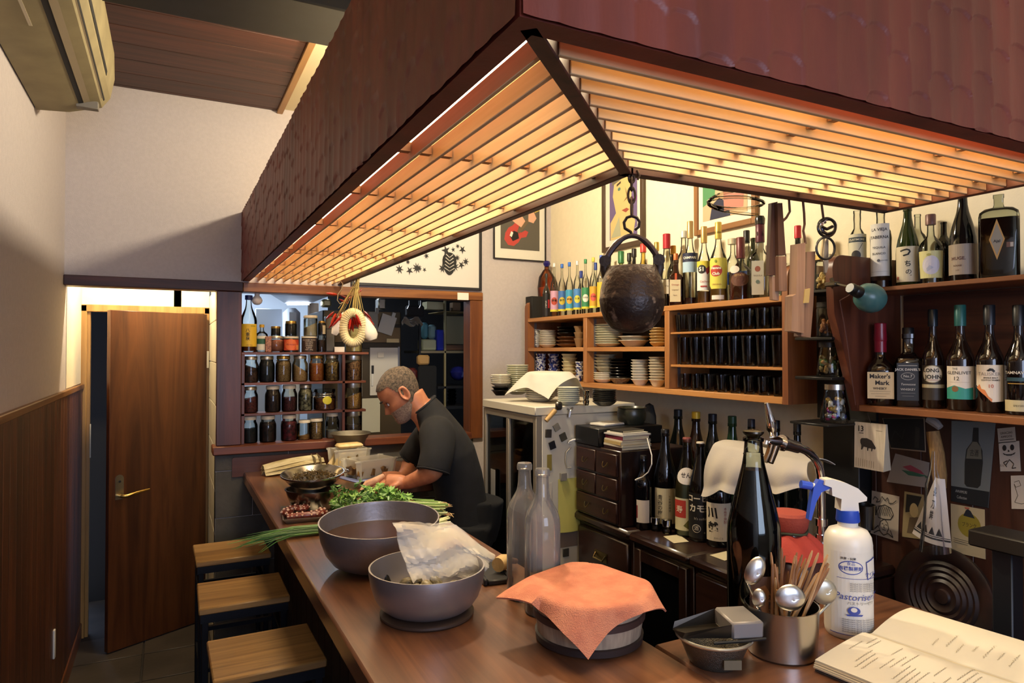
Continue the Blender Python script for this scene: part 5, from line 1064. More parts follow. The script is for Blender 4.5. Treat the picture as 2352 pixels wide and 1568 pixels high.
# dishes on the fridge
def fstack(label, px, n, w, pitch, kind, m, X, grp, **k): return stack(label, px, k.pop('z', FZ+.0005), n, w, pitch, kind, m, X, group=grp, **k)
DEEP2 = DEEP
fstack('black lacquer bowl at the wall end of the fridge top', 1150, 2, 44, .018, DEEP, BLK, 1.62, 'black bowls on the fridge', h=.03, name='bowl', cat='bowl')
fstack('white dish stacked above the black bowls on the fridge', 1150, 5, 48, .0105, PLATE, WHC, 1.62, 'white dishes above the black bowls', z=FZ+.05)
fstack('pale dish in the rear stack on the fridge by the wall', 1188, 14, 52, .011, PLATE, CELA, 1.74, 'pale dishes in the rear fridge stack')
fstack('white plate in the tall stack under the white cloth', 1240, 12, 68, .0098, PLATE, WHC, 1.60, 'plates in the tall stack under the cloth', sides=32)
fstack('greenish white plate in the lower stack beside the cloth corner', 1306, 8, 52, .0085, PLATE, plain('bdbfae', .25), 1.60, 'greenish plates beside the cloth')
fstack('dark stoneware plate at the fridge corner under the shelf', 1388, 7, 56, .0085, PLATE, plain('26241f', .3), 1.72, 'dark plates on the fridge corner')
for k in range(3): tumbler('chrome cup in the small column beside the dark plates', 16, .022, 1.66, ypx(1346, 1.66), FZ+.0005+.0225*k, .8, 18, 'chrome cups on the fridge', m=CHROME)
def drape(label, name, c, top, r0, L_, rot, kf, m, floor_z, n=44, wr=.004, th=.0035, sup=None, cat='cloth', off=(0, 0)):
    def f(u, v):
        s, t = (u-.5)*2*L_, (v-.5)*2*L_; cr, sr = math.cos(rot), math.sin(rot); x, y = s*cr-t*sr+off[0], s*sr+t*cr+off[1]
        d = math.hypot(x, y); a = math.atan2(y, x); rr = r0 if sup is None else sup(a)
        z = top+wr*(math.sin(23*x+7*y)*.6+math.sin(17*y-11*x)*.4)
        if d > rr:
            k = kf(a); o = d-rr; rs = .018; kk = k*min(1, o/rs)
            h = o*math.cos(kk*.5 if o < rs else k*.5*rs/o+k*(1-rs/o)); z -= o*math.sin(kk*.5) if o < rs else rs*math.sin(k*.5)+(o-rs)*math.sin(k)
            h = o*math.cos(kk*.5) if o < rs else rs*math.cos(k*.5)+(o-rs)*math.cos(k)
            h += .012*math.sin(5*a+1)*min(1, o/.06)*math.sin(k); x, y = (rr+h)*math.cos(a), (rr+h)*math.sin(a)
        return (x, y, max(z, floor_z))
    return solo(name, label, cat, MB().grid(f, n, n, th), m, (c[0], c[1], 0), smooth=1.2)
yc = ypx(1240, 1.60); zt_ = FZ+.022+12*.0098
wc = plain('cfc9b9', .8, bump=.15, bscale=300)
# cloth over the plates: corners towards the viewer, the wall and the shelf
dcl = math.atan2(-yc, -1.6)
drape('white cotton cloth with dark hem draped over plates on the fridge', 'white_cloth', (1.615, yc-.02), zt_+.004, .075, .165, dcl-PI/4+.1, lambda a: 1.30-.55*max(0, math.cos(a+1.0))-.5*max(0, math.cos(a-2.4)), wc, FZ+.012, wr=.003, th=.002, sup=lambda a: .070+.05*max(0, math.cos(a+.9))**2)

# ------------------------------------------------------------------ chest of drawers, base cabinets and what stands on them
BX, BZ = 1.62, .89
CAB = wood('140b08', '34201a', 'Y', 1, .28, .05, coat=.4); CABZ = wood('140b08', '34201a', 'Z', 1, .28, .05, coat=.4)
brass = plain('8a7a50', .3, 1)
def cabinet(label, y0, y1, kind, x0=BX, x1=2.16, z1=BZ):
    t = thing('base_cabinet', label, 'cabinet', (x0, y0, 0)); w = y1-y0
    obj('body', box((.02, .002, .0), (x1-x0, w-.002, z1-.036), .003), CABZ, t)
    obj('top', box((-.012, 0, z1-.035), (x1-x0, w, z1), .010), CAB, t)
    if kind == 'drawers':
        for z0, zz in ((.60, .835), (.34, .59), (.06, .33)):
            d = obj('drawer', box((0, .02, z0), (.02, w-.02, zz), .006), CAB, t)
            hc = w*.5; hz = (z0+zz)/2+.02
            obj('handle', MB().box((-.004, hc-.045, hz-.018), (0, hc+.045, hz+.022)).tube([(-.004, hc-.035, hz+.012), (-.018, hc-.032, hz-.008), (-.018, hc+.032, hz-.008), (-.004, hc+.035, hz+.012)], .004, 6), brass, d)
    elif kind == 'glass':
        for lo, hi in (((0, .02, .06), (.02, .06, .835)), ((0, w-.06, .06), (.02, w-.02, .835)), ((0, .06, .79), (.02, w-.06, .835)), ((0, .06, .06), (.02, w-.06, .11))): obj('door_frame', box(lo, hi, .003), CABZ, t)
        obj('door_pane', box((.008, .06, .11), (.011, w-.06, .79)), plain('07080a', .05, spec=.7), t)
    else:
        d = obj('door', box((0, .02, .36), (.02, w-.02, .835), .006), CAB, t); obj('door', box((0, .02, .06), (.02, w-.02, .35), .006), CAB, t)
        obj('handle', MB().tube([(-.002, w*.72, .72), (-.02, w*.72, .715), (-.026, w*.76, .69), (-.026, w*.82, .62), (-.02, w*.84, .55), (-.002, w*.84, .545)], .007, 8), STEEL, d)
    return t
cabinet('dark lacquered base cabinet of drawers under the little chest', 2.168, 2.566, 'drawers'); cabinet('dark base cabinet with a glass door full of glassware', 1.826, 2.165, 'glass'); cabinet('dark base cabinet door with a curved steel handle behind the soy bottle', 1.43, 1.822, 'door')
CHX, C0, C1, CZ = 1.605, 2.225, 2.553, 1.196
cs = thing('drawer_chest', 'small dark antique chest of drawers with ring pulls', 'chest', (CHX, C0, BZ+.0005)); w_ = C1-C0; h_ = CZ-BZ-.0005
obj('body', box((.012, 0, 0), (.36, w_, h_), .004), CABZ, cs)
for y0, y1, z0, z1 in ((.014, w_*.49, .20, .29), (w_*.51, w_-.014, .20, .29), (.014, w_*.49, .105, .19), (w_*.51, w_-.014, .105, .19), (.014, w_-.014, .012, .095)):
    d = obj('drawer', box((0, y0, z0), (.014, y1, z1), .003), wood('1c0e0a', '3c2018', 'Y', 1, .35, .1), cs)
    for yy in ([(y0+y1)/2] if y1-y0 < .2 else [y0+.07, y1-.09]):
        obj('ring_pull', MB().tube([(-.002+(-.010)*math.sin(PI*i/8), yy-.016*math.cos(PI*i/8), (z0+z1)/2+.008-.02*math.sin(PI*i/8)) for i in range(9)], .002, 5), brass, d)
bb = solo('black_box', 'flat black lacquer box lying on the chest against the fridge', 'box', box((0, 0, 0), (.34, .183, .076), .003), plain('0d0c0b', .35), (CHX+.004, C1-.184, CZ+.0005))
tz = CZ+.077
solo('tablet_box', 'thin white device lying on the black box', 'device', box((-.07, -.045, 0), (.07, .045, .011), .003), plain('d9d4c6', .4), (CHX+.13, C1-.07, tz), (0, 0, .25))
solo('dark_pot', 'dark green glazed pot standing behind the white device', 'pot', MB().lathe([(0, 0), (.05, 0), (.062, .02), (.066, .05), (.060, .07), (.066, .074), (.062, .076), (.052, .06), (0, .05)], 20), plain('2a2c22', .3), (CHX+.25, C1-.085, tz))
bk = CZ+.0005; cxb, cyb = CHX+.10, C0+.073
for k, (w1, d1, h1, col, rz_, lab) in enumerate(((.15, .125, .012, '2a1416', 0, 'dark maroon book at the bottom of the stack on the chest'), (.15, .128, .008, 'c4bda8', .02, 'white edged pamphlet second from the bottom of the stack'), (.152, .120, .013, 'b09a68', -.02, 'tan book in the middle of the stack on the chest'), (.148, .12, .006, 'cfc6ac', .03, 'thin cream booklet under the crimson book'), (.135, .125, .016, '6a1c34', -.03, 'crimson book in the stack on the chest'), (.145, .13, .006, 'b9b6b4', .05, 'thin white booklet above the crimson book'), (.13, .11, .006, 'd8d2c4', 0, 'white card wallet near the top of the stack'), (.12, .08, .008, '2c2a26', .08, 'dark phone with pale rim topping the book stack'))):
    t = thing('book', lab, 'book' if k < 7 else 'phone', (cxb, cyb, bk), rz_, 'stack of books on the chest')
    if k == 7: t.name = 'phone'
    obj('cover', MB().box((-w1/2, -d1/2, 0), (w1/2, d1/2, .0012)).box((-w1/2, -d1/2, h1-.0012), (w1/2, d1/2, h1)).box((-w1/2, -d1/2, .0012), (-w1/2+.002, d1/2, h1-.0012)), plain(col, .5), t)
    obj('pages', box((-w1/2+.002, -d1/2+.002, .0012), (w1/2-.003, d1/2-.002, h1-.0012)), plain('c9bf9f' if k < 7 else 'b8ab84', .7), t); bk += h1+.0004
cb0 = Vector((cxb+.05, C0+.005, CZ+.045))
solo('white_cable', 'white charging cable looping down in front of the dark bottles', 'cable', MB().tube([cb0, at(1490, 1020, X=1.68), at(1497, 1045, X=1.67), at(1497, 1066, X=1.66), at(1489, 1084, X=1.66), at(1476, 1095, X=1.66), at(1466, 1099, X=1.66), at(1460, 1102, X=1.66)], [.0022]*6+[.004, .004], 6), WHITEP)
solo('dark_pouch', 'black pouch leaning on the wall behind the book stack', 'pouch', MB().lathe([(0, 0), (.05, 0), (.055, .2), (.050, .40), (.03, .45), (0, .46)], 14, 3, .5), plain('0e0e10', .8), (2.06, 2.60, BZ+.0005), (0, 0, 1.2))
# big bottles in the back row (cap height and colour from the picture)
for px, top, w, g, cap, lab in ((1557, 940, 57, DARKG, '14161c', 'tall black 1.8 litre bottle with black cap beside the pouch'), (1598, 945, 57, BROWNG, 'c9a52c', 'tall brown 1.8 litre bottle with bright yellow cap'), (1636, 950, 57, DARKG, '0f1420', 'tall black 1.8 litre bottle with a navy cap'), (1681, 955, 57, GREENG, '1c3a24', 'tall green 1.8 litre bottle behind the draped cloth'), (1725, 962, 48, DARKG, '15192a', 'tall dark bottle with a dark blue cap behind the beer tap'), (1782, 965, 48, DARKG, '10121c', 'tall dark bottle hidden by the tap handle'), (1830, 972, 48, DARKG, '101318', 'tall dark bottle with black cap behind the tap spout')):
    tb(lab, px, w, top, 'sake', g, .03, .36, cm(cap), X=2.09, zb=BZ+.0005, n=20)
tb('slim black canister bottle standing at the chest corner by the wall', 1472, 34, 935, [(0, 0), (1, 0), (1, .8), (.5, .84), (.5, 1)], DARKG, .05, .6, cm('15171a'), X=2.12, zb=BZ+.0005)
FR = 1.79; zf = BZ+.0005
def fb(*a, **k): k.setdefault('X', FR); k['zb'] = zf; return tb(*a, **k)
fb('slim black wine bottle with plain white label below the cable', 1477, 40, 1045, 'wine', plain('0a0a0e', .07, spec=.6), .012, .40, cm('1c1a18'), None, [('r', -.95, .75, .10, .42, 'c9bfb0'), ('r', -.95, -.75, .16, .34, '7a2a30')], X=1.70)
fb('plum wine bottle with cream label of brush calligraphy', 1527, 56, 985, 'sake', plain('0c0b0c', .07, spec=.6), .015, .36, cm('101010'), None, [('r', -1.05, 1.05, .06, .43, 'c4b890'), ('v', '青谷の梅', -.45, .25, .46, '17140f', {'bold': .01, 'gap': .95}), ('v', '七年熟成梅酒', .38, .27, .22, '2a261c', {'gap': 1.1})], X=1.79)
fb('clear shochu bottle with green and red label and white neck badge', 1577, 60, 1004, 'sake', glass('dfe4d8', .4), .006, .34, cm('8a4a44'), (.62, plain('8f9580', .25)), [('r', -1.2, 1.2, .07, .40, 'c4c09a'), ('r', -1.2, -.1, .20, .38, 'a83428'), ('t', '寿', -.65, .28, .62, 'd8ccb0', {'bold': .01}), ('p', [(-.3, .12), (.2, .08), (.5, .2), (.3, .36), (.1, .36), (.2, .2)], '5a5a24'), ('p', [(.4, .3), (.9, .34), (.8, .38), (.3, .37)], '6a6a2c')], X=FR)
put_labels(tb.__globals__['C'] if False else [o for o in COL.objects if o.get('label') == 'clear shochu bottle with green and red label and white neck badge'][0], [('e', -.05, .63, .85, .62, 'd8d2c6'), ('t', 'せん', -.1, .635, .44, '2a2018', {'bold': .02}), ('e', .45, .60, .18, .16, 'c0683c')], 60*mm_at(FR, ypx(1577, FR))/2, at(1577, 1004, X=FR).z-zf-.006, prof=PROF['sake'], base=.002)
fb('black coffee shochu bottle with big white katakana lettering', 1608, 58, 1014, 'sake', plain('0e0c0a', .08, spec=.6), .006, .34, cm('d4cbb8'), (0.0, None) if False else None, [('r', -1.3, 1.3, .04, .50, '0f0e0d'), ('t', 'コーヒー', 0, .44, .62, 'cfc6b0', {'bold': .03}), ('t', 'カモシ', 0, .34, .70, 'cfc6b0', {'bold': .03}), ('t', "It's coffee", 0, .24, .28, 'b8b09c'), ('e', -.35, .14, .36, .34, 'cfc6b0'), ('e', -.35, .14, .31, .29, '0f0e0d'), ('t', '酒', -.35, .14, .40, 'cfc6b0'), ('t', '40%', .45, .10, .28, 'b8b09c')], X=FR)
fb('dark shochu bottle with wavy stripe and bold kanji label, neck under the white cloth', 1649, 62, 1030, 'sake', plain('0c0b0c', .08, spec=.6), .01, .34, cm('202020'), None, [('r', -1.1, 1.1, .07, .47, 'c9bea4'), ('t', '川', -.45, .36, .85, '17130f', {'bold': .04, 'shear': -.15}), ('t', '越', -.45, .21, .80, '17130f', {'bold': .04}), ('v', '本格芋焼酎', .50, .34, .26, '8a3038', {'gap': .98}), ('t', 'かわごえ', 0, .10, .18, '4a4236')], X=1.80)
fb('dark bottle standing right behind the shochu bottle under the cloth', 1735, 60, 1040, 'sake', DARKG, .01, .34, cm('202020'), X=1.92)
for px, py in ((1515, 1214), (1541, 1220)):
    q = at(px, py, Z=zf); r = .0185
    t = thing('cup_sake_jar', 'tiny lidded glass beside the plum wine bottle, %s' % ('nearer the white labelled bottle' if px < 1530 else 'in front of the cream label'), 'jar', (q.x-.03, q.y-.012, zf), 0, 'tiny chrome-lidded glasses on the base cabinet')
    obj('glass', MB().lathe([(0, .003), (r*.9, 0), (r, .004), (r, .028)], 16), CLEAR2, t); obj('lid', MB().lathe([(0, .028), (r*1.04, .028), (r*1.04, .052), (r*.9, .054), (0, .054)], 16), CHROME, t)
for pts, lab in (((at(1524, 1232, Z=zf), at(1560, 1228, Z=zf), at(1582, 1244, Z=zf), at(1548, 1248, Z=zf)), 'cream paper slip on the cabinet top before the clear shochu bottle'), ((at(1630, 1275, Z=zf), at(1668, 1266, Z=zf), at(1690, 1278, Z=zf), at(1665, 1288, Z=zf)), 'cream paper slip on the cabinet top by the soy bottle')):
    o_ = pts[0]; solo('paper_slip', lab, 'paper', MB().add([p-o_+Vector((0, 0, d)) for d in (.0004, .0014) for p in pts], [(3, 2, 1, 0), (4, 5, 6, 7), (0, 1, 5, 4), (1, 2, 6, 5), (2, 3, 7, 6), (3, 0, 4, 7)]), plain('cfc6a4', .6), o_, smooth=0)
# cloth over the bottle necks
tl4, tr4, br4, bl4 = at(1640, 1019, X=1.765), at(1856, 1062, X=1.84), at(1874, 1128, X=1.80), at(1606, 1136, X=1.715)
ca = tl4
def clf(u, v):
    if v < .3:
        k = (.3-v)/.3; p = tl4.lerp(tr4, u); return p+Vector((.13*k, 0, .012*math.sin(PI*k)+.006*math.sin(11*u)*k-.012*k*k))-ca
    k = (v-.3)/.7; p = tl4.lerp(tr4, u).lerp(bl4.lerp(br4, u), k)
    fold = (.012*math.sin(14*u+1)+.008*math.sin(27*u+3*k))*k
    return p+Vector((-.02*math.sin(PI*min(1, k*1.2))+fold, 0, -.010*math.sin(19*u+.6)*k+.006*math.sin(PI*u)))-ca
solo('bottle_cloth', 'white cloth hung over the bottle necks behind the soy bottle', 'cloth', MB().grid(clf, 40, 28, .0025), plain('c4bdb0', .8, bump=.1, bscale=250), ca, smooth=1.2)

# ------------------------------------------------------------------ sink unit with beer tap and clay jar
sk = thing('tap_cabinet', 'low black cabinet under the beer tap behind the counter', 'cabinet', (1.40, 1.19, 0))
obj('body', box((.03, 0, 0), (.32, .22, .83), .003), plain('0d0d0e', .5), sk); obj('top', box((.0, -.012, .83), (.325, .235, .858), .004), plain('121213', .4), sk)
sk.location = (1.40, 1.185, 0)
jz = .8595
jp = Vector((1.508, 1.308, jz)); mmj = mm_at(jp.x, jp.y)
j = thing('clay_jar', 'brown glazed clay jar sealed with red cloth behind the chopstick mug', 'jar', jp, face_cam(jp.x, jp.y))
obj('body', MB().lathe([(0, 0), (.062, 0), (.085, .05), (.092, .12), (.088, .17), (.070, .205), (.048, .222), (.042, .235), (.042, .28), (0, .28)], 32), plain('4a3028', .25, h2='6a4438', scale=14, coat=.5), j)
zc_ = .212
obj('cloth_skirt', MB().grid(lambda u, v: ((.042+.062*v*(1+.12*math.sin(9*2*PI*u)))*math.cos(2*PI*u), (.042+.062*v*(1+.12*math.sin(9*2*PI*u)))*math.sin(2*PI*u), .246-.058*v**1.4+.004*math.sin(7*2*PI*u)), 54, 6, .002), plain('a83a32', .8, bump=.3, bscale=200), j, smooth=1.0)
obj('cloth_cap', MB().lathe([(.044, .252), (.050, .262), (.054, .285), (.054, .296), (.048, .303), (.02, .307), (0, .307)], 24), plain('a4483a', .75, bump=.3, bscale=200), j)
obj('cord', MB().loop([(.047*math.cos(a), .047*math.sin(a), .251+.002*math.sin(3*a)) for a in [2*PI*i/24 for i in range(24)]], .004, 6), plain('3a4232', .8), j)
tp = thing('beer_tap', 'chrome swan-neck beer tap rising behind the spray bottle', 'tap', (1.668, 1.33, .8585))
TX, TY = 1.668, 1.33
def tq(px, py): 
    q = at(px, py, Y=TY); return Vector((q.x-TX, 0, max(.004, q.z-.8585)))
col = [(0, 0, .0), tq(1886, 1250), tq(1886, 1160), tq(1885, 1090), tq(1880, 1068), tq(1868, 1048), tq(1850, 1034), tq(1830, 1026), tq(1812, 1022)]
obj('column', MB().tube(col, [.013]*2+[.012]*7, 14), CHROME, tp)
for a, b in ((1190, 1206), (1226, 1240)): obj('collar', MB().tube([tq(1886, a), tq(1886, b)], .018, 14), CHROME, tp)
obj('base_flange', MB().lathe([(0, .0), (.035, .0), (.035, .02), (.016, .03), (0, .03)], 20), CHROME, tp)
obj('coupling', MB().tube([tq(1832, 1027), tq(1814, 1022), tq(1797, 1017)], [.017, .017, .020], 14).tube([tq(1800, 1018), tq(1794, 1016)], .0225, 14), plain('c9c7c4', .2, 1), tp)
obj('valve', MB().tube([tq(1797, 1016), tq(1778, 1013), tq(1762, 1010)], [.014, .015, .011], 12).tube([tq(1760, 1012), tq(1758, 1020)], .008, 10), CHROME, tp)
obj('spout', MB().tube([tq(1783, 1018), tq(1776, 1040), tq(1768, 1062)], [.012, .011, .010], 12).tube([tq(1772, 1018), tq(1766, 1040), tq(1757, 1060)], [.009, .009, .008], 10), plain('6a5a4a', .2, 1), tp)
obj('handle', MB().tube([tq(1776, 1008), tq(1774, 992), tq(1772, 985), tq(1770, 965), tq(1765, 945), tq(1760, 925)], [.008, .010, .014, .012, .009, .006], 14), CHROME, tp)
cu = thing('steel_cup', 'steel cup hooked to the dark pillar beside the spray bottle', 'cup', at(1988, 1213, X=2.08))
obj('cup', MB().lathe([(0, 0), (.027, 0), (.030, .078), (.032, .08), (.029, .08), (.026, .004), (0, .004)], 24), plain('8a8884', .2, 1), cu)
obj('bracket', MB().box((.028, -.006, .050), (2.129-cu.location.x, .006, .062)).box((2.122-cu.location.x, -.006, .04), (2.1295-cu.location.x, 1.60-cu.location.y, .07)), BLACKM, cu)

# ------------------------------------------------------------------ along the counter
def ct(px, py): return at(px, py, Z=CT)
WALL_ALU = plain('a6a09c', .33, 1, bump=.06, bscale=70)
HAM = plain('938d8e', .42, .8, bump=.25, bscale=45)
# the big hammered pot
P = ct(873, 1299)
big = thing('hammered_pot', 'large hammered aluminium pot half full of dark broth', 'pot', (P.x, P.y, CT+.0004), 0)
def rim(r, h, th=.004, b=.55, belly=.72): return [(0, .004), (r*b, .002), (r*(b+.10), .008), (r*.80, h*.16), (r*.90, h*.36), (r*.965, h*.62), (r*.995, h*.86), (r, h-.004), (r, h), (r-th, h), (r-th-.002, h-.01), (r*.95, h*.62), (r*.87, h*.34), (r*(b+.06), .014), (0, .012)]
tl = Matrix.Rotation(.075, 3, RT)
obj('body', MB().lathe(rim(.174, .132), 56, mat=tl, c=(0, 0, .009)), HAM, big)
obj('broth', MB().lathe([(0, .092), (.162, .092)], 40, mat=Matrix.Rotation(.02, 3, RT)), plain('3a231a', .12, spec=.6), big)
P = ct(981, 1409)
sc_ = thing('wooden_trivet', 'thin round dark wooden board under the aluminium bowl', 'trivet', (P.x, P.y, CT+.0003)); obj('board', MB().lathe([(0, 0), (.108, 0), (.112, .004), (.112, .009), (.106, .012), (0, .010)], 40), plain('3c2c22', .5), sc_)
b2 = thing('aluminium_bowl', 'plain aluminium bowl of clams with a plastic bag', 'bowl', (P.x, P.y, CT+.0122))
obj('body', MB().lathe(rim(.1385, .104, b=.62), 56), plain('9d9899', .40, .8, bump=.04, bscale=60, stretch=(1, 1, 8)), b2)
cl_m = [plain(h, .35, h2=k, scale=90, stretch=(1, 5, 1)) for h, k in (('5a4c34', 'c9bc94'), ('7a6c4c', 'b8ab84'), ('3c3428', '9a8c6a'))]
clam = MB().grid(lambda u, v: (.019*math.cos(2*PI*u)*math.sin(PI*v), .015*math.sin(2*PI*u)*math.sin(PI*v)*(1 if math.sin(2*PI*u) < 0 else .85), .011*math.cos(PI*v)), 14, 8).mesh('shell')
lc = Vector((P.x, P.y, 0))
i = 0; cpos = []
for k in range(400):
    if i >= 26: break
    a = R.random()*6.28; q = .085*math.sqrt(R.random()); zz = CT+.034 if i < 13 else CT+.056
    p = Vector((P.x+q*math.cos(a), P.y+q*math.sin(a), zz))
    if any((p-o).length < .024 for o in cpos): continue
    cpos.append(p); c = bpy.data.objects.new('clam', clam.copy() if i < 3 else bpy.data.objects['clam' if i % 3 == 0 else 'clam.%03d' % (i % 3)].data); COL.objects.link(c)
    if i < 3: c.data.materials.append(cl_m[i])
    c.location = p; c.rotation_euler = (R.uniform(-.6, .6), R.uniform(-.6, .6), R.random()*6); tag(c, 'striped clam lying in the aluminium bowl', 'clam', 'clams in the aluminium bowl'); i += 1
solo('mussel_shell', 'dark pointed shell standing against the bowl wall', 'shell', MB().lathe([(0, 0), (.010, .008), (.012, .022), (.006, .038), (0, .044)], 12, sy=.45), plain('1c1614', .3), (P.x-.085, P.y+.045, CT+.055), (.2, -.2, .4))
# crumpled clear bag rising out of the bowl
bg0 = at(1010, 1330, Y=P.y-.01); nz = lambda u, v: .009*math.sin(9*u+4*v)+.007*math.sin(13*v-7*u)+.004*abs(math.sin(23*u+11*v))+.003*abs(math.sin(31*v-17*u))
q00, q10, q11, q01 = at(950, 1340, Y=P.y-.05), at(1098, 1330, Y=P.y-.03), at(1140, 1278, Y=P.y+.06), at(903, 1204, Y=P.y+.03); qm = at(1050, 1208, Y=P.y+.05)
def bagf(u, v, d=0):
    bot = q00.lerp(q10, u); tp_ = q01.lerp(qm, u/.62) if u < .62 else qm.lerp(q11, (u-.62)/.38)
    p = bot.lerp(tp_, v); return p-bg0+Vector((0, -.028*math.sin(PI*v)*math.sin(PI*u)+nz(u, v)+d, .5*nz(v, u)))
bagm, nt, b_, L_ = _new('clear_film'); b_.inputs['Base Color'].default_value = lin('e6dfd0'); b_.inputs['Roughness'].default_value = .22; b_.inputs['Alpha'].default_value = .42
bg = thing('plastic_bag', 'crumpled clear plastic bag lying in the clam bowl', 'bag', bg0)
obj('film', MB().grid(lambda u, v: bagf(u, v), 34, 22), bagm, bg, smooth=.5); obj('film', MB().grid(lambda u, v: bagf(u, v, .035*math.sin(PI*u)+.006), 34, 22), bagm, bg, smooth=.5)
# empty clear bottles
for px, py, top, lab in ((1205, 1370, 1062, 'clear empty wine bottle standing behind its twin'), (1246, 1405, 1075, 'clear empty wine bottle in front of its twin beside the towel')):
    q = ct(px, py); zc = q.x*_sy+q.y*_cy; H = 1.6-(top-806)*zc/F_PX-CT
    bottle(lab, 'wine', H, 41*zc/F_PX, glass('f6f2e8', .6, 1.3, haze=.13), (q.x, q.y, CT+.0003), None, None, [], group='pair of empty clear bottles', n=32)
# tub with the orange towel
P = ct(1342, 1458); P.x += .004; P.y -= .012
tub = thing('wooden_tub', 'round wooden rice tub with dark bands under an orange towel', 'tub', (P.x, P.y, CT+.0003), 0)
hw = plain('8a7a68', .6, h2='a8977f', scale=30, stretch=(3, 3, .3))
obj('wall', MB().lathe([(0, .006), (.104, .004), (.112, .010), (.118, .05), (.121, .085), (.121, .112), (.112, .112), (.108, .02), (0, .016)], 48), hw, tub)
obj('band', MB().lathe([(.1165, .052), (.1225, .054), (.1235, .068), (.119, .070)], 48), plain('3a2620', .6), tub); obj('band', MB().lathe([(.104, .002), (.117, .004), (.119, .018), (.114, .020), (.104, .002)], 48), plain('2c1e1a', .6), tub)
dv = math.atan2(-P.y, -P.x)
tm = plain('c4775a', .95, h2='d48a68', scale=25, bump=.9, bscale=420)
def tk(a):
    d = (a-dv+PI) % (2*PI)-PI            # 0 is towards the viewer, positive to the viewer's left... clockwise seen from above
    return 1.18 if abs(d) < .8 else (.42 if d < 0 else .95)
drape('orange terry towel draped cornerwise over the wooden tub', 'orange_towel', (P.x, P.y), CT+.1195, .1275, .140, dv-PI/4+.02, tk, tm, CT+.006, n=60, wr=.0035, th=.004, cat='towel', off=(.034*math.cos(dv-.15), .034*math.sin(dv-.15)))
# soy bottle
q = Vector((1.152, 1.092, CT+.0003)); zc = q.x*_sy+q.y*_cy
sb = bottle('tall dark soy sauce bottle with clear neck and brown paper label', [(0, .01), (.9, 0), (1, .02), (1, .50), (.97, .56), (.80, .66), (.60, .76), (.43, .85), (.37, .90), (.39, .905), (.36, .91), (.33, .965), (.39, .97), (.39, .985)], .445, 59*zc/F_PX, glass('dde4dc', .45), q, (.83, plain('06070a', .1)), None, [('r', -.15, 1.25, .06, .34, '5a3a24'), ('p', [(-.05, .10), (.5, .08), (.9, .2), (.4, .3), (.0, .28)], '8a5a30'), ('v', '本醸造', .65, .20, .30, '2a1810'), ('t', '醤油', .1, .22, .30, '3a2214')], n=36)
obj('liquid_coat', MB().lathe([(r_*59*zc/F_PX*.985, z_*.445) for r_, z_ in ((0, .012), (.9, .004), (1, .022), (1, .50), (.97, .56), (.80, .66), (.60, .76), (.475, .825), (0, .825))], 36), plain('05060a', .08, spec=.6), sb)
obj('cap', MB().lathe([(0, .436), (.012, .436), (.013, .440), (.019, .445), (.0225, .449), (.0225, .453), (.012, .456), (0, .456)], 20), plain('5a544a', .25, 1), sb)
# tray of octopus
A_, B_, C_ = ct(628, 1172), ct(652, 1205), ct(744, 1197); e1 = (C_-B_); e2 = (A_-B_); 
tr = thing('steel_tray', 'small rectangular steel tray holding octopus arms', 'tray', (B_.x, B_.y, CT+.0004), math.atan2(e1.y, e1.x)); tl_, tw_ = e1.length*1.05, e2.length*.9
fz = .018
obj('tray', MB().add([(.012, .012, .001), (tl_-.012, .012, .001), (tl_-.012, tw_-.012, .001), (.012, tw_-.012, .001), (0, 0, fz), (tl_, 0, fz), (tl_, tw_, fz), (0, tw_, fz), (-.004, -.004, fz), (tl_+.004, -.004, fz), (tl_+.004, tw_+.004, fz), (-.004, tw_+.004, fz), (.010, .010, 0), (tl_-.010, .010, 0), (tl_-.010, tw_-.010, 0), (.010, tw_-.010, 0)],
    [(0, 1, 2, 3), (0, 4, 5, 1), (1, 5, 6, 2), (2, 6, 7, 3), (3, 7, 4, 0), (4, 8, 9, 5), (5, 9, 10, 6), (6, 10, 11, 7), (7, 11, 8, 4), (15, 14, 13, 12), (8, 12, 13, 9), (9, 13, 14, 10), (10, 14, 15, 11), (11, 15, 12, 8)]), plain('b0aca4', .3, 1), tr, smooth=0)
om = plain('6a2a20', .28, h2='8a4030', scale=60, coat=.4); sm_ = plain('d8b09a', .3)
ex, ey = e1.normalized(), e2.normalized(); TRM = lambda a, b, z: B_+ex*a+ey*b+Vector((0, 0, z))
suck = MB().lathe([(0, -.002), (.0045, -.001), (.0055, .003), (.004, .005), (.0015, .003), (0, .003)], 10).mesh('sucker'); suck.materials.append(sm_)
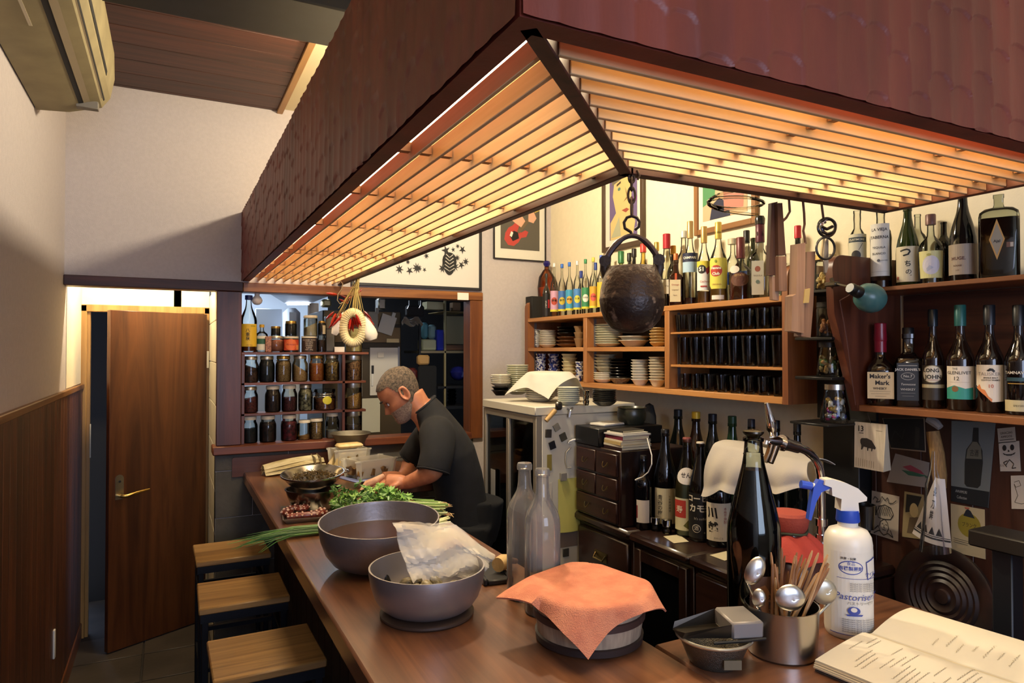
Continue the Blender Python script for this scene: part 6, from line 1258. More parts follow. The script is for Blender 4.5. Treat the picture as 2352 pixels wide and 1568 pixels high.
def tentacle(label, path, r0, r1, up, nsk):
    pts = [TRM(*p) for p in path]; o = pts[0]; n = len(pts)
    fine = []
    for i in range(n-1):
        for k in range(5):
            t_ = k/5; p0, p1, p2, p3 = pts[max(i-1, 0)], pts[i], pts[i+1], pts[min(i+2, n-1)]
            fine.append(.5*((2*p1)+(-p0+p2)*t_+(2*p0-5*p1+4*p2-p3)*t_*t_+(-p0+3*p1-3*p2+p3)*t_**3))
    fine.append(pts[-1]); m_ = len(fine)
    t = thing('octopus_arm', label, 'octopus', o)
    rs = [r0+(r1-r0)*i/(m_-1) for i in range(m_)]
    obj('arm', MB().tube([p-o for p in fine], rs, 12), om, t, smooth=1.2)
    for i in range(nsk):
        k = int((i+.5)/nsk*(m_-1)); tg = (fine[min(k+1, m_-1)]-fine[max(k-1, 0)]).normalized(); side = tg.cross(Vector((0, 0, 1))).normalized()
        if side.y > 0: side = -side
        for sgn in (.35, 1.15):
            dr_ = (side*math.cos(sgn)+Vector((0, 0, 1))*math.sin(sgn)).normalized()
            s_ = bpy.data.objects.new('sucker', suck); COL.objects.link(s_); s_.parent = t; s_.location = fine[k]-o+dr_*rs[k]*.95
            s_.rotation_euler = dr_.to_track_quat('Z', 'Y').to_euler(); sc = rs[k]/.016; s_.scale = (sc, sc, sc)
tentacle('reddish octopus arm lying along the front of the tray', [(.015, .030, .020), (.05, .028, .022), (.10, .026, .022), (.14, .034, .022), (.145, .06, .020)], .010, .019, 1, 9)
tentacle('curled octopus arm heaped on the one in front', [(.035, .075, .020), (.02, .10, .022), (.045, .13, .026), (.085, .12, .036), (.095, .085, .036), (.07, .07, .036), (.055, .085, .034)], .017, .007, 1, 11)
solo('salt_dish', 'little steel dish standing on the tray behind the octopus', 'dish', MB().lathe([(0, 0), (.012, 0), (.018, .016), (.016, .016), (.010, .003), (0, .003)], 16), STEEL, TRM(.125, .13, .0015))
# chives hanging over the counter edge
cv = thing('chive_bunch', 'bunch of thin green chives poking over the counter edge behind the big pot', 'chives', (ct(735, 1225).x, ct(735, 1225).y, CT))
gm = [plain(h, .5) for h in ('3f6a2a', '5a8a3a', '2f5522', '6f9a4a')]
for k in range(38):
    a = R.uniform(-.5, .5); y0 = R.uniform(-.03, .035); z0 = .004+.018*R.random(); ln_ = R.uniform(.18, .30); dr = R.uniform(0, .05)*(1 if R.random() < .8 else 2)
    obj('chive', MB().tube([(.09, y0*.7, z0*.7+.003), (.0, y0, z0+.002), (-ln_*.45, y0*1.1+.01*a, z0+.004), (-ln_*.75, y0*1.3+.03*a, z0+.001-dr*.15), (-ln_, y0*1.5+.06*a, z0-dr*.5)], [.0022, .0022, .002, .0016, .0006], 5), gm[k % 4], cv)
# strainer of brown seaweed on a pot
P = ct(718, 1172); P.y -= .01
pt = thing('steel_pot', 'steel bowl under the seaweed strainer', 'pot', (P.x, P.y, CT+.0004)); obj('body', MB().lathe([(0, .003), (.06, 0), (.082, .025), (.098, .065), (.104, .088), (.107, .089), (.107, .091), (.101, .091), (.094, .065), (.078, .027), (0, .006)], 40), plain('8f8b84', .22, 1), pt)
ss = thing('seaweed_strainer', 'shallow steel strainer heaped with brown seaweed', 'strainer', (P.x, P.y, CT+.093)); tlt = Matrix.Rotation(.09, 3, RT)
obj('bowl', MB().lathe([(0, .008), (.070, .010), (.095, .026), (.110, .046), (.119, .052), (.122, .055), (.122, .060), (.117, .060), (.106, .05), (.092, .03), (.068, .014), (0, .012)], 48, mat=tlt), plain('a39e94', .22, 1), ss)
obj('handle', MB().tube([tlt@Vector((.115, -.03, .052)), tlt@Vector((.140, -.012, .050)), tlt@Vector((.140, .012, .050)), tlt@Vector((.115, .03, .052))], .003, 6), STEEL, ss)
sw = MB()
for k in range(330):
    a = R.random()*6.28; q = .082*math.sqrt(R.random()); c = Vector((q*math.cos(a), q*math.sin(a), .030+.030*(1-(q/.09)**2)*(.5+.5*R.random()))); pts = []
    for i in range(6): pts.append(tlt@c); c = c+Vector((R.uniform(-.008, .008), R.uniform(-.008, .008), R.uniform(-.004, .005)))
    sw.tube(pts, .0014, 4, False)
o = obj('seaweed', sw, plain('3c2c10', .4, h2='6a5220', scale=60), ss); o['kind'] = 'stuff'
obj('seaweed_bed', MB().lathe([(.088, .028), (.06, .042), (.03, .052), (0, .055)], 24, mat=tlt), plain('2e220e', .5), ss)
# wrapped bamboo husk, containers and blocks at the far end
cx = obj('plank', MB().box((.932-.345, 3.13-.6, CT-.055), (1.40-.345, YB-.012-.6, CT), .005), CWY, ctr)
hk = thing('husk_parcel', 'long parcel wrapped in pale bamboo husk lying under the window sill', 'parcel', (.425, 3.600, CT+.004), .30)
def leafy(y0, h, l, w, tw): return MB().grid(lambda u, v: (l*u, y0+w*(v-.5)*(.45+.55*math.sin(PI*min(1, u*1.1+.12))), h+.022*math.sin(PI*v)+.035*u*tw+.008*math.sin(PI*u)), 16, 8, .003)
hm = plain('a08c5c', .5, h2='cdbf92', scale=20, stretch=(1, 8, 1)); hm2 = plain('b7a878', .45, h2='d8cda6', scale=14, stretch=(1, 8, 1))
obj('husk', leafy(0, .002, .34, .085, 0), hm2, hk); obj('husk', leafy(.006, .016, .33, .08, .5), hm, hk); obj('husk', leafy(.012, .030, .30, .07, .6), hm2, hk)
for u in (.84, .94): obj('tie', MB().tube([(.32*u, -.032, .012), (.32*u, -.02, .062), (.32*u, .02, .075), (.32*u, .04, .04)], .004, 6), plain('6a5a3a', .7), hk)
solo('cutting_board', 'thick wooden board lying on the counter end behind the food boxes', 'board', box((-.11, -.16, 0), (.11, .16, .030), .004), wood('6a4a2a', 'a07a4c', 'Y', 1, .5), (.88, 3.53, CT+.0003), (0, 0, .12))
fcm = plain('d4cfb8', .3, trans=.0); fcm_t, nt, b_, L_ = _new('frosted_plastic'); b_.inputs['Base Color'].default_value = lin('d9d4c0'); b_.inputs['Roughness'].default_value = .3; b_.inputs['Alpha'].default_value = .45
def food_box(label, c, rz, lx, ly, h, fill, zoff=0):
    t = thing('food_box', label, 'container', c, rz)
    prof = [(.86, 0), (.95, h*.9), (1.0, h*.92), (1.0, h), (.93, h), (.92, h*.9), (.83, .003)]
    m = MB(); n = 4
    for s_, z in prof:
        for sx, sy in ((-1, -1), (1, -1), (1, 1), (-1, 1)):
            for a in (.0, 1.0):
                k = .82; q = (sx*lx/2*s_*(k if (a == 0) == (sx*sy > 0) else 1), sy*ly/2*s_*(1 if (a == 0) == (sx*sy > 0) else k)); m.v.append((q[0], q[1], z))
    for j in range(len(prof)-1):
        for i in range(8): m.f.append((j*8+i, j*8+(i+1) % 8, j*8+8+(i+1) % 8, j*8+8+i))
    m.f.append(tuple(reversed(range(8)))); m.f.append(tuple(range(8*(len(prof)-1), 8*len(prof))))
    obj('box', m, fcm_t, t, smooth=.4)
    for nm, lo, hi, mt in fill: obj(nm, MB().grid(lambda u, v: (lo[0]+(hi[0]-lo[0])*u, lo[1]+(hi[1]-lo[1])*v, hi[2]-.012*abs(math.sin(9*u+5*v))-.0*u), 10, 8, hi[2]-lo[2]-.012), mt, t)
    return t
fill_m = plain('4a3018', .5, h2='8a6a3a', scale=40)
cb_ = Vector((.855, 3.30, CT+.0003))
for k, (px, dx) in enumerate(((955, 0), (1003, .062))):
    solo('wood_block', 'pale squared wooden block under the food box, %s' % ('by the strainer' if k == 0 else 'by the man'), 'block', box((-.027, -.10, 0), (.027, .10, .030), .003), wood('9a7a48', 'c4a36c', 'Y', 1, .5), (.855+.075*k, 3.13+.06*k, CT+.0006), (0, 0, .05), 'wooden blocks under the food box')
lid = solo('box_lid', 'flat blue-edged plastic lid under the front food box', 'lid', box((-.125, -.085, 0), (.125, .085, .008), .004), plain('6a74a0', .35), (.85, 3.17, CT+.0312), (0, 0, .30))
food_box('frosted plastic box of brown simmered food', (.85, 3.17, CT+.0395), .30, .235, .155, .085, [('simmered_food', (-.095, -.055, .005), (.095, .055, .056), fill_m)])
food_box('frosted plastic box carrying a folded yellow omelette', (.83, 3.50, CT+.0305), .12, .20, .14, .10, [('food', (-.07, -.045, .005), (.07, .045, .085), plain('c9b27c', .5))])
solo('omelette', 'folded pale yellow omelette sheet on the rear food box', 'food', MB().box((-.065, -.04, 0), (.065, .04, .022), .010), plain('d9b878', .5, h2='e6cf98', scale=30), (.83, 3.50, CT+.1322), (0, 0, .15))
sv = solo('wire_sieve', 'flared steel mesh sieve standing at the window sill end', 'sieve', MB().lathe([(0, .006), (.055, .004), (.062, .0), (.070, .02), (.088, .058), (.104, .080), (.108, .083), (.106, .085), (.086, .062), (.060, .008), (0, .010)], 36), plain('857f70', .4, .9, bump=.5, bscale=400), (.855, YB-.005, 1.1145)) if False else None
q = Vector((.868, 3.655, CT+.0306))
sv = thing('wire_sieve', 'flared grey mesh sieve beside the big jars', 'sieve', (q.x+.0, q.y, CT+.031)); 
obj('stand', MB().lathe([(0, 0), (.05, 0), (.05, .085), (0, .085)], 20), plain('6a655a', .4, .8), sv)
obj('mesh', MB().lathe([(0, .09), (.058, .086), (.066, .095), (.082, .125), (.100, .152), (.108, .158), (.106, .161), (.080, .13), (.058, .096), (0, .096)], 36), plain('857f70', .4, .8, bump=.5, bscale=400), sv)
sv.location = (.872, 3.640, CT+.0306)
# coriander: leaves and stems, root end to the right
A_, B_ = Vector((.56, 2.56, CT)), Vector((.93, 2.42, CT)); ax_ = (B_-A_).normalized(); pr_ = Vector((-ax_.y, ax_.x, 0))
co = thing('coriander_bunch', 'big bunch of green coriander with roots lying behind the large pot', 'coriander', A_)
def lf(seed):
    rr = random.Random(seed); m = MB(); b = 0
    pts = [(0, 0, 0)]
    for i in range(15):
        a = -1.9+3.8*i/14; r_ = .021*(1 if i % 2 == 0 else .62)*(1-.12*abs(a)); pts.append((r_*math.sin(a), r_*math.cos(a)+.004, .004*math.sin(4*a+seed)-.10*r_))
    m.add(pts, [(0, i+1, i+2) for i in range(14)]); return m.mesh('leaf', 0)
lvs = []
for k, h in enumerate(('6f9a45', '567f34', '86ab58', '44692a', '7aa24e', '3a5c24')):
    me = lf(k); me.materials.append(plain(h, .45)); lvs.append(me)
def on_axis(s, o, z): return ax_*s+pr_*o+Vector((0, 0, z))
for k in range(270):
    s = R.uniform(-.03, .24)+.02; wd = .085*(1-.5*max(0, s-.1)/.15); o = R.uniform(-1, 1)*wd; z = .020+.115*R.random()*(1-(o/.11)**2)*(1-.35*max(0, s-.12)/.15)
    l = bpy.data.objects.new('leaf', lvs[k % 6]); COL.objects.link(l); l.parent = co; l.location = on_axis(s, o, z); q = R.uniform(.75, 1.35); l.scale = (q, q, q)
    l.rotation_euler = (R.uniform(-.9, .9), R.uniform(-.9, .9), R.random()*6.28)
st_m = [plain(h, .4) for h in ('8fae5a', 'a6bf74', '759a46', 'bcc98c')]
for k in range(46):
    o0, o1 = R.uniform(-.07, .07), R.uniform(-.045, .045); z0, z1 = .03+.05*R.random(), .012+.045*R.random(); s1 = R.uniform(.36, .42)
    obj('stem', MB().tube([on_axis(.06+.08*R.random(), o0, z0), on_axis(.2, (o0+o1)/2, (z0+z1)/2+.01), on_axis(.32, o1, z1+.004), on_axis(s1, o1*1.1, z1)], [.0016, .002, .0026, .003], 5), st_m[k % 4], co)
    if k < 24: obj('root', MB().tube([on_axis(s1, o1*1.1, z1), on_axis(s1+.012, o1*1.15+R.uniform(-.01, .01), z1-.002), on_axis(s1+.024, o1*1.2+R.uniform(-.015, .015), z1-R.uniform(0, .012))], [.0032, .002, .0008], 5), plain('b99a6a', .6), co)
q = Vector((.835, 2.19, CT)); rt = thing('celery_root_end', 'pale green root end of a vegetable poking out behind the large pot', 'vegetable', q)
for k in range(9):
    a = k*.7; obj('stalk', MB().tube([(-.07, .01*math.cos(a), .03+.008*math.sin(a)), (0, .014*math.cos(a), .035+.014*math.sin(a)), (.03, .022*math.cos(a)+.004*math.sin(3*a), .036+.022*math.sin(a))], [.006, .006, .003], 6), plain('c3c58e', .45), rt)
# ginger-like pink roots behind the leaves
for k, (px, py, lab) in enumerate(((965, 1092, 'knobbly pink-beige root leaning on the wooden blocks'), (940, 1102, 'pink-beige root piece behind the coriander leaves'), (985, 1106, 'short pink-beige root piece near the forearm'))):
    q = Vector((.80+.05*k, 2.93+.03*(k % 2), CT)); solo('ginger_root', lab, 'root', MB().tube([(-.05, 0, .018), (-.02, .01, .026+.02*(k == 0)), (.01, -.004, .030+.03*(k == 0)), (.05, .008, .026+.05*(k == 0))], [.012, .019, .017, .012], 9), plain('b08468', .6, h2='c79c7c', scale=40), q, (0, 0, .3*k))
# black mandoline slicer with a wooden pestle
A_, B_ = Vector((.845, 1.98, CT)), Vector((.795, 1.645, CT)); dd = B_-A_
sl = thing('slicer', 'black vegetable slicer with chrome toothed edge at the counter inner edge', 'slicer', A_+Vector((0, 0, .0004)), math.atan2(dd.y, dd.x)); Ls = dd.length
obj('frame', MB().box((0, -.042, 0), (Ls, -.030, .018), .003).box((0, .030, 0), (Ls, .042, .018), .003).box((Ls-.05, -.030, 0), (Ls, .030, .014), .003), BLACKP, sl)
obj('plate', box((0, -.030, .004), (Ls-.05, .030, .010)), BLACKM, sl)
obj('toothed_blade', MB().prism([(0, 0)]+[(.012*i+(.006 if j else 0), .010+(.006 if j else 0)) for i in range(16) for j in (0, 1)]+[(.195, 0)], .0025, (.09, -.046, .012), (1, 0, 0), (0, 0, 1)), CHROME, sl)
for i in range(3):
    for j in range(4): obj('grid_hole', box((.03+.016*j, -.02+.014*i, .0105), (.042+.016*j, -.010+.014*i, .0115)), plain('c9c4b8', .4), sl)
obj('holder_rod', MB().tube([(.15, -.05, .022), (.24, -.052, .020), (.262, -.047, .019)], .004, 8), CHROME, sl)
ps2 = thing('wooden_pestle', 'short pale wooden pestle resting on the slicer', 'pestle', (.842, 1.715, CT+.030), .6); obj('head', MB().tube([(-.03, 0, .006), (0, 0, .006), (.022, 0, .004)], [.020, .022, .018], 14), wood('b08f5c', 'd4b987', 'X', 1, .5), ps2); obj('neck', MB().tube([(.022, 0, .003), (.04, 0, 0), (.075, 0, -.012)], [.012, .009, .008], 10), plain('6a4a34', .5), ps2)
# mug of chopsticks and spoons
P = ct(1795, 1496); zc = P.x*_sy+P.y*_cy; mr = 80*zc/F_PX; mh = 1.6-(1382-806)*zc/F_PX-CT
mug = thing('steel_mug', 'big steel mug crammed with used chopsticks and spoons', 'mug', (P.x, P.y, CT+.0004)); obj('cup', MB().lathe([(0, .003), (mr*.90, 0), (mr*.95, .004), (mr, mh-.004), (mr*1.02, mh), (mr*.985, mh), (mr*.93, .006), (0, .006)], 48), plain('b4afa8', .27, 1), mug)
obj('handle', MB().tube([(mr*.92*_sy, mr*.92*_cy, mh*.8), (mr*1.25*_sy, mr*1.25*_cy, mh*.75), (mr*1.25*_sy, mr*1.25*_cy, mh*.3), (mr*.92*_sy, mr*.92*_cy, mh*.22)], .005, 8), STEEL, mug)
wm = [wood(a, b, 'Z', 1.5, .6, .15) for a, b in (('8a6038', 'c09060'), ('a57a4c', 'd4ab78'), ('6a442a', 'a5754c'))]
for k in range(30):
    a = R.random()*6.28; q = mr*.55*math.sqrt(R.random()); lx = R.uniform(.0, .115)+.01; ly = R.uniform(-.03, .03); hh = mh+R.uniform(.055, .115)
    if k < 4: lx = R.uniform(-.02, .01); hh = mh+.04+.03*k*.7
    b0 = Vector((q*math.cos(a)*.6, q*math.sin(a)*.6, .008)); t0 = Vector((q*math.cos(a)*.6, q*math.sin(a)*.6, 0))+RT*(lx-.02)+FW*ly*.7+Vector((0, 0, hh))
    t0.z = hh; f_ = (mh*.98-.008)/(t0.z-.008); pm = b0.lerp(t0, f_); lim = mr*.86; rr_ = math.hypot(pm.x, pm.y)
    if rr_ > lim: t0 = t0-Vector((pm.x, pm.y, 0))*(1-lim/rr_)/f_
    solo('chopstick', 'slender wooden chopstick standing in the steel mug', 'chopstick', MB().tube([b0, b0.lerp(t0, .95), t0], [.0035, .0030, .0015], 6), wm[k % 3], (P.x, P.y, CT), group='wooden chopsticks in the steel mug')
def spoon(label, px, py, rx, ry, lean, tilt, m=STEEL):
    q = at(px, py, Y=P.y+lean); o = Vector((P.x, P.y, CT)); c = q-o
    t = thing('spoon', label, 'spoon', o); mt = Matrix.Rotation(tilt, 3, FW)
    bo = MB().grid(lambda u, v: (rx*math.cos(2*PI*u)*math.sin(PI*.5*v), 0-.010*math.cos(PI*.5*v), ry*math.sin(2*PI*u)*math.sin(PI*.5*v)), 24, 6, .0012)
    bo.v = [tuple(mt@(RT*x-Vector((0, 1, 0))*-yy+Vector((0, 0, z)))+c) for x, yy, z in bo.v]
    obj('bowl', bo, m, t, smooth=1.5)
    s0 = c+mt@Vector((0, 0, -ry)); e0 = Vector((s0.x*.15, s0.y*.15, .012)); obj('stem', MB().tube([s0, s0.lerp(e0, .3), e0], .0028, 6), m, t)
spoon('steel spoon leaning out of the mug over the soy bottle', 1733, 1310, .018, .030, .01, .45)
spoon('round steel spoon bowl at the mug front rim', 1814, 1372, .029, .026, -.045, 0)
spoon('pale worn spoon hanging over the mug side toward the spray bottle', 1892, 1358, .026, .028, -.01, -.5, plain('b8b2a0', .35, .8))
spoon('small steel spoon half sunk in the mug', 1742, 1372, .012, .018, -.005, .1)
# strainer basket with box grater laid in it
P = ct(1640, 1520); zc = P.x*_sy+P.y*_cy
sr = thing('wire_basket', 'little steel mesh basket beside the mug holding a metal scoop', 'basket', (P.x, P.y, CT+.0004), -YAW); rr_ = 86*zc/F_PX
obj('mesh', MB().lathe([(0, .002), (rr_*.60, .0), (rr_*.68, .008), (rr_*.92, .052), (rr_*.90, .052), (rr_*.66, .010), (0, .004)], 40), plain('6f6a60', .35, .9, bump=.6, bscale=500), sr)
obj('rim', MB().loop([(rr_*math.cos(a)*.97, rr_*math.sin(a)*.97, .056) for a in [2*PI*i/40 for i in range(40)]], .0035, 8), plain('c2bba9', .3, .9), sr)
obj('price_tag', MB().box((.0, -rr_*.86, .014), (.034, -rr_*.80, .032)), plain('6a6048', .6), sr)
sg = thing('metal_scoop', 'square-ended dark metal scoop lying across the mesh basket', 'scoop', Vector((P.x, P.y, CT+.060)), -YAW+.12)
obj('pan', MB().add([(-.075, -.02, .000), (.018, -.040, .004), (.018, .035, .004), (-.075, .03, .000), (-.070, -.024, .012), (.018, -.044, .032), (.018, .039, .032), (-.07, .034, .012), (-.085, .004, .008)], [(0, 1, 2, 3), (0, 4, 5, 1), (3, 2, 6, 7), (0, 8, 4), (3, 7, 8), (0, 3, 8)]), plain('3a342c', .35, .8), sg, smooth=0)
obj('grey_end', MB().box((.018, -.046, .002), (.084, .040, .036), .004), plain('85807c', .45, .4), sg)
obj('spring', MB().tube([(-.02, -.045, -.002), (.04, -.052, .002), (.085, -.050, .004)], .003, 6), BLACKM, sg)
# spray bottle
P = ct(1949, 1452); zc = P.x*_sy+P.y*_cy; rs_ = 51*zc/F_PX; Hs = 1.6-(1205-806)*zc/F_PX-CT
sp_ = thing('spray_bottle', 'white trigger spray bottle with blue collar and printed blue lettering', 'bottle', (P.x, P.y, CT+.0003), -YAW)
wh = plain('ddd8cc', .35)
obj('body', MB().lathe([(0, .004), (rs_*.92, .0), (rs_*.98, .006), (rs_, .014), (rs_, Hs*.84), (rs_*.95, Hs*.91), (rs_*.80, Hs*.965), (rs_*.52, Hs*.99), (rs_*.42, Hs), (rs_*.42, Hs+.012), (0, Hs+.012)], 40), wh, sp_)
obj('collar', MB().lathe([(0, Hs+.010), (rs_*.48, Hs+.010), (rs_*.50, Hs+.013), (rs_*.46, Hs+.036), (0, Hs+.036)], 32), plain('2448b0', .4), sp_)
k = zc/F_PX
def hd(px, py): return ((px-1949)*k, (1205-py)*k+Hs)
W_ = .030
obj('head', MB().prism([hd(*p) for p in ((1926, 1168), (1968, 1172), (1966, 1150), (1985, 1146), (1986, 1138), (1966, 1118), (1940, 1106), (1908, 1097), (1892, 1098), (1890, 1110), (1906, 1116), (1907, 1134), (1928, 1142))][::-1], W_, (0, W_/2, 0), (1, 0, 0), (0, 0, 1)) if False else MB().prism([hd(*p) for p in ((1926, 1168), (1968, 1172), (1966, 1150), (1985, 1146), (1986, 1138), (1966, 1118), (1940, 1106), (1908, 1097), (1892, 1098), (1890, 1110), (1906, 1116), (1907, 1134), (1928, 1142))], -W_, (0, -W_/2, 0), (1, 0, 0), (0, 0, 1)), wh, sp_, smooth=.4)
obj('trigger', MB().prism([hd(*p) for p in ((1856, 1190), (1862, 1192), (1874, 1150), (1886, 1128), (1908, 1118), (1898, 1102), (1880, 1100), (1868, 1118), (1862, 1150))], -.016, (0, -.008, 0), (1, 0, 0), (0, 0, 1)), plain('2a4cba', .4), sp_, smooth=.4)
obj('nozzle', MB().tube([(hd(1842, 1108)[0], 0, hd(1842, 1111)[1]), (hd(1866, 1112)[0], 0, hd(1866, 1115)[1])], .009, 12), plain('2a4cba', .4), sp_)
obj('barrel', MB().tube([(hd(1868, 1113)[0], 0, hd(1868, 1114)[1]), (hd(1906, 1120)[0], 0, hd(1906, 1122)[1])], .006, 10), wh, sp_)
BL = '3a4a9a'; BK = '3a3a44'
items = [('r', -1.2, 1.2, .052, .80, 'dcd7cb'), ('e', -.35, .665, .50, .30, BL), ('e', -.35, .665, .46, .26, 'dcd7cb'), ('t', '食品', -.35, .70, .17, BL), ('t', '有機製菌剤', -.35, .655, .19, BL, {'bold': .02}), ('t', '除菌・抗菌', -.45, .745, .12, BK, {'bold': .02}),
    ('p', [(.28, .72), (.85, .755), (.92, .60), (.35, .555)], BL), ('p', [(.31, .713), (.82, .744), (.88, .607), (.38, .566)], 'dcd7cb'), ('t', 'ウイルス', .60, .605, .20, BL, {'shear': .2, 'bold': .01}), ('r', -.9, .9, .565, .569, BL),
    ('t', 'Pastoriser77', .0, .40, .40, BL, {'shear': .25}), ('t', 'パストリーゼ77', .05, .345, .16, BK), ('e', -.25, .28, .24, .18, BL), ('e', -.25, .29, .12, .10, 'dcd7cb'), ('p', [(-.55, .245), (.1, .25), (.05, .235), (-.5, .23)], BL), ('r', -1.2, 1.2, .056, .062, BL)]
for i in range(7): items.append(('t', 'lorem' if False else 'disinfectant spray for kitchen use', .0, .20-.018*i, .105, BK, {'shear': .2}))
for i in range(5): items.append(('t', 'alcohol for cooking tools', .1, .53-.016*i, .10, BK, {'shear': .2}))
put_labels(sp_, items, rs_, Hs, rough=.4)
# open notebook
A_, B_ = ct(1872, 1541), ct(2093, 1437); e_ = (B_-A_); Wn = e_.length; e_ = e_.normalized(); n_ = Vector((e_.y, -e_.x, 0))
nb_ = thing('open_notebook', 'thick open notebook of handwritten pages at the counter corner', 'notebook', Vector((A_.x, A_.y, CT+.0005)))
SP = .56
def hh_(u):
    if u < SP: t = u/SP; return .022+.012*math.sin(PI*min(1, t*1.02)*.62)-.020*max(0, (t-.8)/.2)**2
    t = (u-SP)/(1-SP); return .022+.022*math.sin(PI*min(t*.62+.03, 1))
def pg(u, v, d=0): return e_*(Wn*u)+n_*(.36*v+.03*u*0)+Vector((0, 0, hh_(u)+d))
pm_ = plain('c9c2b2', .75, h2='cfc6b2', scale=9)
obj('page', MB().grid(lambda u, v: pg(SP*u, v), 16, 6), pm_, nb_); obj('page', MB().grid(lambda u, v: pg(SP+(1-SP)*u, v), 16, 6), plain('d0c8b4', .75, h2='d8cfb8', scale=9), nb_)
for i in range(4):
    d = .004+.0035*i; obj('page_block', MB().grid(lambda u, v: pg(SP*u, v, -d)-e_*(.002*i*(1-u)), 12, 3, .003), plain('b5a688' if i % 2 else 'c9bc9c', .8), nb_); obj('page_block', MB().grid(lambda u, v: pg(SP+(1-SP)*u, v, -d)+e_*(.0015*i*u), 12, 3, .003), plain('b5a688' if i % 2 else 'c9bc9c', .8), nb_)
obj('cover', MB().box((0, 0, 0), (Wn, .36, .003)).xf(Matrix(((e_.x, n_.x, 0, 0), (e_.y, n_.y, 0, 0), (0, 0, 1, 0), (0, 0, 0, 1)))), plain('4a4036', .6), nb_)
ink = MB(); ink2 = MB()
def scr(mb, u, v, su, sv, n):
    pts = []
    for i in range(n+1): pts.append((u+su*i/n, v+sv*(.5*math.sin(i*2.1+u*50)+.5*math.sin(i*3.7+v*30))))
    for (a, b), (c, d) in zip(pts, pts[1:]):
        ln2 = .0035; mb.add([pg(a, b, .0006), pg(c, d, .0006), pg(c, d+ln2, .0006), pg(a, b+ln2, .0006)], [(0, 1, 2, 3)])
for i in range(26):
    scr(ink, R.uniform(.06, .34), .06+.030*i, R.uniform(.10, .2), .005, 22)
for i in range(9): scr(ink2, R.uniform(.62, .72), .30+.06*i, R.uniform(.06, .16), .008, 18)
obj('handwriting', ink, plain('8f8571', .8), nb_, smooth=0); obj('handwriting', ink2, plain('a59a80', .8), nb_, smooth=0)
# ------------------------------------------------------------------ hung from the canopy
def pxprism(nm, pts, Y, depth, m, parent=None, o=None, bev=0):
    P = [at(px, py, Y=Y) for px, py in pts]; o = o if o is not None else P[0]
    n = len(P); vs = [p-o for p in P]+[p-o+Vector((0, depth, 0)) for p in P]
    mb = MB().add(vs, [tuple(range(n)), tuple(reversed(range(n, 2*n)))]+[((i+1) % n, i, n+i, n+(i+1) % n) for i in range(n)])
    return obj(nm, mb, m, parent, (0, 0, 0) if parent else o, smooth=0)
IRON = plain('30251f', .45, .55, h2='55463c', scale=22, bump=.5, bscale=120, lo=.42, hi=.75); IRON2 = plain('2a2320', .5, .6, bump=.3, bscale=90)
ip = Vector((.853, 1.133, 1.637)); pot = thing('iron_kettle_pot', 'rusty round iron pot hanging from a chain at the canopy corner', 'pot', ip, face_cam(.853, 1.133))
ipm = plain('2c211c', .38, .45, h2='8f7a66', scale=34, bump=.45, bscale=110, lo=.62, hi=.72)
obj('body', MB().lathe([(0, 0), (.022, .001), (.042, .010), (.057, .028), (.064, .047), (.0668, .064), (.0668, .066), (.0675, .069), (.0668, .072), (.0645, .092), (.0590, .115), (.0515, .135), (.0500, .137), (.047, .135), (.056, .11), (.060, .06), (.03, .012), (0, .01)], 44), ipm, pot)
for sg in (-1, 1):
    obj('ear', MB().tube([(sg*.050, 0, .105), (sg*.056, 0, .135), (sg*.055, 0, .152)], [.008, .010, .009], 10).tube([(sg*.055, -.010, .150), (sg*.055, .010, .150)], .012, 12), IRON2, pot)
hpts = [(-.054+.108*i/16, 0, .150+.052*math.sin(PI*i/16)**.75) for i in range(17)]
hb = MB()
for i in range(16):
    a, b = Vector(hpts[i]), Vector(hpts[i+1]); hb.tube([a, b], .0055, 8)
obj('handle', MB().tube(hpts, [.0065]*5+[.005]*7+[.0065]*5, 8), plain('33272a', .5, .5, bump=.3, bscale=90), pot)
ch0 = Vector((.853, 1.133, 1.965)); cn = thing('hanging_chain', 'iron chain and open ring hook holding the rusty pot', 'chain', ip+Vector((0, 0, .20)), face_cam(.853, 1.133))
def link(z, rx, rz, r, turn=0): return MB().loop([(rx*math.cos(a)*math.cos(turn), rx*math.cos(a)*math.sin(turn), z+rz*math.sin(a)) for a in [2*PI*i/20 for i in range(20)]], r, 7)
RU = plain('4a3a2e', .55, .6, bump=.4, bscale=140)
obj('ring_hook', MB().tube([(.002, 0, -.002), (-.002, 0, .010), (-.014, 0, .018), (-.016, 0, .030), (-.010, 0, .040), (0, 0, .043), (.011, 0, .039), (.016, 0, .030), (.014, 0, .020), (.006, 0, .014)], .0032, 8), plain('2c2624', .4, .7), cn)
for z, rx, rz, tn in ((.062, .0022, .020, 1.4), (.086, .0072, .017, .2), (.110, .0022, .014, 1.5), (.122, .006, .010, .3)): obj('link', link(z, max(rx, .006), rz, .0026, tn), RU, cn)
obj('top_hook', MB().tube([(0, 0, .120), (.004, 0, .134), (.012, 0, .138), (.016, 0, .126), (.012, 0, .118)], .0026, 7).tube([(-.002, 0, .124), (-.004, .012, .140), (-.004, .020, .150), (0, .004, .165), (.004, -.002, .172)], .0022, 6), RU, cn)
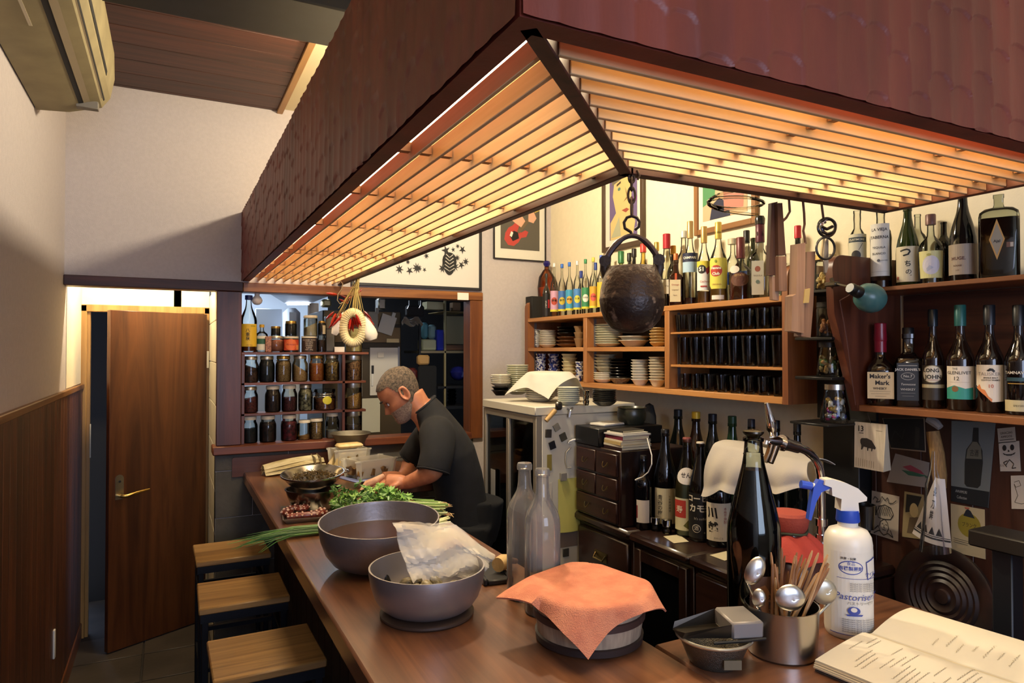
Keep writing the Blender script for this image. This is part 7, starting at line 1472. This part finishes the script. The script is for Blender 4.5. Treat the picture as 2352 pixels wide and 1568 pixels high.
# dried chillies, straw ring, ladle and bag by the window
cc = at(815, 648, Y=3.44); hk_ = thing('chilli_bunch', 'bunch of dried red chillies on straw stems hung before the window', 'chillies', cc, face_cam(cc.x, cc.y))
mpx = mm_at(cc.x, cc.y); strw = plain('b09a58', .7); CH = [plain(h, .25) for h in ('8a1a14', 'a42418', '6a1018', 'b8341f')]
def hq2(px, py, d=0): return Vector(((px-815)*mpx, d, (648-py)*mpx))
obj('hook', MB().tube([hq2(778, 652), hq2(783, 646), hq2(788, 652), hq2(786, 664), hq2(778, 676), hq2(776, 690), hq2(782, 698), hq2(790, 694)], .0028, 6), plain('b8a890', .4, .5), hk_)
for k in range(26):
    x1 = R.uniform(770, 846); y1 = R.uniform(706, 738); d = R.uniform(-.05, .05)
    obj('stem', MB().tube([hq2(820+R.uniform(-4, 6), 636+R.uniform(0, 20), d*.2), hq2(818+(x1-818)*.35, 672, d*.5), hq2(x1, y1, d)], [.0018, .0016, .0012], 5), strw, hk_)
for k in range(54):
    x1 = R.gauss(806, 19); y1 = R.uniform(712, 738); a = (x1-806)/55*1.0+R.uniform(-.35, .35); L_ = R.uniform(20, 34)
    if k < 5: y1 = R.uniform(672, 700); a = R.choice((-2.0, 2.2, -1.7))
    d = R.uniform(-.045, .045); x2 = x1+L_*math.sin(a); y2 = y1+L_*math.cos(a)
    obj('chilli', MB().tube([hq2(x1, y1, d), hq2(x1+(x2-x1)*.25, y1+(y2-y1)*.25, d), hq2(x1+(x2-x1)*.7, y1+(y2-y1)*.7, d), hq2(x2, y2, d)], [.003, .0072, .006, .001], 7), CH[k % 4], hk_)
rg = thing('straw_ring', 'cream straw-wrapped elongated ring hanging below the chillies', 'ring', cc+Vector((0, -.005, 0)), face_cam(cc.x, cc.y))
ringp = [Vector((.0, 0, 0))+hq2(811+22*math.cos(a), 752+36*math.sin(a)*(1 if math.sin(a) > 0 else .95), -.02) for a in [2*PI*i/40 for i in range(40)]]
obj('core', MB().loop(ringp, .0225, 10), plain('c3b184', .7, h2='d8caa0', scale=50), rg)
wrapm = plain('d3c496', .7)
for i in range(0, 40):
    p = ringp[i]; t = (ringp[(i+1) % 40]-ringp[i-1]).normalized(); n1 = t.orthogonal().normalized(); n2 = t.cross(n1)
    obj('binding', MB().loop([p+(n1*math.cos(a)+n2*math.sin(a))*.0232 for a in [2*PI*j/12 for j in range(12)]], .0016, 4), wrapm, rg)
ob = hq2(830, 690)
obj('cord', MB().tube([hq2(818, 655), hq2(812, 690, -.02), hq2(810, 720, -.02)], .002, 5), strw, rg)
ld2 = thing('rice_paddle', 'white oval paddle hanging beside the straw ring', 'paddle', cc+Vector((0, -.03, 0)), face_cam(cc.x, cc.y))
obj('blade', MB().lathe([(0, -.055), (.014, -.05), (.022, -.025), (.022, .01), (.014, .045), (.006, .07), (0, .072)], 16, sy=.35).xf(place(hq2(775, 748), 0, .40, 0)), plain('e6dfd2', .35), ld2)
obj('cord', MB().tube([hq2(783, 724), hq2(800, 690), hq2(816, 650)], .0012, 5), strw, ld2)
bg2 = thing('garlic_bag', 'white cloth bag bulging at the bottom hung right of the straw ring', 'bag', cc+Vector((0, -.03, 0)), face_cam(cc.x, cc.y))
obj('bag', MB().lathe([(0, -.07), (.022, -.066), (.034, -.045), (.033, -.02), (.022, .015), (.010, .05), (.006, .06), (0, .06)], 16, sy=.8).xf(place(hq2(843, 752), 0, -.30, 0)), plain('d9d4c6', .7, bump=.2, bscale=90), bg2)
obj('cord', MB().tube([hq2(834, 726), hq2(826, 690), hq2(819, 650)], .0012, 5), strw, bg2)
# wooden tools hung from the right beam
HYK = Y1+.016
w1 = [wood(a, b, 'Z', 1.2, .55, .1) for a, b in (('2c1a12', '4f3324'), ('5a3d2c', '8f6f58'), ('6a4c38', 'a5866c'))]
def hung(name, label, cat, parts, hook, Y=HYK, cord=None):
    o = at(hook[0][0], hook[0][1], Y=Y); t = thing(name, label, cat, o)
    for nm, pts, dy, dep, m in parts: pxprism(nm, pts, Y+dy, dep, m, t, o)
    if len(hook) > 1: obj(cord or 'hook', MB().tube([at(px, py, Y=Y+.006)-o for px, py in hook], .0032, 6), plain('5a3f2c', .6), t)
    return t
hung('wooden_tongs', 'dark brown flat wooden tongs hung at the beam beside the tequila bottle', 'tongs', [('arm', [(1772, 466), (1786, 463), (1782, 632), (1766, 632)], .01, .010, w1[0]), ('arm', [(1786, 466), (1797, 466), (1805, 586), (1788, 586)], 0, .012, w1[0]), ('blade', [(1788, 588), (1806, 588), (1808, 668), (1789, 668)], 0, .012, w1[1]), ('blade', [(1773, 632), (1789, 640), (1789, 690), (1775, 688)], .012, .010, w1[2])], [(1806, 430), (1812, 455), (1814, 486), (1806, 500), (1797, 508)])
hung('wooden_clappers', 'pair of notched pale wooden blocks hung by a leather thong', 'clappers', [('block', [(1832, 560), (1850, 557), (1849, 640), (1846, 765), (1818, 760), (1820, 680), (1829, 675)], 0, .022, w1[2]), ('block', [(1854, 578), (1873, 577), (1868, 700), (1862, 775), (1840, 772), (1846, 700), (1852, 660)], .004, .022, w1[1]), ('shim', [(1849, 665), (1861, 662), (1858, 695), (1846, 696)], -.002, .010, plain('b39a5c', .6))], [(1842, 440), (1847, 490), (1848, 515), (1845, 530), (1848, 545), (1850, 560)], cord='thong')
bo_ = hung('bottle_openers', 'black-rimmed bottle openers and a flat key hung on a hook', 'opener', [('key', [(1897, 555), (1903, 545), (1903, 610), (1899, 626), (1895, 626), (1893, 600)], .004, .004, plain('a8a2a0', .3, .9)), ('plate', [(1886, 590), (1892, 545), (1895, 545), (1889, 600)], .006, .004, plain('b9a98a', .3, .9))], [(1884, 445), (1890, 492), (1892, 506), (1896, 512)])
o_ = bo_.location
def ringpx(cx_, cy_, rx, ry, r, m, nm, dy=0): obj(nm, MB().loop([at(cx_+rx*math.cos(a), cy_+ry*math.sin(a), Y=HYK+dy)-o_ for a in [2*PI*i/28 for i in range(28)]], r, 7), m, bo_)
ringpx(1899, 522, 20, 21, .0035, plain('101012', .3), 'opener_ring'); ringpx(1896, 570, 21, 25, .003, plain('101012', .35), 'opener_ring', -.004); ringpx(1903, 520, 16, 17, .004, plain('9a98b4', .2, 1), 'steel_ring', .004)
obj('opener_bar', MB().tube([at(1886, 520, Y=HYK)-o_, at(1899, 526, Y=HYK)-o_, at(1912, 520, Y=HYK)-o_], .004, 7).tube([at(1886, 532, Y=HYK)-o_, at(1899, 537, Y=HYK)-o_, at(1913, 533, Y=HYK)-o_], .003, 7), plain('101012', .3), bo_)
# ------------------------------------------------------------------ air conditioner on the wall
AY0, AY1 = .9, 2.985
acu = thing('air_conditioner', 'yellowed beige air conditioner high on the wall above the planks', 'air conditioner', (XL+.004, AY0, 2.48))
acm = plain('8f8462', .6, h2='a0946e', scale=8)
sec = [(0, .005), (.10, .012), (.205, .045), (.232, .085), (.246, .16), (.244, .26), (.225, .315), (.0, .315)]
obj('case', MB().prism(sec, -(AY1-AY0), (0, 0, 0), (1, 0, 0), (0, 0, 1)), acm, acu, smooth=.3)
def strip(nm, f0, f1, d, m, y0=.0, y1=AY1-AY0-.05):
    def pt(t):
        k = 0; t *= 7
        k = min(int(t), 6); a, b = Vector((sec[k][0], 0, sec[k][1])), Vector((sec[k+1][0], 0, sec[k+1][1])); return a.lerp(b, t-k)
    a, b = pt(f0), pt(f1); n = Vector((b-a).to_tuple()); n = Vector((n.z, 0, -n.x)).normalized()*d
    obj(nm, MB().add([a+Vector((0, y0, 0)), b+Vector((0, y0, 0)), b+Vector((0, y1, 0)), a+Vector((0, y1, 0)), a+n+Vector((0, y0, 0)), b+n+Vector((0, y0, 0)), b+n+Vector((0, y1, 0)), a+n+Vector((0, y1, 0))], [(0, 1, 2, 3), (7, 6, 5, 4), (0, 4, 5, 1), (1, 5, 6, 2), (2, 6, 7, 3), (3, 7, 4, 0)]), m, acu, smooth=0)
gap = plain('121416', .6)
strip('louver_gap', .195, .215, .0015, gap); strip('louver_gap', .330, .348, .0015, gap); strip('louver_gap', .445, .475, .0015, gap, y1=AY1-AY0-.22)
strip('flap', .216, .329, .003, plain('8d7f66', .5), y1=AY1-AY0-.09); strip('painted_highlight', .13, .142, .001, plain('d8ceae', .5), y1=AY1-AY0-.75)  # the narrow pale strip is a highlight on the louvers, put into the colour
obj('label_plate', MB().box((.13, AY1-AY0-.085, .012), (.20, AY1-AY0-.05, .040), .002).xf(Matrix.Identity(4)), plain('7a7468', .6), acu)
# ------------------------------------------------------------------ the man working behind the counter
MO = Vector((1.17, 2.90, 0)); Fd = Vector((-.957, .29, 0)).normalized(); Sd = Vector((0, 0, 1)).cross(Fd)   # Sd: his left, towards the viewer
def W3(f, s, z): return MO+Fd*f+Sd*s+Vector((0, 0, z))
def pf(px, py, s=0.0):
    d = FW+RT*((px-1176)/F_PX)-UP*((py-784)/F_PX); e = Vector((0, 0, EYE)); t = (s-(e-MO).dot(Sd))/d.dot(Sd); p = e+d*t
    return ((p-MO).dot(Fd), s, p.z)
man = thing('person', 'man in a black T-shirt with cropped greying hair bending over his work', 'person', (MO.x, MO.y, 0))
SK = plain('a8694a', .5, h2='b87a58', scale=30, sub=.08)
Tm = Matrix.Translation(-man.location)
# head
hc = Vector(pf(919, 903)); PH = math.radians(36)
def HP(f, y, z):
    return W3(hc.x+f*math.cos(PH)+z*math.sin(PH), y, hc.z+z*math.cos(PH)-f*math.sin(PH))
HT_ = [(-.120, .058, .034, .012), (-.116, .072, .015, .028), (-.106, .083, -.005, .040), (-.092, .087, -.025, .050), (-.076, .083, -.045, .057), (-.060, .084, -.060, .062), (-.044, .086, -.070, .066), (-.028, .085, -.080, .069), (-.012, .083, -.088, .071), (.004, .086, -.093, .073), (.018, .091, -.097, .075), (.036, .092, -.099, .0765), (.055, .087, -.098, .076), (.073, .077, -.093, .071), (.089, .061, -.083, .062), (.102, .041, -.066, .048), (.110, .022, -.048, .034), (.116, -.002, -.026, .014)]
g = lambda x, s: math.exp(-(x/s)**2)
def head_pt(u, k, off=0.0):
    z, fr, bk, wd = k; a = 2*PI*u; c, s_ = math.cos(a), math.sin(a); q = (abs(c)**2.3+abs(s_)**2.3)**(-1/2.3)
    mid, hf = (fr+bk)/2, (fr-bk)/2; f = mid+hf*c*q; y = wd*s_*q
    if c > 0:
        ns = 0
        if -.056 < z < .010: ns = .030*max(0, min(1, (.010-z)/.050))**1.2 if z > -.040 else .030*max(0, (z+.056)/.016)
        f += ns*g(y, .0125)+.004*g(z-.012, .012)*g(abs(y)-.022, .02)
        f -= .011*g(abs(y)-.031, .013)*g(z+.006, .012)
        f += .005*g(z+.068, .006)*g(y, .022)+.005*g(z+.082, .006)*g(y, .020)-.003*g(z+.075, .004)*g(y, .024)+.004*g(z+.106, .012)*g(y, .02)
        y += math.copysign(.004*g(z+.030, .02)*g(abs(y)-.05, .02), y)
    if off:
        n = Vector((f-mid, y, (z-.01)*.8)).normalized()*off; return (f+n.x, y+n.y, z+n.z)
    return (f, y, z)
def interp_rows(n):
    rows = []
    for i in range(n+1):
        t = i/n*(len(HT_)-1); k = min(int(t), len(HT_)-2); t -= k; rows.append(tuple(a+(b-a)*t for a, b in zip(HT_[k], HT_[k+1])))
    return rows
ROWS = interp_rows(58)
body = MB()
def ring_mesh(mb, pts_rows, cap=True):
    b = len(mb.v); n = len(pts_rows[0])
    for r_ in pts_rows: mb.v += [tuple(p) for p in r_]
    for j in range(len(pts_rows)-1):
        for i in range(n): mb.f.append((b+j*n+i, b+j*n+(i+1) % n, b+(j+1)*n+(i+1) % n, b+(j+1)*n+i))
    if cap: mb.f.append(tuple(b+i for i in reversed(range(n)))); mb.f.append(tuple(b+(len(pts_rows)-1)*n+i for i in range(n)))
ring_mesh(body, [[HP(*head_pt(i/64, k)) for i in range(64)] for k in ROWS])
for sg in (-1, 1):      # ears: a curled rim with a bowl inside
    ear = []
    for j in range(9):
        v = j/8; 
        ear.append([HP(-.014+(.018*math.sin(PI*min(1, v*1.0))+.004)*math.cos(2*PI*i/16)-.006*(v-.5), sg*(.070+.013*max(0, math.cos(2*PI*i/16+PI))+.004*math.sin(2*PI*i/16)), -.010+.034*(v-.5)*2+.002*math.sin(2*PI*i/16)) for i in range(16)])
    ring_mesh(body, ear)
    body.loop([HP(-.018+.019*math.cos(a), sg*.080, -.008+.031*math.sin(a)) for a in [2*PI*i/20 for i in range(20)]], .0042, 7)
def limb(mb, pts, rs, n=16, fl=1.0):
    P = [Vector(p) for p in pts]; fine, fr = [], []
    for i in range(len(P)-1):
        p0, p1, p2, p3 = P[max(i-1, 0)], P[i], P[i+1], P[min(i+2, len(P)-1)]
        for k in range(6):
            t = k/6; fine.append(.5*((2*p1)+(-p0+p2)*t+(2*p0-5*p1+4*p2-p3)*t*t+(-p0+3*p1-3*p2+p3)*t**3)); fr.append(rs[i]+(rs[i+1]-rs[i])*t)
    fine.append(P[-1]); fr.append(rs[-1]); mb.tube(fine, fr, n)
nb0 = pf(980, 948); limb(body, [HP(-.035, 0, -.035), HP(-.030, 0, -.10), W3(nb0[0], 0, nb0[2]-.01), W3(*pf(1005, 985))], [.060, .059, .066, .085], 24)
SP_ = [(1080, 1330, .112, .160), (1074, 1250, .112, .155), (1062, 1165, .110, .155), (1050, 1095, .112, .165), (1034, 1042, .112, .180), (1015, 1003, .100, .180), (1000, 968, .076, .145), (985, 945, .066, .088), (972, 930, .060, .064)]
def torso(mb, ex, n=40, drop=0, p=2.35):
    rows = []; C3 = [W3(*pf(a, b)) for a, b, c, d in SP_]
    for i, (px, py, dp, wd) in enumerate(SP_):
        if i < drop: continue
        t = (C3[min(i+1, len(C3)-1)]-C3[max(i-1, 0)]).normalized(); fx_ = Sd.cross(t).normalized()
        if fx_.dot(Fd) < 0: fx_ = -fx_
        row = []
        for k in range(n):
            a = 2*PI*k/n; c, s_ = math.cos(a), math.sin(a); q = (abs(c)**p+abs(s_)**p)**(-1/p)
            row.append(C3[i]+fx_*((dp+ex)*c*q)+Sd*((wd+ex)*s_*q))
        rows.append(row)
    ring_mesh(mb, rows)
torso(body, -.012)
AR = {1: [pf(1004, 1000, .155), pf(1004, 1040, .215), pf(995, 1080, .235), pf(962, 1098, .175), pf(930, 1110, .12)], -1: [pf(992, 995, -.155), pf(972, 1015, -.215), pf(948, 1052, -.24), pf(934, 1084, -.17), pf(918, 1100, -.11)]}
def hand(mb, w_, dr, dn, side):
    """palm, four unequal bent fingers and a thumb from the side of the palm"""
    dr = Vector(dr).normalized(); sd = Vector(side).normalized(); dn = dr.cross(sd).normalized()
    if dn.z > 0: dn = -dn
    w_ = Vector(w_); limb(mb, [w_, w_+dr*.03, w_+dr*.085+dn*.006], [.026, .034, .036], 12)
    for k, (o, L_) in enumerate(((-.028, .060), (-.010, .074), (.010, .070), (.028, .056))):
        b = w_+dr*.078+sd*o+dn*.004; limb(mb, [b-dr*.02, b+dr*L_*.42+dn*.010, b+dr*L_*.72+dn*.030, b+dr*L_*.80+dn*.052], [.0105, .0098, .0088, .0075], 10)
    b = w_+dr*.028-sd*.026; limb(mb, [b+sd*.01, b+dr*.026-sd*.020+dn*.010, b+dr*.052-sd*.022+dn*.026], [.0125, .0115, .0092], 10)
for sg, P_ in AR.items():
    q = [W3(*p) for p in P_]; limb(body, q, [.052, .048, .043, .036, .027], 18)
    hand(body, q[-1]-(q[-1]-q[-2]).normalized()*.01, Fd*.9-Sd*.3*sg+Vector((0, 0, .08)), None, Sd*(-sg) if sg > 0 else Sd)
HF = pf(1074, 1250)[0]+.195
for sg in (-1, 1):
    limb(body, [W3(HF-.19, sg*.085, .80), W3(HF-.17, sg*.10, .62), W3(HF-.12, sg*.10, .42), W3(HF-.15, sg*.10, .22), W3(HF-.17, sg*.10, .06)], [.088, .076, .056, .052, .038], 16)
    limb(body, [W3(HF-.21, sg*.10, .035), W3(HF-.12, sg*.105, .03), W3(HF-.03, sg*.11, .022)], [.034, .034, .026], 12)
bo = obj('body', body.xf(Tm), SK, man, smooth=0)
md = bo.modifiers.new('weld', 'REMESH'); md.mode = 'VOXEL'; md.voxel_size = .0042; md.use_smooth_shade = True
ms = bo.modifiers.new('soften', 'SMOOTH'); ms.factor = .45; ms.iterations = 3
# cropped hair and stubble as thin shells over the scalp and jaw
def shell(name, keep, off, m, n=96):
    mb = MB(); rows = [[head_pt(i/n, k, off(head_pt(i/n, k))) for i in range(n)] for k in ROWS]; base = len(mb.v)
    mb.v = [tuple(HP(*p)) for r_ in rows for p in r_]
    for j in range(len(rows)-1):
        for i in range(n):
            p = rows[j][i]
            if keep(*p): mb.f.append((j*n+i, j*n+(i+1) % n, (j+1)*n+(i+1) % n, (j+1)*n+i))
    return obj(name, mb.xf(Tm), m, man, smooth=3)
def hair_keep(f, y, z):
    line = .058+.25*max(0, f-.06) if f > .03 else (.058-(.03-f)*2.1 if f > -.012 else -.058)
    return z > line or (f < -.028 and z > -.052-.2*(f+.028)) or (-.012 > f > -.03 and z > .014)
hr = plain('2e261f', .7, h2='7d6a56', scale=110, bump=.8, bscale=600, lo=.35, hi=.75)
shell('hair', hair_keep, lambda p: .0035 if p[2] < .09 else .0022, hr)
brd = plain('7a6456', .8, h2='a08a78', scale=160, bump=.6, bscale=600)
shell('beard', lambda f, y, z: z < -.050 and f > -.012 and not (z > -.084 and abs(y) < .020 and f > .06) and (z < -.070+.6*abs(y) or f > .065) and not (z > -.066 and f > .075 and abs(y) < .012), lambda p: .0026, brd)
for sg in (-1, 1):
    eb = [HP(*head_pt(u*sg, (.017, .092, -.097, .075), .003)) for u in (.035, .055, .075, .095)]
    obj('eyebrow', MB().tube(eb, [.003, .0042, .004, .002], 6).xf(Tm), plain('2a211b', .8), man)
    e_ = HP(.066, sg*.031, -.008); obj('eye', MB().lathe([(0, -.011), (.008, -.008), (.011, 0), (.008, .008), (0, .011)], 14, c=tuple(e_)).xf(Tm), plain('d8cfc4', .2), man)
    obj('eyelid', MB().grid(lambda u, v: HP(.073+.0124*math.cos((v-.45)*2.2)*math.cos((u-.5)*2.4), sg*.031+.0124*math.sin((u-.5)*2.4), -.004+.0124*math.sin((v-.45)*2.2)), 10, 6).xf(Tm), plain('96583e', .5), man)
# T-shirt with sleeves
TS = plain('090a0d', .9, h2='101116', scale=25, bump=.35, bscale=14)
sh_ = MB(); torso(sh_, .004, drop=1)
for sg, P_ in AR.items():
    q = [W3(*p) for p in P_]; e_ = q[2]
    limb(sh_, [q[0].lerp(W3(*pf(1000, 985)), .5), q[0], q[1], q[1].lerp(e_, 1.05)], [.075, .080, .072, .071], 24)
so = obj('t_shirt', sh_.xf(Tm), TS, man, smooth=0)
md = so.modifiers.new('weld', 'REMESH'); md.mode = 'VOXEL'; md.voxel_size = .006; md.use_smooth_shade = True
ms = so.modifiers.new('soften', 'SMOOTH'); ms.factor = .5; ms.iterations = 5
cl0 = W3(*pf(973, 931)); tdir = (W3(*pf(962, 918))-W3(*pf(990, 952))).normalized(); c1 = Sd; c2_ = tdir.cross(Sd).normalized()
obj('collar', MB().loop([cl0+c1*(.068*math.cos(a))+c2_*(.066*math.sin(a)) for a in [2*PI*i/28 for i in range(28)]], .006, 8).xf(Tm), plain('121317', .85), man)
for sg, P_ in AR.items():
    q = [W3(*p) for p in P_]; c = q[1].lerp(q[2], 1.03); t = (q[2]-q[1]).normalized(); n1 = t.orthogonal().normalized(); n2 = t.cross(n1)
    obj('sleeve_hem', MB().loop([c+(n1*math.cos(a)+n2*math.sin(a))*.070 for a in [2*PI*i/24 for i in range(24)]], .0035, 6).xf(Tm), TS, man)
trs = MB(); PT_ = plain('08090c', .95)
limb(trs, [W3(HF-.215, 0, .93), W3(HF-.20, 0, .82), W3(HF-.19, 0, .74)], [.150, .150, .135], 28)
for sg in (-1, 1): limb(trs, [W3(HF-.19, sg*.085, .82), W3(HF-.17, sg*.10, .62), W3(HF-.12, sg*.10, .42), W3(HF-.15, sg*.10, .22), W3(HF-.17, sg*.10, .075)], [.108, .096, .078, .074, .066], 20)
to = obj('trousers', trs.xf(Tm), PT_, man, smooth=0)
md = to.modifiers.new('weld', 'REMESH'); md.mode = 'VOXEL'; md.voxel_size = .010; md.use_smooth_shade = True
for sg in (-1, 1):
    sm__ = MB(); limb(sm__, [W3(HF-.225, sg*.10, .042), W3(HF-.13, sg*.105, .042), W3(HF-.02, sg*.11, .030)], [.046, .046, .036], 16)
    sm__.v = [(a, b, max(c, .001)) for a, b, c in sm__.v]; obj('shoe', sm__.xf(Tm), plain('15130f', .6), man)
